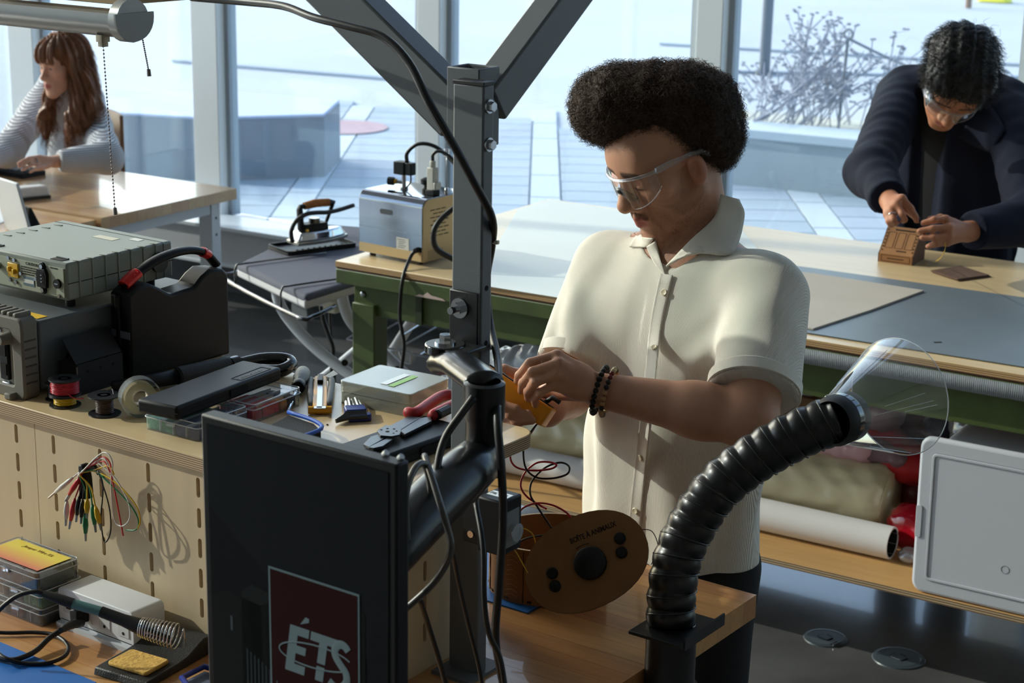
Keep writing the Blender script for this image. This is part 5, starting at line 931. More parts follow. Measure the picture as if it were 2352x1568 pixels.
for px in ((741, 977), (752, 976)): tag(obj('tiny_screw', MB().lathe([(0, .0), (.0017, 0), (.002, .0016), (0, .0024)], 8, Tr(*Z(*px, SZ))), mat('rust_screw', (70, 46, 34), .5, metal=.5)), 'tiny dark loose screw beside the blue-edged pouch', 'screw', 'tiny loose screws on the riser')
# ---- translucent case with green label
cc = thing('clear_case', 'translucent plastic case with green label on the riser', 'case', M=frame(Z(908, 930, SZ), Z(940, 951, SZ)-Z(862, 940, SZ), None, (0, 0, 1))); a, b, c_ = Z(826, 915, SZ), Z(897, 970, SZ), Z(988, 930, SZ); L1, L2 = float(np.linalg.norm(c_-b)), float(np.linalg.norm(a-b))
cc.matrix_world = frame((a+c_)/2, c_-b, None, (0, 0, 1)); M_pp = mat_clear('frosted_pp', (240, 242, 238), .14, .15, .28, (206, 208, 200))
obj('tray', MB().ring(rrect(L1, L2, .006), rrect(L1-.001, L2-.001, .006), 0, .022), M_pp, cc); obj('lid', MB().ring(rrect(L1+.002, L2+.002, .007), rrect(L1-.002, L2-.002, .006), .022, .040).prism(rrect(L1+.002, L2+.002, .007), .040, .0415), M_pp, cc, bev=.001)
obj('foam', MB().prism(rrect(L1-.008, L2-.008, .004), .001, .012), mat('grey_foam', (112, 108, 96), .8), cc); obj('label', MB().box((-.004, -L2*.14, .0422), (L1*.62, .012, .0004)), mat('green_label', (140, 190, 96), .5), cc); obj('label', MB().box((-.002, -L2*.02, .0422), (L1*.6, .014, .0004)), mat('silver_label', (214, 220, 220), .3), cc)
for i in range(5): obj('bit', MB().cyl((-.02+i*.01, -.01+.003*i, .014), (-.018+i*.01, -.008, .03), .0035, n=8), mat('mixed_green', (70, 128, 66), .5) if i > 2 else M_steel, cc)
# ---- black and blue zip pouch
pz = thing('tool_pouch', 'small black fabric pouch with bright blue binding on the riser', 'pouch', M=frame(Z(660, 985, SZ), Z(742, 980, SZ)-Z(590, 995, SZ), None, (0, 0, 1))); c0 = pz.matrix_world.inverted()
def lp(x, y, z): return c0 @ Vector(Z(x, y, z))
top_ = [lp(590, 985, SZ+.022), lp(662, 946, SZ+.022), lp(722, 966, SZ+.022), lp(738, 984, SZ+.020), lp(690, 1004, SZ+.020), lp(640, 1010, SZ+.020)]
def puff(name, pts, z0, m, th=None): return obj(name, MB().prism([(p.x, p.y) for p in pts], z0, (th if th else .02)), m, pz, bev=.004, seg=3)
puff('fabric_body', top_, .0, mat('black_nylon', (32, 32, 34), .8, bump=.7, bs=500), .018); obj('binding', MB().tube(cr([p for p in top_[1:5]], 4), .0035, 8), mat('bright_blue_binding', (30, 86, 186), .5), pz, smooth=3.2)
# ---- crimping tool on a second black case
Ax, Bx, Cx = Z(776, 1018, SZ+.028), Z(878, 1048, SZ+.028), Z(950, 940, SZ+.028); k1 = thing('flat_black_case', 'flat black plastic case under the red-handled crimping tool', 'case', M=frame((Z(776, 1035, SZ)+Z(1010, 990, SZ))/2, Z(878, 1065, SZ)-Z(776, 1035, SZ), None, (0, 0, 1)))
LL = .205; WW = float(np.linalg.norm(Bx-Ax)); k1.matrix_world = frame((Ax+Bx)/2-np.array([0, 0, .028]), Bx-Ax, None, (0, 0, 1)); obj('case_body', MB().box((0, LL/2, .0135), (WW, LL, .027)), M_blackp, k1, bev=.005, seg=3); obj('case_seam', MB().box((0, LL/2, .0135), (WW+.0008, LL+.0008, .0012)), M_dark, k1); obj('latch', MB().box((WW/2+.001, LL*.55, .0135), (.003, .05, .012)), M_dark, k1)
ct = thing('crimping_tool', 'wire crimping pliers with red handles lying on flat black case', 'pliers', M=frame(Z(905, 1010, SZ+.0275), Z(1010, 945, SZ+.0275)-Z(845, 1028, SZ+.0275), None, (0, 0, 1))); ci = ct.matrix_world.inverted()
def cp(x, y, dz=0.): v = ci @ Vector(Z(x, y, SZ+.030)); return (v.x, v.y)
M_jaw = mat('blackened_steel', (62, 66, 70), .32, metal=.7)
obj('jaw', MB().prism([cp(835, 1025), cp(852, 1008), cp(878, 1000), cp(890, 1008), cp(848, 1032)], .002, .007), M_jaw, ct, bev=.0006); obj('jaw', MB().prism([cp(846, 1033), cp(892, 1010), cp(902, 1014), cp(880, 1030), cp(858, 1035)], .002, .007), M_jaw, ct, bev=.0006)
pv = obj('pivot_plate', MB().prism([cp(866, 998), cp(885, 986), cp(905, 988), cp(922, 997), cp(918, 1008), cp(900, 1012), cp(874, 1010)], .007, .010), M_jaw, ct, bev=.0006)
for x, y, r_ in ((876, 997, .0022), (890, 994, .0022), (905, 995, .0022), (890, 1001, .0035), (911, 1000, .0018), (904, 1005, .0016)): v = cp(x, y); obj('gauge_hole', MB().cyl((*v, .0101), (*v, .0103), r_, n=10), M_dark, pv)
obj('plier_arm', MB().prism([cp(892, 985), cp(938, 961), cp(966, 964), cp(920, 993)], .002, .007), M_jaw, ct, bev=.0006); obj('plier_arm', MB().prism([cp(918, 995), cp(966, 965), cp(990, 962), cp(992, 972), cp(930, 1003)], .002, .007), M_jaw, ct, bev=.0006)
M_rg = mat('red_grip', (158, 34, 40), .5); v = [cp(930, 953), cp(955, 955), cp(985, 935), cp(1012, 918), cp(1036, 912)]; obj('handle_grip', MB().tube(cr([(p[0], p[1], .008) for p in v], 4), [.007]+[.0095]*15+[.008], 10), M_rg, ct, smooth=3.2)
v = [cp(990, 963), cp(1010, 952), cp(1040, 938), cp(1075, 922)]; g2 = obj('handle_grip', MB().tube(cr([(p[0], p[1], .008) for p in v], 4), [.007]+[.0095]*11+[.008], 10), M_rg, ct, smooth=3.2); v = [cp(1006, 962), cp(1030, 950)]; obj('grip_insert', MB().tube([(p[0], p[1], .010) for p in v], .0085, 8), M_rubber, g2)
# ================================================================ monitor on its arm
mo = thing('monitor', 'portrait black monitor with dark skyline screen on a swing arm', 'monitor', W(-1.588, 1.552, .90), -BA); MW, MH = .3185, .542
obj('housing', MB().box((MW/2, .012, MH/2), (MW, .024, MH)), M_blackp, mo, bev=.003); obj('back_shell', MB().prism(rrect(MW*.7, MH*.7, .03), 0, .022, Tr(MW/2, .024, MH/2) @ Rx(-math.pi/2), top=.85), M_blackp, mo, bev=.004)
def scr(name, col, e=.035, rough=.4): return mat(name, col, rough, emit=col, es=e, spec=.05)
sc_ = obj('screen', MB().box((MW/2, -.0004, MH/2), (MW-.022, .001, MH-.022)), scr('screen_dusk', (20, 22, 25)), mo)
def on(name, pts, col, y, e=.035): return obj(name, MB().add([(x, y, z) for x, z in pts], [tuple(range(len(pts)))]), scr('screen_%d_%d_%d' % col, col, e), sc_, smooth=0)
r = random.Random(2)
on('sky_haze', [(.012, MH-.012), (MW-.012, MH-.012), (MW-.012, MH-.26), (MW*.62, MH-.25), (.012, MH-.12)], (24, 27, 31), -.0011)
for (x0, x1, z1, col) in ((.012, .10, MH-.235, (24, 26, 28)), (.065, .125, MH-.215, (28, 31, 33)), (.10, .20, MH-.225, (26, 29, 31)), (.16, .24, MH-.262, (22, 24, 26)), (.235, .262, MH-.265, (24, 26, 28)), (.262, .271, MH-.20, (22, 24, 26)), (.276, MW-.012, MH-.225, (22, 24, 27))):
    on('skyline_block', [(x0, .012), (x1, .012), (x1, z1), (x0+.3*(x1-x0), z1+.006), (x0, z1-.008)], col, -.0014)
for i in range(9): on('lit_facade', [(.072+i*.0065, .012), (.075+i*.0065, .012), (.075+i*.0065, MH-.30-.003*i), (.072+i*.0065, MH-.30-.003*i)], (40, 48, 52), -.0017)
on('lit_window', [(.045, .26), (.049, .26), (.049, .28), (.045, .28)], (60, 68, 74), -.0018); on('lit_window', [(.063, .17), (.067, .17), (.067, .19), (.063, .19)], (60, 68, 74), -.0018)
PX0, PX1, PZ1 = .1135, .2625, .366
on('panel_border', [(PX0, .02), (PX1, .02), (PX1, PZ1), (PX0, PZ1)], (92, 108, 114), -.0021); on('maroon_panel', [(PX0+.003, .02), (PX1-.003, .02), (PX1-.003, PZ1-.003), (PX0+.003, PZ1-.003)], (38, 17, 19), -.0024)
LG = scr('screen_letter', (98, 113, 120)); xm = (PX0+PX1)/2
def letters(nm, pts): return obj(nm, MB().add([(PX0+x*.001, -.0027, .233+z*.001) for x, z in pts], [tuple(range(len(pts)))]), LG, sc_, smooth=0)
def sh_(p, k=.16): return [(x+k*z, z) for x, z in p]
letters('letter', sh_([(26, 0), (58, 0), (58, 12), (40, 12), (40, 27), (56, 27), (56, 38), (40, 38), (40, 52), (58, 52), (58, 64), (26, 64)])); letters('letter', sh_([(46, 68), (60, 74), (60, 79), (54, 80)], .1))
letters('letter', sh_([(76, 0), (89, 0), (89, 20), (76, 20)])); letters('letter', sh_([(76, 24), (89, 24), (89, 52), (104, 52), (104, 64), (61, 64), (61, 52), (76, 52)]))
sp_ = [(103, 4), (113, -1), (124, 1), (131, 10), (129, 21), (120, 29), (111, 38), (109, 47), (115, 55), (124, 55), (130, 50)]; obj('letter', MB().tube([(PX0+(x-2)*.001, -.0027, .163+(z+4)*.001) for x, z in cr([(a, b, 0) for a, b in sp_], 4) for _ in (0,)] if False else [(PX0+(p[0]-4+.1*p[1])*.001, -.0027, .234+p[1]*.00105) for p in cr([(a, b, 0) for a, b in sp_], 4)], .0055, 8, flat=.06, up=(0, 1, 0)), LG, sc_, smooth=0)
obj('orbit_ring', MB().tube([(PX0+.077+.060*math.cos(a), -.0029, .264+.0155*math.sin(a)+.004*math.cos(a)) for a in np.linspace(.35, 5.6, 50)], .0011, 6, flat=.3, up=(0, 1, 0)), LG, sc_)
text('slogan', "Le g\u00e9nie pour l'industrie", .0155, scr('screen_text', (84, 92, 96)), sc_, Tr(PX0+.010, -.0027, .202) @ Rx(math.pi/2), ext=0., xs=.92)
for i in range(4): obj('side_button', MB().box((-.002, .012, .438-i*.052), (.005, .008, .036)), M_blackp, mo, bev=.0012)
for x in (MW-.035, MW-.012): obj('top_nub', MB().cyl((x, .020, MH), (x+.004, .020, MH+.004), .004, n=10), mat('clear_nub', (190, 194, 198), .3), mo)
# swing arm from the post to the monitor
ar = thing('monitor_mount', 'glossy black monitor swing arm bolted to the grey steel post', 'monitor arm', W(0, 0, 0), -BA); am = []
def bp(px, py, d): return BTH(D(px, py, d))
b0 = np.array([pa-.028, pb-.002, 1.452]); obj('mount_plate', MB().box((pa-.028, pb-.004, 1.452), (.054, .006, .085)).box((pa-.02, pb-.03, 1.413), (.062, .06, .006)), M_blackmetal, ar, bev=.002)
bo = obj('mount_bolt', MB().cyl((pa-.034, pb-.007, 1.468), (pa-.034, pb-.010, 1.468), .0155, n=24).cyl((pa-.034, pb-.010, 1.468), (pa-.034, pb-.019, 1.468), .010, n=6).cyl((pa-.034, pb-.019, 1.468), (pa-.034, pb-.032, 1.468), .0055, n=12), M_chrome, ar)
obj('pivot_disc', MB().cyl((pa-.040, pb-.035, 1.404), (pa-.040, pb-.035, 1.418), .031, n=28), M_gloss, ar, bev=.002); obj('pivot_bolt', MB().cyl((pa-.040, pb-.035, 1.418), (pa-.040, pb-.035, 1.421), .016, n=20).cyl((pa-.040, pb-.035, 1.421), (pa-.040, pb-.035, 1.432), .0095, n=6), M_chrome, ar)
e1 = bp(1113, 905, 2.60); up0 = np.array([pa-.040, pb-.035, 1.400]); mid = (up0+e1)/2+np.array([.006, -.004, .022])
up_pts = cr([up0+np.array([0, 0, -.012]), up0*.72+e1*.28+np.array([0, 0, .004]), up0*.4+e1*.6+np.array([0, 0, .010]), e1+np.array([0, 0, .016])], 7)
obj('upper_arm', MB().tube(up_pts, [.031]*8+[.030]*(len(up_pts)-8), 14, flat=.6, up=(0, 0, 1)), mat('arm_black', (20, 21, 23), .3, coat=.15), ar, smooth=3.2, bev=0)
obj('sheen_line', MB().tube([p+np.array([.018, -.020, .012]) for p in up_pts[3:-3]], .0028, 8), mat('painted_sheen', (44, 44, 46), .22), ar, smooth=3.2); obj('sheen_line', MB().tube([p+np.array([-.026, -.012, -.002]) for p in up_pts[2:-3]], .0026, 8), mat('painted_sheen'), ar, smooth=3.2)  # thin raised lines stand in for the highlight along the black arm
e2 = bp(1110, 1090, 2.62); e1b = np.array([e2[0], e2[1], e1[2]+.02])
obj('elbow_sleeve', MB().lathe([(.020, 0), (.026, .001), (.027, .02), (.027, e1b[2]-e2[2]-.055), (.030, e1b[2]-e2[2]-.050), (.030, e1b[2]-e2[2]), (.024, e1b[2]-e2[2]+.003), (.022, e1b[2]-e2[2]-.03)], 28, Tr(e2[0], e2[1], e2[2])), mat('satin_black', (22, 23, 25), .32), ar, smooth=.9)
l0 = np.array([e2[0], e2[1], e2[2]+.028]); l1 = np.array([-1.43, 1.625, 1.185]); lo_pts = [l0+(l1-l0)*t+np.array([0, 0, .012*math.sin(math.pi*t)]) for t in np.linspace(0, 1, 9)]
la = obj('lower_arm', MB().tube(lo_pts, [.036, .040, .042, .042, .042, .041, .039, .037, .034], 16, flat=.9, up=(0, 0, 1)), mat('arm_black'), ar, smooth=3.2); obj('cover_groove', MB().tube([p+np.array([.036, -.012, -.012]) for p in lo_pts[1:-1]], .0022, 6), M_dark, la)
obj('tilt_head', MB().cyl(l1, l1+np.array([0, -.05, .0]), .026, n=18).box((l1[0], 1.60, l1[2]), (.1, .012, .1)), M_blackmetal, ar, bev=.002)
# ---- fume extractor switch box clamped to the post
cb = thing('switch_box', 'black clamp-on control box with dial below the monitor arm', 'control box', M=frame(D(1125, 1192, 2.70), BX, BY)); cbm = np.array([0, 0, 0])
obj('box', MB().box((.018, 0, .0), (.045, .05, .085)), M_blackp, cb, bev=.003); obj('back_plate', MB().box((-.025, .0, -.012), (.046, .006, .066)), M_blackmetal, cb, bev=.002); obj('rivet', MB().cyl((-.032, -.003, -.03), (-.032, -.0055, -.03), .0055, n=14), M_chrome, cb)
obj('dial_window', MB().box((.041, .0, -.004), (.0015, .034, .056)), mat('grey_dial_plate', (112, 116, 116), .4), cb, bev=.0006); obj('dial', MB().cyl((.0415, .002, -.010), (.050, .002, -.010), .014, n=24), mat_clear('clear_knob', (236, 240, 242), .3, .05, .25), cb)
lb = obj('label', MB().box((.018, .0, .0428), (.036, .018, .0006)), mat('silver_label'), cb); text('label_text', 'FILTRE', .0105, TXT, lb, Tr(.0015, -.004, .0434), ext=.0001)
# ================================================================ cables
def cable(lab, pts, r=.0035, m=None, k=6, n=8, name='cable', cat='cable', group=None):
    P = cr([np.array(p, float) for p in pts], k); c_ = P[0].copy(); o = obj(name, MB().tube([p-c_ for p in P], r, n), m or M_cable, smooth=3.2); o.location = c_; return tag(o, lab, cat, group)
cable('thick black cable winding down the raking arm and steel post', [D(440, -6, 2.9), D(560, 4, 2.83), D(650, 14, 2.76), D(720, 40, 2.7), D(800, 60, 2.66), D(880, 85, 2.63), D(940, 145, 2.61), D(985, 235, 2.60), D(1040, 330, 2.61), D(1090, 420, 2.63), D(1130, 500, 2.68), D(1130, 560, 2.74), D(1118, 640, 2.80), D(1125, 740, 2.80), D(1142, 820, 2.72), D(1145, 880, 2.63), D(1142, 960, 2.56), D(1152, 1080, 2.55), D(1155, 1200, 2.58), D(1146, 1340, 2.62), D(1138, 1460, 2.66), D(1150, 1545, 2.69), D(1160, 1590, 2.7)], .0062)
cable('black cable from the arm elbow curving behind the lower arm', [D(1088, 912, 2.555), D(1060, 950, 2.545), D(1025, 1000, 2.535), D(1008, 1050, 2.525), D(1003, 1100, 2.515), D(1008, 1140, 2.525)], .0055)
cable('grey sheathed cable looping over the lower monitor arm', [D(935, 1240, 2.40), D(932, 1140, 2.40), D(950, 1080, 2.42), D(972, 1064, 2.44), D(984, 1090, 2.45), D(990, 1130, 2.46)], .0048, mat('grey_sheath', (74, 72, 70), .32))
cable('grey sheathed cable hanging in a long bow from arm', [D(975, 1046, 2.47), D(990, 1090, 2.43), D(1012, 1160, 2.40), D(1030, 1220, 2.40), D(1036, 1260, 2.40), D(1022, 1300, 2.42), D(990, 1345, 2.44), D(930, 1400, 2.45)], .0048, mat('grey_sheath'))
cable('thin black cable dropping past the end panel, leftmost of three', [D(962, 1370, 2.50), D(985, 1440, 2.56), D(1010, 1520, 2.6), D(1030, 1590, 2.62)], .0042)
cable('thin black cable crossing the end panel beside the post', [D(1035, 1235, 2.45), D(1050, 1320, 2.52), D(1075, 1430, 2.58), D(1098, 1520, 2.62), D(1110, 1590, 2.64)], .0034)
cable('black cable kinked in front of post foot', [D(1092, 1150, 2.60), D(1110, 1260, 2.56), D(1112, 1370, 2.57), D(1122, 1450, 2.59), D(1148, 1510, 2.61), D(1162, 1590, 2.62)], .0042)
zt_ = thing('cable_tie', 'white cable tie tail sticking out of a post hole', 'cable tie', D(1133, 558, 2.73)); obj('strap', MB().tube([(-.008, 0, 0), (.004, 0, .001)], .002, 6), mat('cable_tie_white', (206, 200, 182), .5), zt_); obj('head', MB().box((.006, 0, .002), (.007, .006, .006)), mat('cable_tie_white'), zt_, bev=.001)
# ================================================================ fume extraction hose with clear hood
fx = thing('fume_hose', 'ribbed black fume extraction hose on a stand beside the bench', 'hose', W(0, 0, 0), -BA)
hp = cr([bp(1540, 1436, 2.905), bp(1541, 1395, 2.905), bp(1545, 1340, 2.90), bp(1560, 1270, 2.90), bp(1590, 1205, 2.90), bp(1640, 1130, 2.895), bp(1705, 1072, 2.89), bp(1780, 1025, 2.88), bp(1850, 990, 2.868), bp(1925, 962, 2.858)], 26)
LL_ = np.cumsum([0]+[np.linalg.norm(hp[i+1]-hp[i]) for i in range(len(hp)-1)]); PT = .0300
rad = [.0378+.0036*abs(math.sin(math.pi*l/PT))-.0015 for l in LL_]; obj('hose_skin', MB().tube(hp, rad, 28), mat('glossy_black_rubber', (16, 17, 19), .33, bump=.12, bs=90, coat=.1), fx, smooth=3.2)
T_ = [(hp[min(i+1, len(hp)-1)]-hp[max(i-1, 0)]) for i in range(len(hp))]; u_ = np.array([1., 0, 0]); wp = []
for i, (p, t_) in enumerate(zip(hp, T_)):
    t_ = t_/np.linalg.norm(t_); u_ = u_-t_*(u_@t_); u_ /= np.linalg.norm(u_); v_ = np.cross(t_, u_)
    if i+1 < len(hp):
        for s_ in range(4): f_ = s_/4; a = 2*math.pi*(LL_[i]*(1-f_)+LL_[i+1]*f_)/PT; wp.append(p*(1-f_)+hp[i+1]*f_+.0392*(math.cos(a)*u_+math.sin(a)*v_))
obj('wire_coil', MB().tube(wp, .0015, 5), mat('black_wire_coil', (44, 45, 46), .25), fx, smooth=3.2)
pc = bp(1540, 1500, 2.905); fz = bp(1540, 1436, 2.905)
obj('pipe', MB().cyl((pc[0], pc[1], .25), (pc[0], pc[1], fz[2]-.002), .0405, n=32), mat('satin_black'), fx, smooth=.9); obj('collar', MB().cyl((pc[0], pc[1], .75), (pc[0], pc[1], .845), .047, n=32), mat('satin_black'), fx, smooth=.9); obj('base_column', MB().cyl((pc[0], pc[1], .02), (pc[0], pc[1], .25), .05, n=24).cyl((pc[0], pc[1], 0), (pc[0], pc[1], .02), .16, n=32), M_blackmetal, fx)
pl_ = obj('flange_plate', MB().box((pc[0]+.002, pc[1]+.008, fz[2]), (.098, .125, .006)), M_blackmetal, fx, bev=.001); obj('plate_lip', MB().box((pc[0]+.052, pc[1]+.014, fz[2]+.004), (.003, .125, .02)), M_blackmetal, pl_)
obj('support_bar', MB().box((pc[0]-.14, pc[1]-.06, .80), (.26, .03, .03), Tr(0, 0, 0)), M_blackmetal, fx, bev=.003)
# clear hood
ha = D(1930, 962, 2.858); hdv = (D(2062, 912, 3.0)-ha); Lh = float(np.linalg.norm(hdv)); hh = thing('fume_hood', 'clear flared plastic hood on the end of the black hose', 'hood', M=frame(ha, None, UP, hdv))
obj('cuff', MB().lathe([(.034, -.03), (.0405, -.018), (.0405, .026), (.037, .026), (.037, .012), (0, .012)], 32), M_rubber, hh, smooth=.9)
M_hood = mat_clear('scratched_acrylic', (248, 250, 250), .16, .02, .03)
def hoodp(u, v): a = 2*math.pi*u; cut = 1.0+.10*math.cos(a); rr_ = .0412+(.098-.0412)*v; return (rr_*math.cos(a), rr_*math.sin(a), .004+Lh*v*cut)
obj('cone', MB().grid(hoodp, 72, 6, cu=True), M_hood, hh, smooth=3.2); obj('rim', MB().tube([hoodp(u, 1) for u in np.linspace(0, 1, 72, endpoint=False)], .0009, 6, closed=True), mat_clear('rim_clear', (240, 244, 246), .45, .02, .35), hh, smooth=3.2)
obj('cone_collar', MB().lathe([(.0412, -.008), (.0412, .006)], 36), M_hood, hh, smooth=3.2); obj('rivet', MB().sph((.0, .0425, .004), (.004, .0015, .004), 10, 6, Rz(-.6)), M_steel, hh)
r = random.Random(9)
for i in range(16):
    u = r.uniform(0, 1); v0 = r.uniform(.1, .5); v1 = r.uniform(.7, .98); pts = [np.array(hoodp(u, v))*np.array([1.004, 1.004, 1]) for v in np.linspace(v0, v1, 5)]; obj('crease', MB().tube(pts, .00035, 4), mat_clear('rim_clear'), hh)
# ================================================================ lower left of the bench
bm_ = bthing('bench_mat', 'blue work mat on the bench in front of the outlets', 'mat', -2.16, 1.60, BZ); p0 = [BTH(Z(x, y, BZ)) for x, y in ((-160, 1428), (0, 1476), (222, 1569), (60, 1720), (-300, 1560))]; obj('mat_sheet', MB().prism([(p[0]+2.16, p[1]-1.60) for p in p0], 0, .0025), mat('blue_silicone', (34, 100, 176), .45), bm_, bev=.0008)
bm2 = bthing('bench_mat', 'blue work mat under the cardboard drum on the bench', 'mat', -1.646, 2.40, BZ); obj('mat_sheet', MB().box((-.17, .10, .00125), (.34, .27, .0025)), mat('blue_silicone'), bm2, bev=.0008); obj('mat_edge', MB().box((.0012, .10, .0012), (.0024, .27, .0024)), mat('dark_mat_edge', (30, 40, 52), .6), bm2)
# outlet box
ob_ = bthing('outlet_box', 'white table-top power outlet box with three sockets', 'outlet box', -2.059, 1.850, BZ, math.radians(-.5)); OL, OD, OH = .183, .068, .062
obj('shell', MB().prism(rrect(OL, OH, .010), 0, OD, Tr(-OL/2, OD, OH/2+.006) @ Rx(math.pi/2)), M_white, ob_, bev=.0015); obj('base_rail', MB().box((-OL/2, OD/2-.004, .004), (OL-.006, OD+.010, .008)), mat('white_alu', (196, 200, 206), .35), ob_)
obj('seam', MB().box((-OL/2, -.0004, .012), (OL-.012, .0008, .0008)), M_dark, ob_)
def outlet(x): 
    f_ = obj('socket_plate', MB().prism(rrect(.026, .036, .001), 0, .0014, Tr(x, 0, OH/2+.008) @ Rx(math.pi/2)), mat('socket_white', (206, 207, 208), .4), ob_, bev=.0003)
    for dx in (-.006, .006): obj('slot', MB().box((x+dx, -.0016, OH/2+.014), (.0022, .001, .009)), M_dark, f_)
    obj('ground_hole', MB().cyl((x, -.0013, OH/2-.004), (x, -.0019, OH/2-.004), .0028, n=12), M_dark, f_)
outlet(-.024); outlet(-.069); f_ = obj('socket_plate', MB().prism(rrect(.028, .036, .001), 0, .0014, Tr(-.115, 0, OH/2+.008) @ Rx(math.pi/2)), mat('socket_white'), ob_)
u_ = obj('usb_plate', MB().prism(rrect(.026, .030, .001), 0, .0012, Tr(-.157, 0, OH/2+.010) @ Rx(math.pi/2)), mat('socket_grey', (188, 189, 190), .45), ob_); obj('usb_port', MB().box((-.157, -.0015, OH/2+.016), (.008, .001, .0035)).box((-.156, -.0015, OH/2+.005), (.011, .001, .0045)), M_dark, u_)
# plug with cord
pg = bthing('power_plug', 'black moulded plug with strain relief in the outlet box', 'plug', -2.174, 1.8485, BZ+.040); obj('plug_body', MB().prism([(-.011, -.014), (.011, -.014), (.012, .012), (0, .016), (-.012, .012)], 0, .024, Rx(math.pi/2), top=.8), M_blackp, pg, bev=.002)
ci = pg.matrix_world.inverted(); rp = [np.array(ci @ Vector(D(*a))) for a in ((186, 1428, 2.985), (160, 1436, 2.955), (140, 1447, 2.93))]; obj('strain_relief', MB().tube(cr(rp, 5), [.0085, .0075, .0082, .0068, .0076, .0062, .007, .0056, .0064, .005, .0048], 12), M_rubber, pg)
cable('black power cord curving from the plug across blue mat', [Z(142, 1446, BZ+.022), Z(112, 1466, BZ+.016), Z(85, 1492, BZ+.010), Z(55, 1508, BZ+.008), Z(20, 1515, BZ+.008), Z(-40, 1500, BZ+.008)], .0046)
cable('thin black iron cord looping on the bench beside outlet box', [Z(-40, 1450, BZ+.008), Z(20, 1453, BZ+.006), Z(80, 1452, BZ+.006), Z(125, 1458, BZ+.006), Z(155, 1480, BZ+.006), Z(150, 1505, BZ+.006), Z(110, 1522, BZ+.006), Z(50, 1522, BZ+.007), Z(10, 1510, BZ+.016), Z(-30, 1480, BZ+.018)], .0034)
# soldering iron stand with sponge and coil
ss = thing('soldering_stand', 'black soldering stand with yellow sponge and chrome coil', 'soldering stand', M=frame(Z(215, 1548, BZ), Z(455, 1512, BZ)-Z(215, 1548, BZ), None, (0, 0, 1))); ci = ss.matrix_world.inverted()
q_ = [ci @ Vector(Z(x, y, BZ)) for x, y in ((214, 1549), (298, 1602), (456, 1512), (392, 1468))]; L_ = (q_[2]-q_[1]).length; W_ = (q_[1]-q_[0]).length
ss.matrix_world = frame(Z(214, 1549, BZ), Z(456, 1512, BZ)-Z(298, 1602, BZ), None, (0, 0, 1)); ci = ss.matrix_world.inverted()
M_cast = mat('black_cast_iron', (24, 24, 25), .5, bump=.5, bs=500)
prof = [(0, 0), (L_, 0), (L_, .030), (L_-.02, .032), (L_*.62, .016), (L_*.5, .014), (.004, .012)]; obj('base', MB().prism(prof, 0, W_, Rx(math.pi/2)), M_cast, ss, bev=.002)
obj('sponge', MB().prism(rrect(.058, W_*.74, .006), .0, .0065, Tr(.046, -W_*.5, .0128)), mat('yellow_sponge', (206, 164, 84), .9, var=.22, vs=60, bump=1., bs=160), ss, bev=.002)
# iron pen
t0, t1, t2, t3 = D(100, 1363, 2.87), D(168, 1386, 2.865), D(232, 1404, 2.86), D(318, 1437, 2.855)
si = thing('soldering_iron', 'soldering iron with teal band resting in the coil stand', 'soldering iron', t2, 0); o0 = t2
obj('rear_grip', MB().tube([t0-o0, (t0+t1)/2-o0, t1-o0], [.0058, .0082, .0086], 14), M_rubber, si, smooth=.8); obj('teal_band', MB().tube([t1-o0, t2-o0], .0078, 14), mat('teal_plastic', (84, 124, 126), .4), si, smooth=.8); obj('foam_grip', MB().tube([t2-o0, (t2*.4+t3*.6)-o0, t3-o0], [.0088, .0098, .0128], 16), M_rubber, si, smooth=.8); d_ = (t3-t2)/np.linalg.norm(t3-t2); obj('shield', MB().tube([t3-o0, t3+d_*.012-o0], .0135, 16).tube([t3+d_*.012-o0, t3+d_*.055-o0], .004, 10), M_blackmetal, si, smooth=.8)
cable('black iron cord rising from the pen end to the left', [t0, D(80, 1358, 2.87), D(45, 1366, 2.87), D(15, 1385, 2.87), D(-10, 1410, 2.88), D(-40, 1450, 2.88)], .0038)
# coil on the stand
k0 = np.array(ci @ Vector(t3+d_*.004)); k1 = np.array(ci @ Vector(D(408, 1462, 2.845))); dv_ = (k1-k0); Lk = np.linalg.norm(dv_); Mk = frame(k0, None, (0, 0, 1), dv_); pts = [np.array(Mk @ Vector(((.0145+.006*t)*math.cos(2*math.pi*12*t), (.0145+.006*t)*math.sin(2*math.pi*12*t), Lk*(t**1.25)))) for t in np.linspace(0, 1, 260)]; pts += [pts[-1]+np.array([.002, 0, .004]), pts[-1]+np.array([.006, .002, -.01]), pts[-1]+np.array([.008, .002, -.028])]
obj('coil', MB().tube(pts, .0011, 6), M_chrome, ss, smooth=3.2)
# stacked clear parts boxes at far left
organiser('parts_box', 'clear parts box at the bottom of the left stack', -2.318, 1.868, BZ, .135, .088, .030, math.radians(-1), [(.0, .3, .05, .95, (60, 44, 40)), (.35, .6, .05, .95, (96, 50, 50)), (.65, .98, .05, .95, (40, 44, 46))], 'parts boxes stacked by the slotted panel')
organiser('parts_box', 'clear parts box with green and blue parts, middle of left stack', -2.318, 1.868, BZ+.0315, .135, .088, .030, math.radians(-1), [(.0, .3, .05, .95, (120, 88, 52)), (.35, .6, .05, .45, (40, 48, 50)), (.62, .98, .05, .5, (36, 92, 60)), (.62, .98, .55, .95, (40, 46, 70))], 'parts boxes stacked by the slotted panel')
jk_ = organiser('parts_box', 'clear jumper wire box with yellow and pink card, top of stack', -2.335, 1.868, BZ+.063, .158, .088, .031, math.radians(-1), [(.1, .25, .05, .95, (90, 84, 50)), (.3, .5, .05, .95, (74, 50, 40)), (.55, .72, .05, .95, (96, 36, 36)), (.76, .97, .05, .95, (52, 72, 44))], 'parts boxes stacked by the slotted panel', M_orgc)
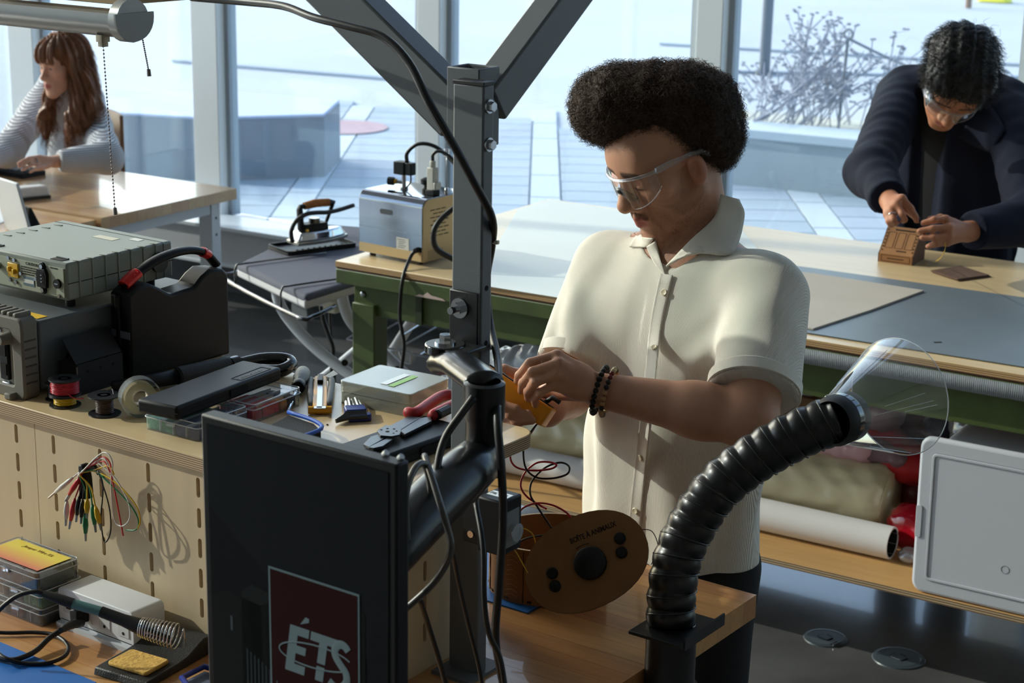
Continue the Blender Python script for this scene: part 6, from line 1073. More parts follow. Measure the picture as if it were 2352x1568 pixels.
def mat_card():
    m = mat('sunset_card', (226, 196, 66), .35); n = m.node_tree.nodes; l = m.node_tree.links; p = n['Principled BSDF']; tcn = [x for x in n if x.type == 'TEX_COORD'][0]; sp = n.new('ShaderNodeSeparateXYZ'); l.new(tcn.outputs['Object'], sp.inputs[0]); mr = n.new('ShaderNodeMapRange'); mr.inputs['From Min'].default_value = -.036; mr.inputs['From Max'].default_value = .012; l.new(sp.outputs['Y'], mr.inputs['Value']); rp = n.new('ShaderNodeValToRGB'); rp.color_ramp.elements[0].color = (*srgb((214, 118, 100)), 1); rp.color_ramp.elements[1].color = (*srgb((230, 208, 84)), 1); l.new(mr.outputs[0], rp.inputs[0]); l.new(rp.outputs[0], p.inputs['Base Color']); return m
cd_ = obj('title_card', MB().box((0, 0, .0324), (.14, .072, .0004)), mat_card(), jk_); text('card_text', 'Jumper Wire Kit', .011, mat('card_print', (150, 120, 50), .6), cd_, Tr(-.035, .018, .0328), shear=.3)
obj('wire_bits', MB().tube([(.03+.03*random.uniform(-1, 1), .03*random.uniform(-1, 1), .008+.006*random.random()) for i in range(60)], .0008, 4), mat('green_wire_bits', (86, 96, 52), .5), jk_)['kind'] = 'stuff'
# blue tray corner at the monitor's lower left
bt = bthing('blue_tray', 'blue plastic tray edge beside the black soldering stand', 'tray', *BTH(Z(470, 1580, BZ))[:2], BZ); ci = bt.matrix_world.inverted()
tr_ = [ci @ Vector(Z(x, y, BZ+.02)) for x, y in ((418, 1556), (470, 1530), (560, 1560), (480, 1640))]; obj('rim', MB().tube([tuple(p) for p in tr_], .005, 8, closed=True), mat('royal_blue_plastic'), bt, smooth=3.2); obj('pan', MB().prism([(p.x, p.y) for p in tr_], 0, .012), mat('blue_grey_pan', (92, 104, 128), .5), bt)
# ---- alligator clip leads on a hook in the slotted panel
hkk = bthing('panel_hook', 'black plastic hook in the slotted panel holding clip leads', 'hook', -2.232, 1.917, 1.105); obj('hook_body', MB().prism([(-.0095, -.030), (.012, -.026), (.010, .010), (.006, .030), (0, .034), (-.008, .030)], -.004, .012, Rx(math.pi/2)), M_blackp, hkk, bev=.003); obj('hook_peg', MB().tube([(0, .002, .022), (0, .018, .022)], .005, 8), M_blackp, hkk)
HC = W(-2.232, 1.908, 1.118)
CLC = {'white': (206, 204, 198), 'red': (190, 30, 40), 'black': (24, 24, 26), 'yellow': (212, 168, 24), 'green': (16, 112, 70)}
def clip_lead(col, tip, back, loopz, tag_):
    """lead: clip end at pixel tip, wire runs over the hook and hangs in a loop"""
    M_c = mat('lead_'+col, CLC[col], .35); t = thing('clip_lead', tag_, 'clip lead', HC, 0, group='alligator clip leads on the hook'); o = HC
    p_t = PL(*tip, W(0, 1.900, 0), BY)-o; p_b = PL(*back, W(0, 1.903, 0), BY)-o; d = (p_t-p_b)/np.linalg.norm(p_t-p_b); p_m = p_b+d*.72*np.linalg.norm(p_t-p_b)
    obj('clip_boot', MB().tube([p_b, p_b+(p_m-p_b)*.25, p_b+(p_m-p_b)*.6, p_m], [.0022, .0048, .0058, .0036], 10, flat=.75), M_c, t, smooth=3.2); obj('clip_jaw', MB().tube([p_m-d*.002, p_t], [.0030, .0022], 8, flat=.7), M_steel, t)
    L = [p_b, p_b*.5+np.array([0, 0, -.004])+(np.array([.004, 0, .012])), np.array([.002, -.008, .006])]+[PL(x, y, W(0, 1.908, 0), BY)-o for x, y in loopz]; obj('wire', MB().tube(cr(L, 6), .0013, 6), M_c, t, smooth=3.2); return t
clip_lead('white', (112, 1143), (168, 1096), [(235, 1040), (258, 1060), (255, 1110), (262, 1190), (280, 1208), (298, 1190), (294, 1150), (262, 1095), (225, 1062)], 'white clip lead with the clip sticking out far left')
clip_lead('red', (150, 1150), (184, 1096), [(230, 1050), (252, 1062), (258, 1100), (270, 1160), (283, 1230)], 'red clip lead with fat boot beside the splayed white clip')
clip_lead('white', (151, 1207), (154, 1150), [(212, 1066), (238, 1052), (252, 1074)], 'white clip lead whose clip hangs straight down')
clip_lead('red', (159, 1214), (172, 1145), [(212, 1068), (240, 1060), (255, 1090)], 'red clip lead whose clip hangs beside the hanging white clip')
clip_lead('black', (175, 1198), (182, 1140), [(212, 1070), (236, 1110), (232, 1190), (240, 1244), (254, 1220), (250, 1160), (225, 1080)], 'black clip lead hanging under the hook with long loop')
clip_lead('black', (186, 1202), (190, 1148), [(212, 1075), (225, 1090)], 'black clip lead with short tail between red and green clips')
clip_lead('green', (197, 1242), (196, 1178), [(212, 1078), (262, 1120), (300, 1160), (318, 1195), (312, 1216), (290, 1217)], 'green clip lead hanging lowest of the bundle')
clip_lead('green', (220, 1222), (212, 1158), [(216, 1080), (240, 1095)], 'green clip lead tilted beside the lowest green clip')
clip_lead('yellow', (200, 1190), (200, 1145), [(214, 1080), (250, 1070), (262, 1090)], 'yellow clip lead half hidden behind the green clips')
clip_lead('yellow', (233, 1218), (219, 1162), [(216, 1082), (268, 1110), (312, 1160), (322, 1195), (316, 1214)], 'yellow clip lead with outermost loop on the right')
# ================================================================ cardboard drum with leaning lid
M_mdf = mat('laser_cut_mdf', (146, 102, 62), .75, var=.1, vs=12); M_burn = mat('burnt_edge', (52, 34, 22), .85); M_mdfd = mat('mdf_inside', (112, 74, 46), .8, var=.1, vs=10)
cD = Z(1262, 1222, BZ+.103); dr = thing('cardboard_drum', 'open oval laser-cut cardboard drum with wires inside on blue mat', 'box', M=frame(cD+np.array([0, 0, .0]), RH*.97+FH*.25, None, (0, 0, 1))); dr.location.z = BZ+.0028; ra, rb, dh = .106, .094, .100
ell = lambda k, n=56: [(ra*k*math.cos(2*math.pi*i/n), rb*(k if k == 1 else (1-(1-k)*ra/rb))*math.sin(2*math.pi*i/n)) for i in range(n)]
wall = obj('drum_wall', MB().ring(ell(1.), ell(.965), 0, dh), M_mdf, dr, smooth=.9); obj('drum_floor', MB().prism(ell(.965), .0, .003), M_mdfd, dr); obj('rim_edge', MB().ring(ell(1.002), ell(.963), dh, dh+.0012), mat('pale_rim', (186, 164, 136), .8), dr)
for i in range(0, 56, 4):
    x, y = ell(1.004)[i]; a = math.atan2(y/rb**2, x/ra**2); obj('burnt_seam', MB().tube([(x+.0004*math.sin(z*900), y, z) for z in np.linspace(.003, dh-.003, 12)], .0008, 4), M_burn, wall)
    if i % 8 == 0:
        for k_ in range(9): 
            x2, y2 = ell(1.003)[(i+2) % 56]; obj('engraved_wave', MB().tube([(ell(1.003)[(i+1) % 56][0], ell(1.003)[(i+1) % 56][1], .012+k_*.009), (x2, y2, .016+k_*.009), (ell(1.003)[(i+3) % 56][0], ell(1.003)[(i+3) % 56][1], .012+k_*.009)], .0006, 3), mat('engraved_pale', (176, 134, 92), .8), wall)
    x3, y3 = ell(1.003)[i+1]; obj('tab_slot', MB().box((0, 0, 0), (.008, .0016, .004), Tr(x3, y3, .006) @ Rz(a+math.pi/2)), M_burn, wall)
ld = thing('drum_lid', 'oval cardboard lid with knobs leaning on the drum', 'box lid', M=frame(D(1346, 1289, 3.045), RT*.885+UP*.42-FW*.10, (UP*.885-RT*.42)*.94+FW*.34)); la_, lb_ = .1085, .0795
lo_ = [(la_*math.copysign(abs(math.cos(a))**.92, math.cos(a)), lb_*math.copysign(abs(math.sin(a))**.92, math.sin(a))) for a in np.linspace(0, 2*math.pi, 40, endpoint=False)]; obj('lid_board', MB().prism(lo_, -.003, 0), M_mdf, ld, bev=.0004); obj('lid_edge', MB().ring([(x*1.002, y*1.002) for x, y in lo_], [(x*.997, y*.997) for x, y in lo_], -.0029, -.0001), M_burn, ld)
M_knob = mat('black_matte_knob', (21, 21, 22), .6)
obj('dial_knob', MB().lathe([(0, 0), (.026, 0), (.029, .006), (.027, .014), (.019, .017), (0, .017)], 18, Tr(.006, -.007, 0)), M_knob, ld, bev=.001, smooth=.8)
for x, y in ((-.060, .005), (-.064, -.017), (.068, .011), (.061, -.012)): obj('push_button', MB().lathe([(0, 0), (.0100, 0), (.0102, .004), (.008, .007), (0, .0075)], 14, Tr(x, y, 0)), M_knob, ld, smooth=.8)
text('engraved_title', 'BO\u00ceTE \u00c0 ANIMAUX', .0125, M_burn, ld, Tr(-.012, .038, .0003) @ Rz(math.radians(-3)), ext=.0001, bold=.0004, xs=.78); obj('engraved_arc', MB().tube([(.0+.034*math.cos(a)+.004, -.006+.034*math.sin(a), .0004) for a in np.linspace(1.2, 1.9, 10)], .0006, 4), M_burn, ld); obj('hanger_wire', MB().tube(cr([(la_*.96, .012, -.002), (la_*1.12, .0, -.004), (la_*1.10, -.03, -.004), (la_*.9, -.05, -.004)], 5), .0008, 5), M_cable, ld)
M_yw = mat('yellow_wire'); M_rw = mat('red_wire')
cable('yellow wire arching out of the drum over the rim, left', [D(1212, 1315, 3.02), D(1190, 1275, 3.04), D(1172, 1245, 3.05), D(1180, 1222, 3.06), D(1200, 1213, 3.07), D(1222, 1225, 3.08), D(1230, 1250, 3.1), D(1218, 1268, 3.11)], .0010, M_yw, cat='wire', name='wire'); cable('yellow wire arching behind the leaning lid', [D(1264, 1240, 3.1), D(1272, 1220, 3.1), D(1290, 1207, 3.1), D(1312, 1208, 3.09), D(1330, 1214, 3.08)], .0010, M_yw, cat='wire', name='wire')
cable('red test lead arching over the back rim into the drum', [D(1190, 1178, 3.13), D(1205, 1164, 3.13), D(1235, 1155, 3.13), D(1270, 1160, 3.13), D(1300, 1176, 3.12), D(1316, 1195, 3.11), D(1322, 1206, 3.10)], .0018, M_rw, cat='wire', name='wire'); cable('black wire lying inside the open drum', [D(1180, 1255, 3.1), D(1205, 1238, 3.11), D(1240, 1230, 3.12), D(1275, 1230, 3.12)], .0016, M_cable, cat='wire', name='wire')
# ================================================================ yellow multimeter in the man's hands, with looping leads
ax = D(1245, 950, 3.17)-D(1120, 866, 3.19); nn = RT*.56+UP*.83; mm = thing('multimeter', 'yellow handheld multimeter held over the bench by two hands', 'multimeter', M=frame(D(1176, 903, 3.183), ax, None, nn))
M_my = mat('amber_holster', (226, 146, 16), .5, bump=.08, bs=500); obj('holster', MB().prism(rrect(.158, .074, .010), -.0185, .0185), M_my, mm, bev=.003, seg=3); obj('face', MB().prism(rrect(.146, .062, .006), .0185, .0205), M_blackp, mm, bev=.001); obj('dial', MB().lathe([(0, 0), (.019, 0), (.018, .006), (0, .007)], 24, Tr(.018, 0, .0205)), M_rubber, mm); obj('display', MB().prism(rrect(.036, .046, .003), .0205, .0212, Tr(-.045, 0, 0)), mat('lcd_grey', (120, 130, 118), .3), mm)
obj('lead_plug', MB().tube([(.060, -.016, .0205), (.066, -.018, .034), (.082, -.02, .034)], .0045, 8), M_rubber, mm, smooth=3.2)
cable('black test lead hanging from meter and looping to the drum', [D(1244, 930, 3.16), D(1254, 950, 3.15), D(1228, 980, 3.15), D(1207, 1012, 3.15), D(1202, 1040, 3.15), D(1208, 1075, 3.14), D(1232, 1096, 3.13), D(1270, 1098, 3.12), D(1303, 1088, 3.12), D(1306, 1070, 3.13), D(1285, 1062, 3.14), D(1250, 1075, 3.15), D(1222, 1105, 3.16), D(1218, 1135, 3.15), D(1232, 1160, 3.14), D(1262, 1205, 3.13), D(1278, 1228, 3.12)], .0018, M_cable, cat='wire', name='test_lead')
cable('red test lead looping beside the black lead above the drum', [D(1236, 968, 3.17), D(1214, 1000, 3.17), D(1180, 1020, 3.17), D(1172, 1050, 3.16), D(1185, 1072, 3.15), D(1220, 1080, 3.14), D(1262, 1077, 3.13), D(1278, 1068, 3.13), D(1262, 1061, 3.14), D(1232, 1063, 3.15), D(1206, 1085, 3.16), D(1196, 1115, 3.16), D(1210, 1140, 3.15), D(1240, 1160, 3.14), D(1255, 1168, 3.13)], .0018, M_rw, cat='wire', name='test_lead')
# ================================================================ steam generator and iron at the table's left end
gf = Z(818, 583, TZ); gc = Z(962, 611, TZ); gx = (gc-gf)/np.linalg.norm(gc-gf); GW = float(np.linalg.norm(gc-gf)); sg = thing('steam_generator', 'polished chrome steam generator box on the plywood table corner', 'steam generator', M=frame(gf+np.array([.012, .0, 0]), gx, None, (0, 0, 1))); GD, GH = .235, .205
prof = [(0, .012), (GD, .012)]+[(GD-.03+.03*math.cos(a), GH-.03+.03*math.sin(a)) for a in np.linspace(0, math.pi/2, 7)]+[(.03+.03*math.cos(a), GH-.03+.03*math.sin(a)) for a in np.linspace(math.pi/2, math.pi, 7)]
Mg = frame((0, 0, 0), (0, 1, 0), (0, 0, 1)); obj('chrome_shell', MB().prism([(p[0], p[1]) for p in prof], 0, GW, Mg), mat('dark_chrome', (150, 152, 158), .07, metal=1), sg, bev=.0015, smooth=.7)
pnl = obj('side_panel', MB().prism([(GD/2+(x-GD/2)*.985, .012+(y-.012)*.985) for x, y in prof], GW, GW+.003, Mg), mat('reflected_table_beige', (196, 168, 122), .3, metal=.35), sg, bev=.0008, smooth=.7); obj('reflection_strip', MB().box((GW/2, -.0008, .028), (GW-.004, .0016, .028)), mat('reflected_table_beige'), sg)  # beige of side and low strip is the table's reflection put into colour
for c_ in range(3):
    for k_ in range(8): obj('vent_slot', MB().box((GW+.0034, .045+c_*.026+(.013 if k_ % 2 else 0), .168-k_*.0115), (.0012, .021, .0026)), M_dark, pnl)
obj('seam_line', MB().box((GW/2, -.0006, .095), (GW, .0012, .002)), M_steel, sg); obj('grip_slot', MB().prism(rrect(.052, .016, .0075), 0, .0012, Tr(GW*.44, -.0, .150) @ Rx(math.pi/2)), mat('slot_grey', (78, 80, 84), .4), sg); lbp = obj('rating_plate', MB().box((GW*.70, -.0008, .060), (.050, .001, .036)), mat('white_label'), sg)
for i in range(5): obj('plate_print', MB().box((GW*.70-.006+.004*(i % 2), -.0015, .072-i*.006), (.030-.004*(i % 3), .0003, .0016)), mat('dark_print'), lbp)
obj('grommet', MB().cyl((GW*.93, 0, .050), (GW*.93, -.012, .048), .008, n=12), M_rubber, sg); obj('side_label', MB().box((GW+.0034, .06, .03), (.0006, .07, .03)), mat('tan_label', (170, 146, 106), .5), pnl)
for x in (.03, GW-.03):
    for y in (.03, GD-.03): obj('foot', MB().cyl((x, y, 0), (x, y, .013), .010, n=10), M_rubber, sg)
vx, vy = GW*.38, .10; va = obj('valve_stem', MB().cyl((vx, vy, GH-.002), (vx, vy, GH+.045), .007, n=12).cyl((vx, vy, GH+.02), (vx-.032, vy-.01, GH+.022), .006, n=10).cyl((vx, vy, GH), (vx, vy, GH+.006), .014, n=14), M_steel, sg); obj('solenoid', MB().box((vx-.008, vy, GH+.066), (.042, .034, .040)).box((vx+.025, vy, GH+.066), (.026, .026, .038)), M_blackp, va, bev=.002); obj('valve_knob', MB().cyl((vx-.032, vy-.010, GH+.022), (vx-.05, vy-.016, GH+.022), .013, n=8), M_blackp, va); obj('brass_nut', MB().cyl((vx-.022, vy-.007, GH+.022), (vx-.031, vy-.010, GH+.022), .008, n=6), mat('brass', (196, 150, 62), .3, metal=1), va); obj('thin_lead', MB().tube(cr([(vx+.028, vy, GH+.048), (vx+.03, vy-.004, GH+.025), (vx+.012, vy-.006, GH+.004)], 5), .0028, 6), M_cable, va, smooth=3.2)
obj('filler_cap', MB().lathe([(0, 0), (.018, 0), (.018, .010), (.012, .016), (.012, .022), (.022, .026), (.022, .040), (.012, .046), (0, .047)], 12, Tr(GW*.72, .11, GH)), M_blackp, sg, smooth=.7)
pgx, pgy = GW*.88, .085; pgo = obj('plug_socket', MB().box((pgx, pgy, GH+.008), (.034, .03, .016)), M_blackp, sg, bev=.002); obj('plug_body', MB().box((pgx, pgy, GH+.05), (.026, .026, .07)).cyl((pgx, pgy, GH+.085), (pgx, pgy, GH+.105), .010, n=10).box((pgx+.018, pgy, GH+.03), (.01, .03, .022)), mat('pale_grey_plastic', (190, 188, 178), .5), pgo, bev=.003)
spx, spy = GW*1.06-.02, .12; obj('hose_spring', MB().tube([(spx+.008*math.cos(a), spy+.008*math.sin(a), GH+.115+.0025*a/6.283*2) for a in np.linspace(0, 6.283*5, 60)], .0012, 5).cyl((spx, spy, GH), (spx, spy, GH+.14), .0016, n=6).cyl((spx, spy, GH), (spx, spy, GH+.02), .006, n=8), M_steel, sg, smooth=3.2)
sgM = sg.matrix_world
def sgp(x, y, z): return np.array(sgM @ Vector((x, y, z)))
cable('black hose arching from the solenoid behind the steel post', [sgp(vx+.012, vy, GH+.086), sgp(vx+.014, vy, GH+.115), sgp(vx+.05, vy+.01, GH+.145), sgp(vx+.10, vy+.03, GH+.14), sgp(vx+.15, vy+.05, GH+.10), sgp(vx+.20, vy+.06, GH+.05)], .0062); cable('black cord from the grey plug curving behind the steel post', [sgp(pgx, pgy, GH+.104), sgp(pgx+.002, pgy, GH+.125), sgp(pgx+.02, pgy+.01, GH+.135), sgp(pgx+.06, pgy+.02, GH+.115), sgp(pgx+.10, pgy+.03, GH+.05)], .0052)
cable('thick black hose looping round the side of the steam generator', [sgp(GW+.09, .06, GH-.01), sgp(GW+.055, .02, .15), sgp(GW+.045, .0, .11), sgp(GW+.05, .01, .06), sgp(GW+.09, .06, .02)], .009)
cable('black mains cord from generator down past the table apron', [sgp(GW*.93, -.014, .048), sgp(GW*.91, -.028, .03), Y(925, 640, TY0-.012), Y(918, 720, TY0-.014), Y(923, 760, TY0-.02), Y(928, 800, TY0-.03), Y(918, 870, TY0-.03), Y(905, 960, TY0-.02), Y(900, 1040, TY0)], .0062)
# ---- ironing board with iron
A_, B_, C_, E_ = np.array([-3.87, 4.44, 0]), np.array([-3.415, 4.23, 0]), np.array([-3.42, 5.30, 0]), np.array([-4.06, 5.12, 0]); ibz = .80
ib = thing('ironing_board', 'white-legged ironing board with grey padded cover and black wire rail', 'ironing board', (0, 0, 0))
outl = [(p[0], p[1]) for p in (A_, B_, C_, E_)]; obj('pad', MB().prism(outl, ibz-.035, ibz), mat('grey_board_cover', (88, 90, 104), .85, bump=.3, bs=300), ib, bev=.016, seg=4); obj('cover_skirt', MB().prism([(A_[0]+(x-A_[0])*1., y) for x, y in outl], ibz-.047, ibz-.012), mat('white_board_skirt', (206, 204, 206), .85, bump=.4, bs=200), ib, bev=.010, seg=3)
ex = np.array([-.03, -.02, 0]); rl = [A_+[-.05, -.01, ibz-.055], B_+[.0, -.05, ibz-.055], B_+[.045, -.02, ibz-.055], B_+[.02, .12, ibz-.055]]; rail = obj('wire_rail', MB().tube(cr([E_+[.02, -.2, ibz-.055], A_+[-.07, .08, ibz-.055]]+rl, 5), .007, 8), M_gloss, ib, smooth=3.2)
for p in (A_+np.array([.04, -.03, 0]), B_+np.array([-.10, .03, 0])): obj('rail_bracket', MB().tube(cr([p+[0, -.025, ibz-.055], p+[0, -.02, ibz+.002], p+[.01, .03, ibz+.008], p+[.12, .30, ibz+.008]], 4), .0035, 6), M_gloss, rail, smooth=3.2)
def lpt(px, py, y): return Y(px, py, y)
for pts in ([lpt(632, 628, 4.42), lpt(640, 690, 4.42), lpt(665, 735, 4.44), lpt(720, 795, 4.46), lpt(790, 850, 4.48), lpt(870, 905, 4.50), lpt(930, 950, 4.52)], [lpt(782, 645, 4.45), lpt(790, 700, 4.47), lpt(812, 745, 4.50), lpt(870, 800, 4.62), lpt(930, 860, 4.64), lpt(985, 915, 4.66), lpt(1030, 960, 4.68)], [lpt(960, 715, 5.05), lpt(900, 810, 4.98), lpt(855, 880, 4.96), lpt(820, 930, 4.95)], [lpt(880, 690, 5.0), lpt(840, 780, 4.9), lpt(790, 830, 4.8), lpt(730, 878, 4.7), lpt(660, 930, 4.6)]): obj('leg', MB().tube(cr(pts, 6), .019, 12), M_whitemetal, ib, smooth=3.2)
obj('crossbar', MB().tube([lpt(650, 680, 4.42), lpt(772, 705, 4.48)], .007, 8), M_whitemetal, ib); obj('crossbar_clip', MB().box(lpt(762, 703, 4.47), (.05, .03, .04)), mat('cable_tie_white'), ib, bev=.004)
for px, py, y in ((792, 833, 4.46), (912, 848, 4.62), (845, 840, 4.78)): obj('pivot_bolt', MB().cyl(lpt(px, py, y-.03), lpt(px, py, y-.015), .011, n=12), M_blackp, ib)
rk = obj('wire_rack', MB(), M_steel, ib) if False else None
for a, b in (((797, 778, 4.7), (915, 712, 5.1)), ((870, 765, 4.72), (1005, 690, 5.15)), ((915, 800, 4.72), (1040, 730, 5.1)), ((925, 770, 4.74), (1000, 722, 5.1)), ((965, 815, 4.72), (1030, 775, 5.0)), ((797, 778, 4.7), (1005, 825, 4.72)), ((915, 800, 4.72), (925, 830, 4.70)), ((925, 830, 4.70), (942, 835, 4.70)), ((942, 835, 4.70), (945, 808, 4.70))): obj('rack_wire', MB().tube([lpt(*a), lpt(*b)], .0035, 6), M_steel, ib)
cable('black hose hanging below the ironing board, nearer of two', [lpt(735, 640, 4.55), lpt(740, 720, 4.55), lpt(755, 770, 4.55), lpt(765, 800, 4.55), lpt(762, 850, 4.55), lpt(760, 920, 4.55)], .0075); cable('thin black cord hanging below ironing board', [lpt(756, 640, 4.62), lpt(758, 730, 4.62), lpt(764, 800, 4.62), lpt(768, 860, 4.62), lpt(768, 920, 4.62)], .005)
ir = thing('steam_iron', 'chrome steam iron with cork handle on black rest', 'iron', M=frame(Z(672, 572, ibz+.012), Z(812, 552, ibz+.012)-Z(672, 572, ibz+.012), None, (0, 0, 1))); IL = .225
sole = [(0, -.038), (.0, .038), (.06, .046), (.13, .042), (.19, .022), (IL, 0), (.19, -.022), (.13, -.042), (.06, -.046)]
rest = thing('iron_rest', 'black ribbed rest plate under the steam iron', 'iron rest', M=frame(Z(650, 578, ibz), Z(812, 556, ibz)-Z(650, 578, ibz), None, (0, 0, 1))); obj('plate', MB().prism(rrect(.27, .15, .015), 0, .006, Tr(.115, 0, 0)), M_blackp, rest, bev=.001); obj('plate_rim', MB().ring(rrect(.27, .15, .015), rrect(.26, .14, .012), .006, .016, Tr(.115, 0, 0)), M_blackp, rest)
for i in range(10): obj('stud', MB().cyl((.02+i*.022, -.06, .006), (.02+i*.022, -.06, .016), .004, n=6), M_blackp, rest)
ir.matrix_world = Tr(0, 0, .016) @ ir.matrix_world
obj('soleplate', MB().prism(sole, 0, .012), mat('iron_alloy', (150, 146, 138), .25, metal=1), ir, bev=.002); obj('chrome_body', MB().prism([(x*.97+.003, y*.94) for x, y in sole], .012, .042, top=.82, tc=(.085, 0)), M_chrome, ir, bev=.006, seg=3); obj('black_plinth', MB().prism(rrect(.10, .05, .01), .042, .066, Tr(.085, 0, 0), top=.9), M_blackp, ir, bev=.003); obj('thermostat_dial', MB().cyl((.088, 0, .066), (.088, 0, .082), .020, .018, n=14), M_gloss, ir)
obj('handle_post', MB().tube([(.035, 0, .045), (.030, 0, .115), (.034, 0, .125), (.05, 0, .126)], [.015, .014, .013, .012], 10, flat=.7), M_blackp, ir, smooth=.8); obj('handle_brace', MB().tube([(.135, 0, .06), (.158, 0, .112), (.162, 0, .124), (.143, 0, .129)], [.006, .007, .013, .013], 8), M_blackp, ir, smooth=.8); obj('cork_grip', MB().tube([(.048, 0, .126), (.09, 0, .131), (.145, 0, .129)], [.0125, .0145, .0135], 14), mat('cork', (156, 100, 52), .9, bump=.9, bs=220, var=.2, vs=120), ir, smooth=.9); obj('front_screw', MB().sph((.045, -.02, .046), .007, 8, 6), mat('brass'), ir)
im = ir.matrix_world
cable('black steam hose from the iron heel up along its handle', [np.array(im @ Vector(p)) for p in ((-.012, -.02, .012), (-.016, -.02, .05), (.0, -.025, .085), (.035, -.03, .104), (.075, -.032, .106), (.12, -.03, .102), (.17, -.026, .104), (.235, -.02, .112))], .0075)
# ================================================================ under the table
SHZ = .262
te = Z(2050, 1247, SHZ+.046); tx0 = -2.98; tu = thing('paper_tube', 'long white cardboard tube lying on the lower table shelf', 'tube', (te[0], te[1], SHZ)); Lt = te[0]-tx0
obj('tube_wall', MB().lathe([(.0405, 0), (.046, 0), (.046, Lt), (.0405, Lt), (.0405, 0)], 40, Tr(0, 0, .046) @ Ry(-math.pi/2)), mat('white_card_tube', (216, 212, 210), .7), tu, smooth=.9); obj('tube_bore', MB().lathe([(.0404, .002), (.0404, .5)], 32, Tr(0, 0, .046) @ Ry(-math.pi/2)), M_dark, tu, smooth=3.2)
def wrapped_roll(name, lab, x0, x1, y, r, m, seed, cat='roll'):
    t = thing(name, lab, cat, (x1, y, SHZ)); n = 48; nu = 60; rg = random.Random(seed); ph = [rg.uniform(0, 6) for _ in range(8)]
    def f(u, v):
        a = 2*math.pi*u; L = x1-x0; w = .0035*(math.sin(a*7+ph[0]+v*40)+math.sin(a*13+v*23+ph[1]))*.5+.003*math.sin(v*90+4*math.sin(a*3+ph[2])); rr_ = r+w; e = min(v, 1-v)*L; rr_ *= min(1, .82+.18*min(1, e/.02)); return (-L*(1-v), rr_*math.cos(a), r*1.02+rr_*math.sin(a))
    obj('roll_body', MB().grid(f, n, nu, cu=True).prism(circ(r*.84, 32), 0, .002, Tr(0, 0, r*1.02) @ Ry(math.pi/2)), m, t, smooth=3.2); return t
M_foam = mat('plastic_wrapped_foam', (228, 212, 170), .28, var=.06, vs=12, bump=1., bs=22, coat=.8); fe = Z(2085, 1118, SHZ+.105)
fr_ = wrapped_roll('foam_roll', 'cream foam roll wrapped in shiny plastic behind the white tube', -2.95, fe[0], te[1]+.165, .100, M_foam, 3); obj('roll_label', MB().box((-.32, -.066, .184), (.06, .002, .03), ), mat('clear_label', (214, 208, 196), .4), fr_)
def lump(name, lab, cat, prims, m, seed, amp=.008, sc=26, h=.011):
    c0_ = V3(prims[0][1]); zm = min(V3(p[1])[2] for p in prims); t = thing(name, lab, cat, (c0_[0], c0_[1], zm)); return sdf_obj('wrapped_bundle', prims, h, m, t, k=.03, it=1, disp=lambda P, N: amp*vnoise(P, sc, seed)+amp*.8*np.abs(vnoise(P, sc*2.3, seed+1)), M=t.matrix_world), t
M_redp = mat('red_plastic_wrap', (168, 18, 34), .2, coat=.6, bump=.4, bs=60); M_maroon = mat('maroon_cloth_in_plastic', (92, 26, 34), .3, coat=.5, var=.2, vs=14); M_pink = mat('pale_pink_cloth', (206, 160, 164), .55, coat=.2); M_clearbag = mat_clear('crumpled_bag', (236, 238, 242), .3, .12, .3, (206, 208, 214)); M_navyb = mat('navy_bundle', (24, 26, 40), .7); M_redc = mat('red_cloth', (172, 26, 30), .6); M_mauve = mat('mauve_cloth', (122, 92, 98), .5, coat=.3)
ys_ = te[1]+.14
lump('red_bundle', 'shiny red plastic-wrapped bundle beside the white bin lid', 'bundle', [('e', Z(2092, 1208, SHZ+.07), (.07, .06, .065), None), ('e', Z(2150, 1235, SHZ+.06), (.07, .06, .055), None)], M_redp, 4)
lump('fabric_bundle', 'pink fabric bundle on top of the foam roll', 'bundle', [('c', Y(1880, 1010, ys_+.08), Y(1985, 1035, ys_+.05), .045, .04)], M_pink, 6)
lump('fabric_bundle', 'mauve and grey patterned fabric roll above foam roll', 'bundle', [('c', Y(1900, 965, ys_+.16), Y(2040, 950, ys_+.13), .05, .05), ('c', Y(1980, 1030, ys_+.06), Y(2060, 1050, ys_+.05), .035, .035)], M_mauve, 7)
lump('fabric_bundle', 'bright red fabric bundle behind the white bin lid', 'bundle', [('e', Y(2080, 1060, ys_+.10), (.10, .07, .06), None), ('e', Y(2020, 1000, ys_+.14), (.08, .06, .04), None)], M_redc, 8)
lump('fabric_bundle', 'dark maroon fabric in clear plastic under the table edge', 'bundle', [('e', Y(2120, 985, ys_+.26), (.13, .09, .07), None), ('e', Y(2310, 1010, ys_+.2), (.16, .10, .09), None), ('e', Y(2130, 1120, ys_+.2), (.12, .1, .09), None)], M_maroon, 9)
lump('plastic_bag', 'crumpled clear plastic bag hanging by the maroon bundle', 'bag', [('c', Y(2205, 950, ys_+.12), Y(2225, 1005, ys_+.12), .035, .04), ('c', Y(2250, 950, ys_+.12), Y(2240, 1000, ys_+.12), .03, .03)], M_clearbag, 10, .010, 40)
lump('navy_bundle', 'dark navy bundle beside the crumpled clear bag', 'bundle', [('e', Y(2165, 975, ys_+.16), (.05, .05, .035), None)], M_navyb, 11)
lump('plastic_film', 'crumpled bluish clear plastic film roll sticking out on shelf', 'plastic film', [('c', Y(1010, 895, 4.62), Y(1130, 850, 4.6), .030, .055), ('c', Y(1130, 850, 4.6), Y(1300, 815, 4.62), .055, .06), ('c', Y(1040, 905, 4.58), Y(1250, 880, 4.58), .04, .05)], mat('bluish_film', (206, 216, 232), .16, coat=.7, bump=.6, bs=40), 12, .012, 22)
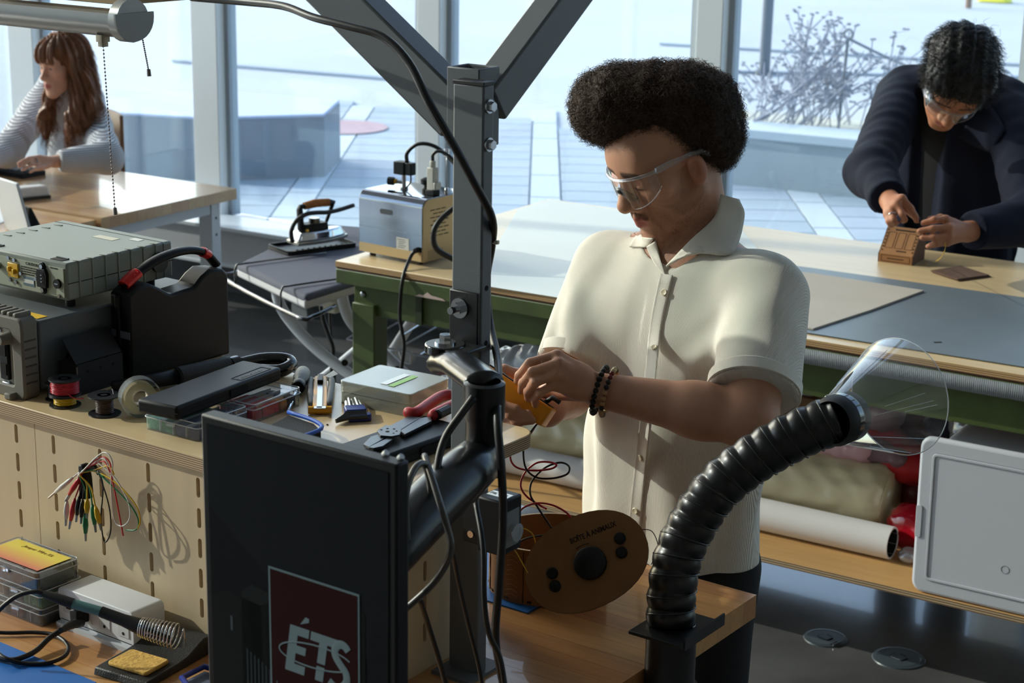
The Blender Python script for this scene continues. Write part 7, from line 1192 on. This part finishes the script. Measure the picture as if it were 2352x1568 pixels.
lump('clear_sachet', 'small clear crinkled sachet beside the white bin', 'bag', [('e', Z(2092, 1275, SHZ+.02), (.035, .03, .018), None)], mat_clear('crumpled_bag'), 14, .006, 60)
bxs = thing('brown_carton', 'small brown cardboard carton under the table behind sleeve', 'box', Y(1838, 930, ys_+.22)); bxs.location.z = SHZ+.215; obj('carton_body', MB().box((0, 0, .05), (.14, .12, .10)), mat('brown_card', (120, 88, 60), .8), bxs, bev=.002); obj('packing_paper', MB().prism(rrect(.12, .09, .02), .10, .125, top=.7), mat('white_tissue', (196, 196, 200), .6), bxs, bev=.008)
# white storage bin lying on its side, lid to the room
bl = Z(2112, 1340, SHZ); bn = thing('storage_bin', 'white plastic storage bin standing on its side on lower shelf', 'storage bin', M=Tr(bl[0]-.004, TY0+.017, SHZ+.001) @ Rz(0) @ Rx(math.radians(2))); BW, BH = .52, .432; M_bin = mat('white_bin_plastic', (206, 207, 214), .4)
obj('lid', MB().prism([(x+BW/2, y+BH/2) for x, y in rrect(BW, BH, .03)], -.022, 0, Tr(0, .0, 0) @ Rx(math.pi/2)), M_bin, bn, bev=.009, seg=3); obj('lid_panel', MB().ring([(x+BW/2, y+BH/2) for x, y in rrect(BW-.070, BH-.080, .012)], [(x+BW/2, y+BH/2) for x, y in rrect(BW-.084, BH-.094, .008)], 0, .003, Rx(math.pi/2)), M_bin, bn, bev=.0012); obj('lid_groove', MB().ring([(x+BW/2, y+BH/2) for x, y in rrect(BW-.066, BH-.076, .014)], [(x+BW/2, y+BH/2) for x, y in rrect(BW-.0705, BH-.0805, .012)], 0, .0006, Rx(math.pi/2)), mat('bin_groove_grey', (150, 151, 158), .6), bn)
obj('latch', MB().prism(rrect(.016, .09, .006), 0, .003, Tr(.010, 0, BH*.46) @ Rx(math.pi/2)), M_bin, bn, bev=.001); obj('tub', MB().prism([(x+BW/2, y+BH/2) for x, y in rrect(BW-.05, BH-.05, .04)], -.26, -.022, Rx(math.pi/2), top=1.), M_bin, bn, bev=.01); obj('recycling_mark', MB().ring([(x+BW*.47, y+BH*.27) for x, y in circ(.011, 20)], [(x+BW*.47, y+BH*.27) for x, y in circ(.0098, 20)], .0, .0008, Rx(math.pi/2)), mat('bin_groove_grey'), bn)
# floor outlet covers
for i, (x, y, r_, lab) in enumerate(((1896, 1466, .062, 'round floor outlet cover with an open hatch'), (2064, 1512, .073, 'round closed floor outlet cover on the polished concrete'))):
    c_ = Z(x, y, 0); fo = thing('floor_outlet', lab, 'floor outlet', (c_[0], c_[1], 0), -.35); M_fo = mat('slate_grey_plastic', (66, 74, 80), .35); pl0 = obj('cover_disc', MB().lathe([(0, .004), (r_*.78, .004), (r_*.8, .0032), (r_*.82, .0045), (r_*.97, .0035), (r_, 0)], 40), M_fo, fo, smooth=.5)
    obj('flip_hatch', MB().prism(rrect(r_*.55, r_*.42, .004), .004, .0062), M_fo, fo, bev=.0006); obj('hatch_gap', MB().box((-r_*.3, 0, .0043), (.003, r_*.34, .0012)).box((r_*.3, 0, .0043), (.003, r_*.34, .0012)).box((0, r_*.26, .0043), (r_*.3, .003, .0012)), M_dark, fo)
    if i == 0: obj('open_port', MB().box((r_*.72, -.01, .0042), (.012, .030, .0014)), M_dark, fo); obj('bright_lip', MB().box((r_*.84, -.012, .006), (.003, .028, .006)), M_steel, fo)
# ================================================================ on the table: the student's cardboard model and plates
a, b, c_ = Z(2018, 600, TZ), Z(2093, 610, TZ), Z(2152, 592, TZ); hx = b-a; HL = float(np.linalg.norm(hx)); hm = thing('cardboard_model', 'small laser-cut cardboard console model held by both hands', 'model', M=frame(a, hx, None, (0, 0, 1))); HDp = .115; prof = [(0, 0), (HDp, 0), (HDp, .085), (HDp*.70, .100), (HDp*.62, .100), (.006, .030), (0, .028)]
M_kraft = mat('kraft_board', (166, 118, 76), .8, var=.08, vs=20); Mh_ = frame((0, 0, 0), (0, 1, 0), (0, 0, 1)); obj('shell', MB().prism(prof, 0, HL, Mh_), M_kraft, hm, smooth=0); [obj('side_wall', MB().prism(prof, z_, z_+.003, Mh_), mat('dark_kraft', (98, 68, 46), .85, var=.15, vs=30), hm, smooth=0) for z_ in (HL, -.003)]
dd = Vector((0, HDp*.62-.006, .070)); Ms = frame((0, .006, .030), (1, 0, 0), dd); sl_ = dd.length
for i in range(3): obj('engraved_panel', MB().ring([(x+HL*(.2+.3*i), y+sl_*.5) for x, y in rrect(HL*.24, sl_*.62, .002)], [(x+HL*(.2+.3*i), y+sl_*.5) for x, y in rrect(HL*.24-.0022, sl_*.62-.0022, .0015)], .0001, .0006, Ms), M_burn, hm)
for i in range(7):
    for x in (.004, HL-.004): obj('tab_slot', MB().box((x, .010+i*sl_*.13, .0004), (.0035, .005, .0008), Ms), M_burn, hm)
obj('title_engraving', MB().box((HL*.55, sl_*.90, .0004), (HL*.6, .005, .0006), Ms).box((HL*.62, sl_*.10, .0004), (HL*.3, .004, .0006), Ms), M_burn, hm); obj('front_plate', MB().ring([(x+HL/2, y+.014) for x, y in rrect(HL*.88, .020, .003)], [(x+HL/2, y+.014) for x, y in rrect(HL*.88-.002, .018, .0025)], 0, .0006, Rx(math.pi/2)), M_burn, hm); obj('front_engraving', MB().box((HL*.5, -.0004, .014), (HL*.5, .0006, .0022)), M_burn, hm)
cable('thin yellow wire arcing from the model to the hand', [Z(2125, 606, TZ+.004), Z(2148, 601, TZ+.005), D(2164, 588, 5.12), D(2171, 570, 5.10), D(2171, 556, 5.095)], .0012, M_yw, cat='wire', name='wire')
pin = thing('black_stylus', 'short black tool pinched in the fingers above the model', 'tool', D(2108, 508, 5.15)); obj('tip', MB().tube([(0, 0, .012), (.012, 0, -.006)], [.005, .004], 8), M_rubber, pin); obj('stem', MB().tube([(.0, 0, .012), (-.01, 0, .03)], .003, 6), M_rubber, pin)
for i, dz in enumerate((0, .0034)): 
    pts = [Z(x+(4 if i == 0 else 0), y+(3 if i == 0 else 0), TZ+.0008+dz) for x, y in ((2137, 623), (2206, 612), (2272, 633), (2198, 643))]; c0_ = np.mean(pts, 0); o = obj('board_plate', MB().prism([(p[0]-c0_[0], p[1]-c0_[1]) for p in pts], 0, .0031), mat('brown_fibreboard', (92, 66, 50), .85, bump=.8, bs=160, var=.25, vs=60)); o.location = c0_; tag(o, ['brown fibreboard square under its twin on the table', 'brown fibreboard square lying on top of its twin'][i], 'board', 'brown fibreboard squares')
# ================================================================ the woman's desk
kb = thing('keyboard', 'black keyboard with pale keys under the typing hands', 'keyboard', M=frame(Z(112, 393, .752), Z(50, 411, .752)-Z(112, 393, .752), None, (0, 0, 1))); ex_ = Z(112, 393, .752)-Z(0, 374, .752)
kb.matrix_world = frame(Z(50, 411, .75), ex_*-1, None, (0, 0, 1)); obj('keyboard_base', MB().box((.21, -.065, .010), (.42, .13, .020)), M_blackp, kb, bev=.003); mbk = MB(); mbk2 = MB()
for r_ in range(5):
    for c2 in range(14): (mbk if (c2 > 1 and r_ > 0) else mbk2).prism(rrect(.024, .019, .003, 2), .020, .028, Tr(.03+c2*.0275, -.018-r_*.0235, 0), top=.8, tc=(0, 0))
o = obj('keycaps', mbk, mat('pale_keycap', (196, 200, 206), .5), kb, smooth=0); o['kind'] = 'stuff'; o = obj('dark_keycaps', mbk2, mat('dark_keycap', (52, 56, 62), .5), kb, smooth=0); o['kind'] = 'stuff'
mn = thing('desk_monitor', 'dark desk monitor corner in front of the seated person', 'monitor', M=frame(Z(-40, 402, .75)-np.array([.02, .0, 0]), RH*.9+FH*.45, None, (0, 0, 1))); obj('panel', MB().box((-.10, .02, .085), (.54, .03, .16)), mat('monitor_back', (44, 52, 62), .5), mn, bev=.004); obj('bezel', MB().ring(rrect(.54, .16, .01), rrect(.50, .12, .006), 0, .004, Tr(-.10, .004, .085) @ Rx(math.pi/2)), mat('bezel_grey', (150, 154, 158), .5), mn); obj('stand', MB().box((-.10, .06, .006), (.30, .12, .012)), M_blackp, mn)
wp_ = thing('white_pencil_case', 'white wedge-shaped case with coloured tabs on the desk', 'case', M=frame(Z(118, 455, .75), Z(0, 470, .75)-Z(118, 455, .75), None, (0, 0, 1))); obj('case_body', MB().prism([(0, .0), (.20, -.02), (.22, -.10), (.01, -.06)], .010, .052, top=.93, tc=(.1, -.05)), mat('white_cloth', (204, 206, 206), .8), wp_, bev=.010, seg=3); obj('dark_base', MB().prism([(0.003, .002), (.20, -.018), (.21, -.095), (.01, -.058)], 0, .012), mat('dark_base', (52, 54, 48), .7), wp_); obj('yellow_tab', MB().box((.215, -.03, .03), (.03, .03, .02)), mat('lime_tab', (176, 178, 44), .6), wp_, bev=.002); obj('red_tab', MB().box((.19, -.02, .05), (.02, .02, .014)), mat('red_plastic'), wp_, bev=.002)
tbm = Z(45, 536, .742); st_ = thing('tablet_stand', 'white tablet propped upright by a black wedge stand', 'tablet', M=frame(tbm, FH*.75-RH*.66, None, (0, 0, 1))); obj('tablet', MB().box((.0, 0, .105), (.20, .010, .21), Rx(math.radians(-13))), mat('white_tablet', (198, 202, 204), .35), st_, bev=.003); obj('tablet_edge', MB().box((.0, -.0055, .105), (.196, .002, .206), Rx(math.radians(-13))), mat('grey_edge', (120, 124, 126), .4), st_); obj('wedge', MB().prism([(-.005, 0), (-.075, 0), (-.028, .10), (-.02, .10)], -.05, .05, frame((0, 0, 0), (0, 1, 0), (0, 0, 1))), M_blackp, st_, bev=.002)
sheet('desk_paper', 'white paper sheets on the nearer desk beside tablet', 'paper', ((-60, 470), (20, 448), (32, 500), (-40, 530)), .743, .001, mat('white_sheet', (216, 218, 220), .7))
ch = thing('desk_chair', 'brown wooden desk chair behind the seated person', 'chair', (wC[0]-wF[0]*.12, wC[1]-wF[1]*.12, 0), math.atan2(wLv[1], wLv[0])); M_chb = mat('brown_ply_chair', (130, 92, 62), .5, var=.08)
obj('backrest', MB().grid(lambda u, v: (.245*(2*u-1), .06-.05*(2*u-1)**2, .55+.37*v), 13, 5), M_chb, ch, solid=.014, smooth=3.2); obj('seat', MB().prism(rrect(.44, .42, .06), .43, .455, Tr(0, -.13, 0)), M_chb, ch, bev=.006)
for x in (-.18, .18):
    for y in (-.3, .04): obj('leg', MB().cyl((x, y, 0), (x*.9, y, .43), .012, n=10), M_steel, ch)
    obj('back_support', MB().tube([(x*.6, .03, .44), (x*.6, .075, .6), (x*.6, .065, .8)], .010, 8), M_steel, ch)
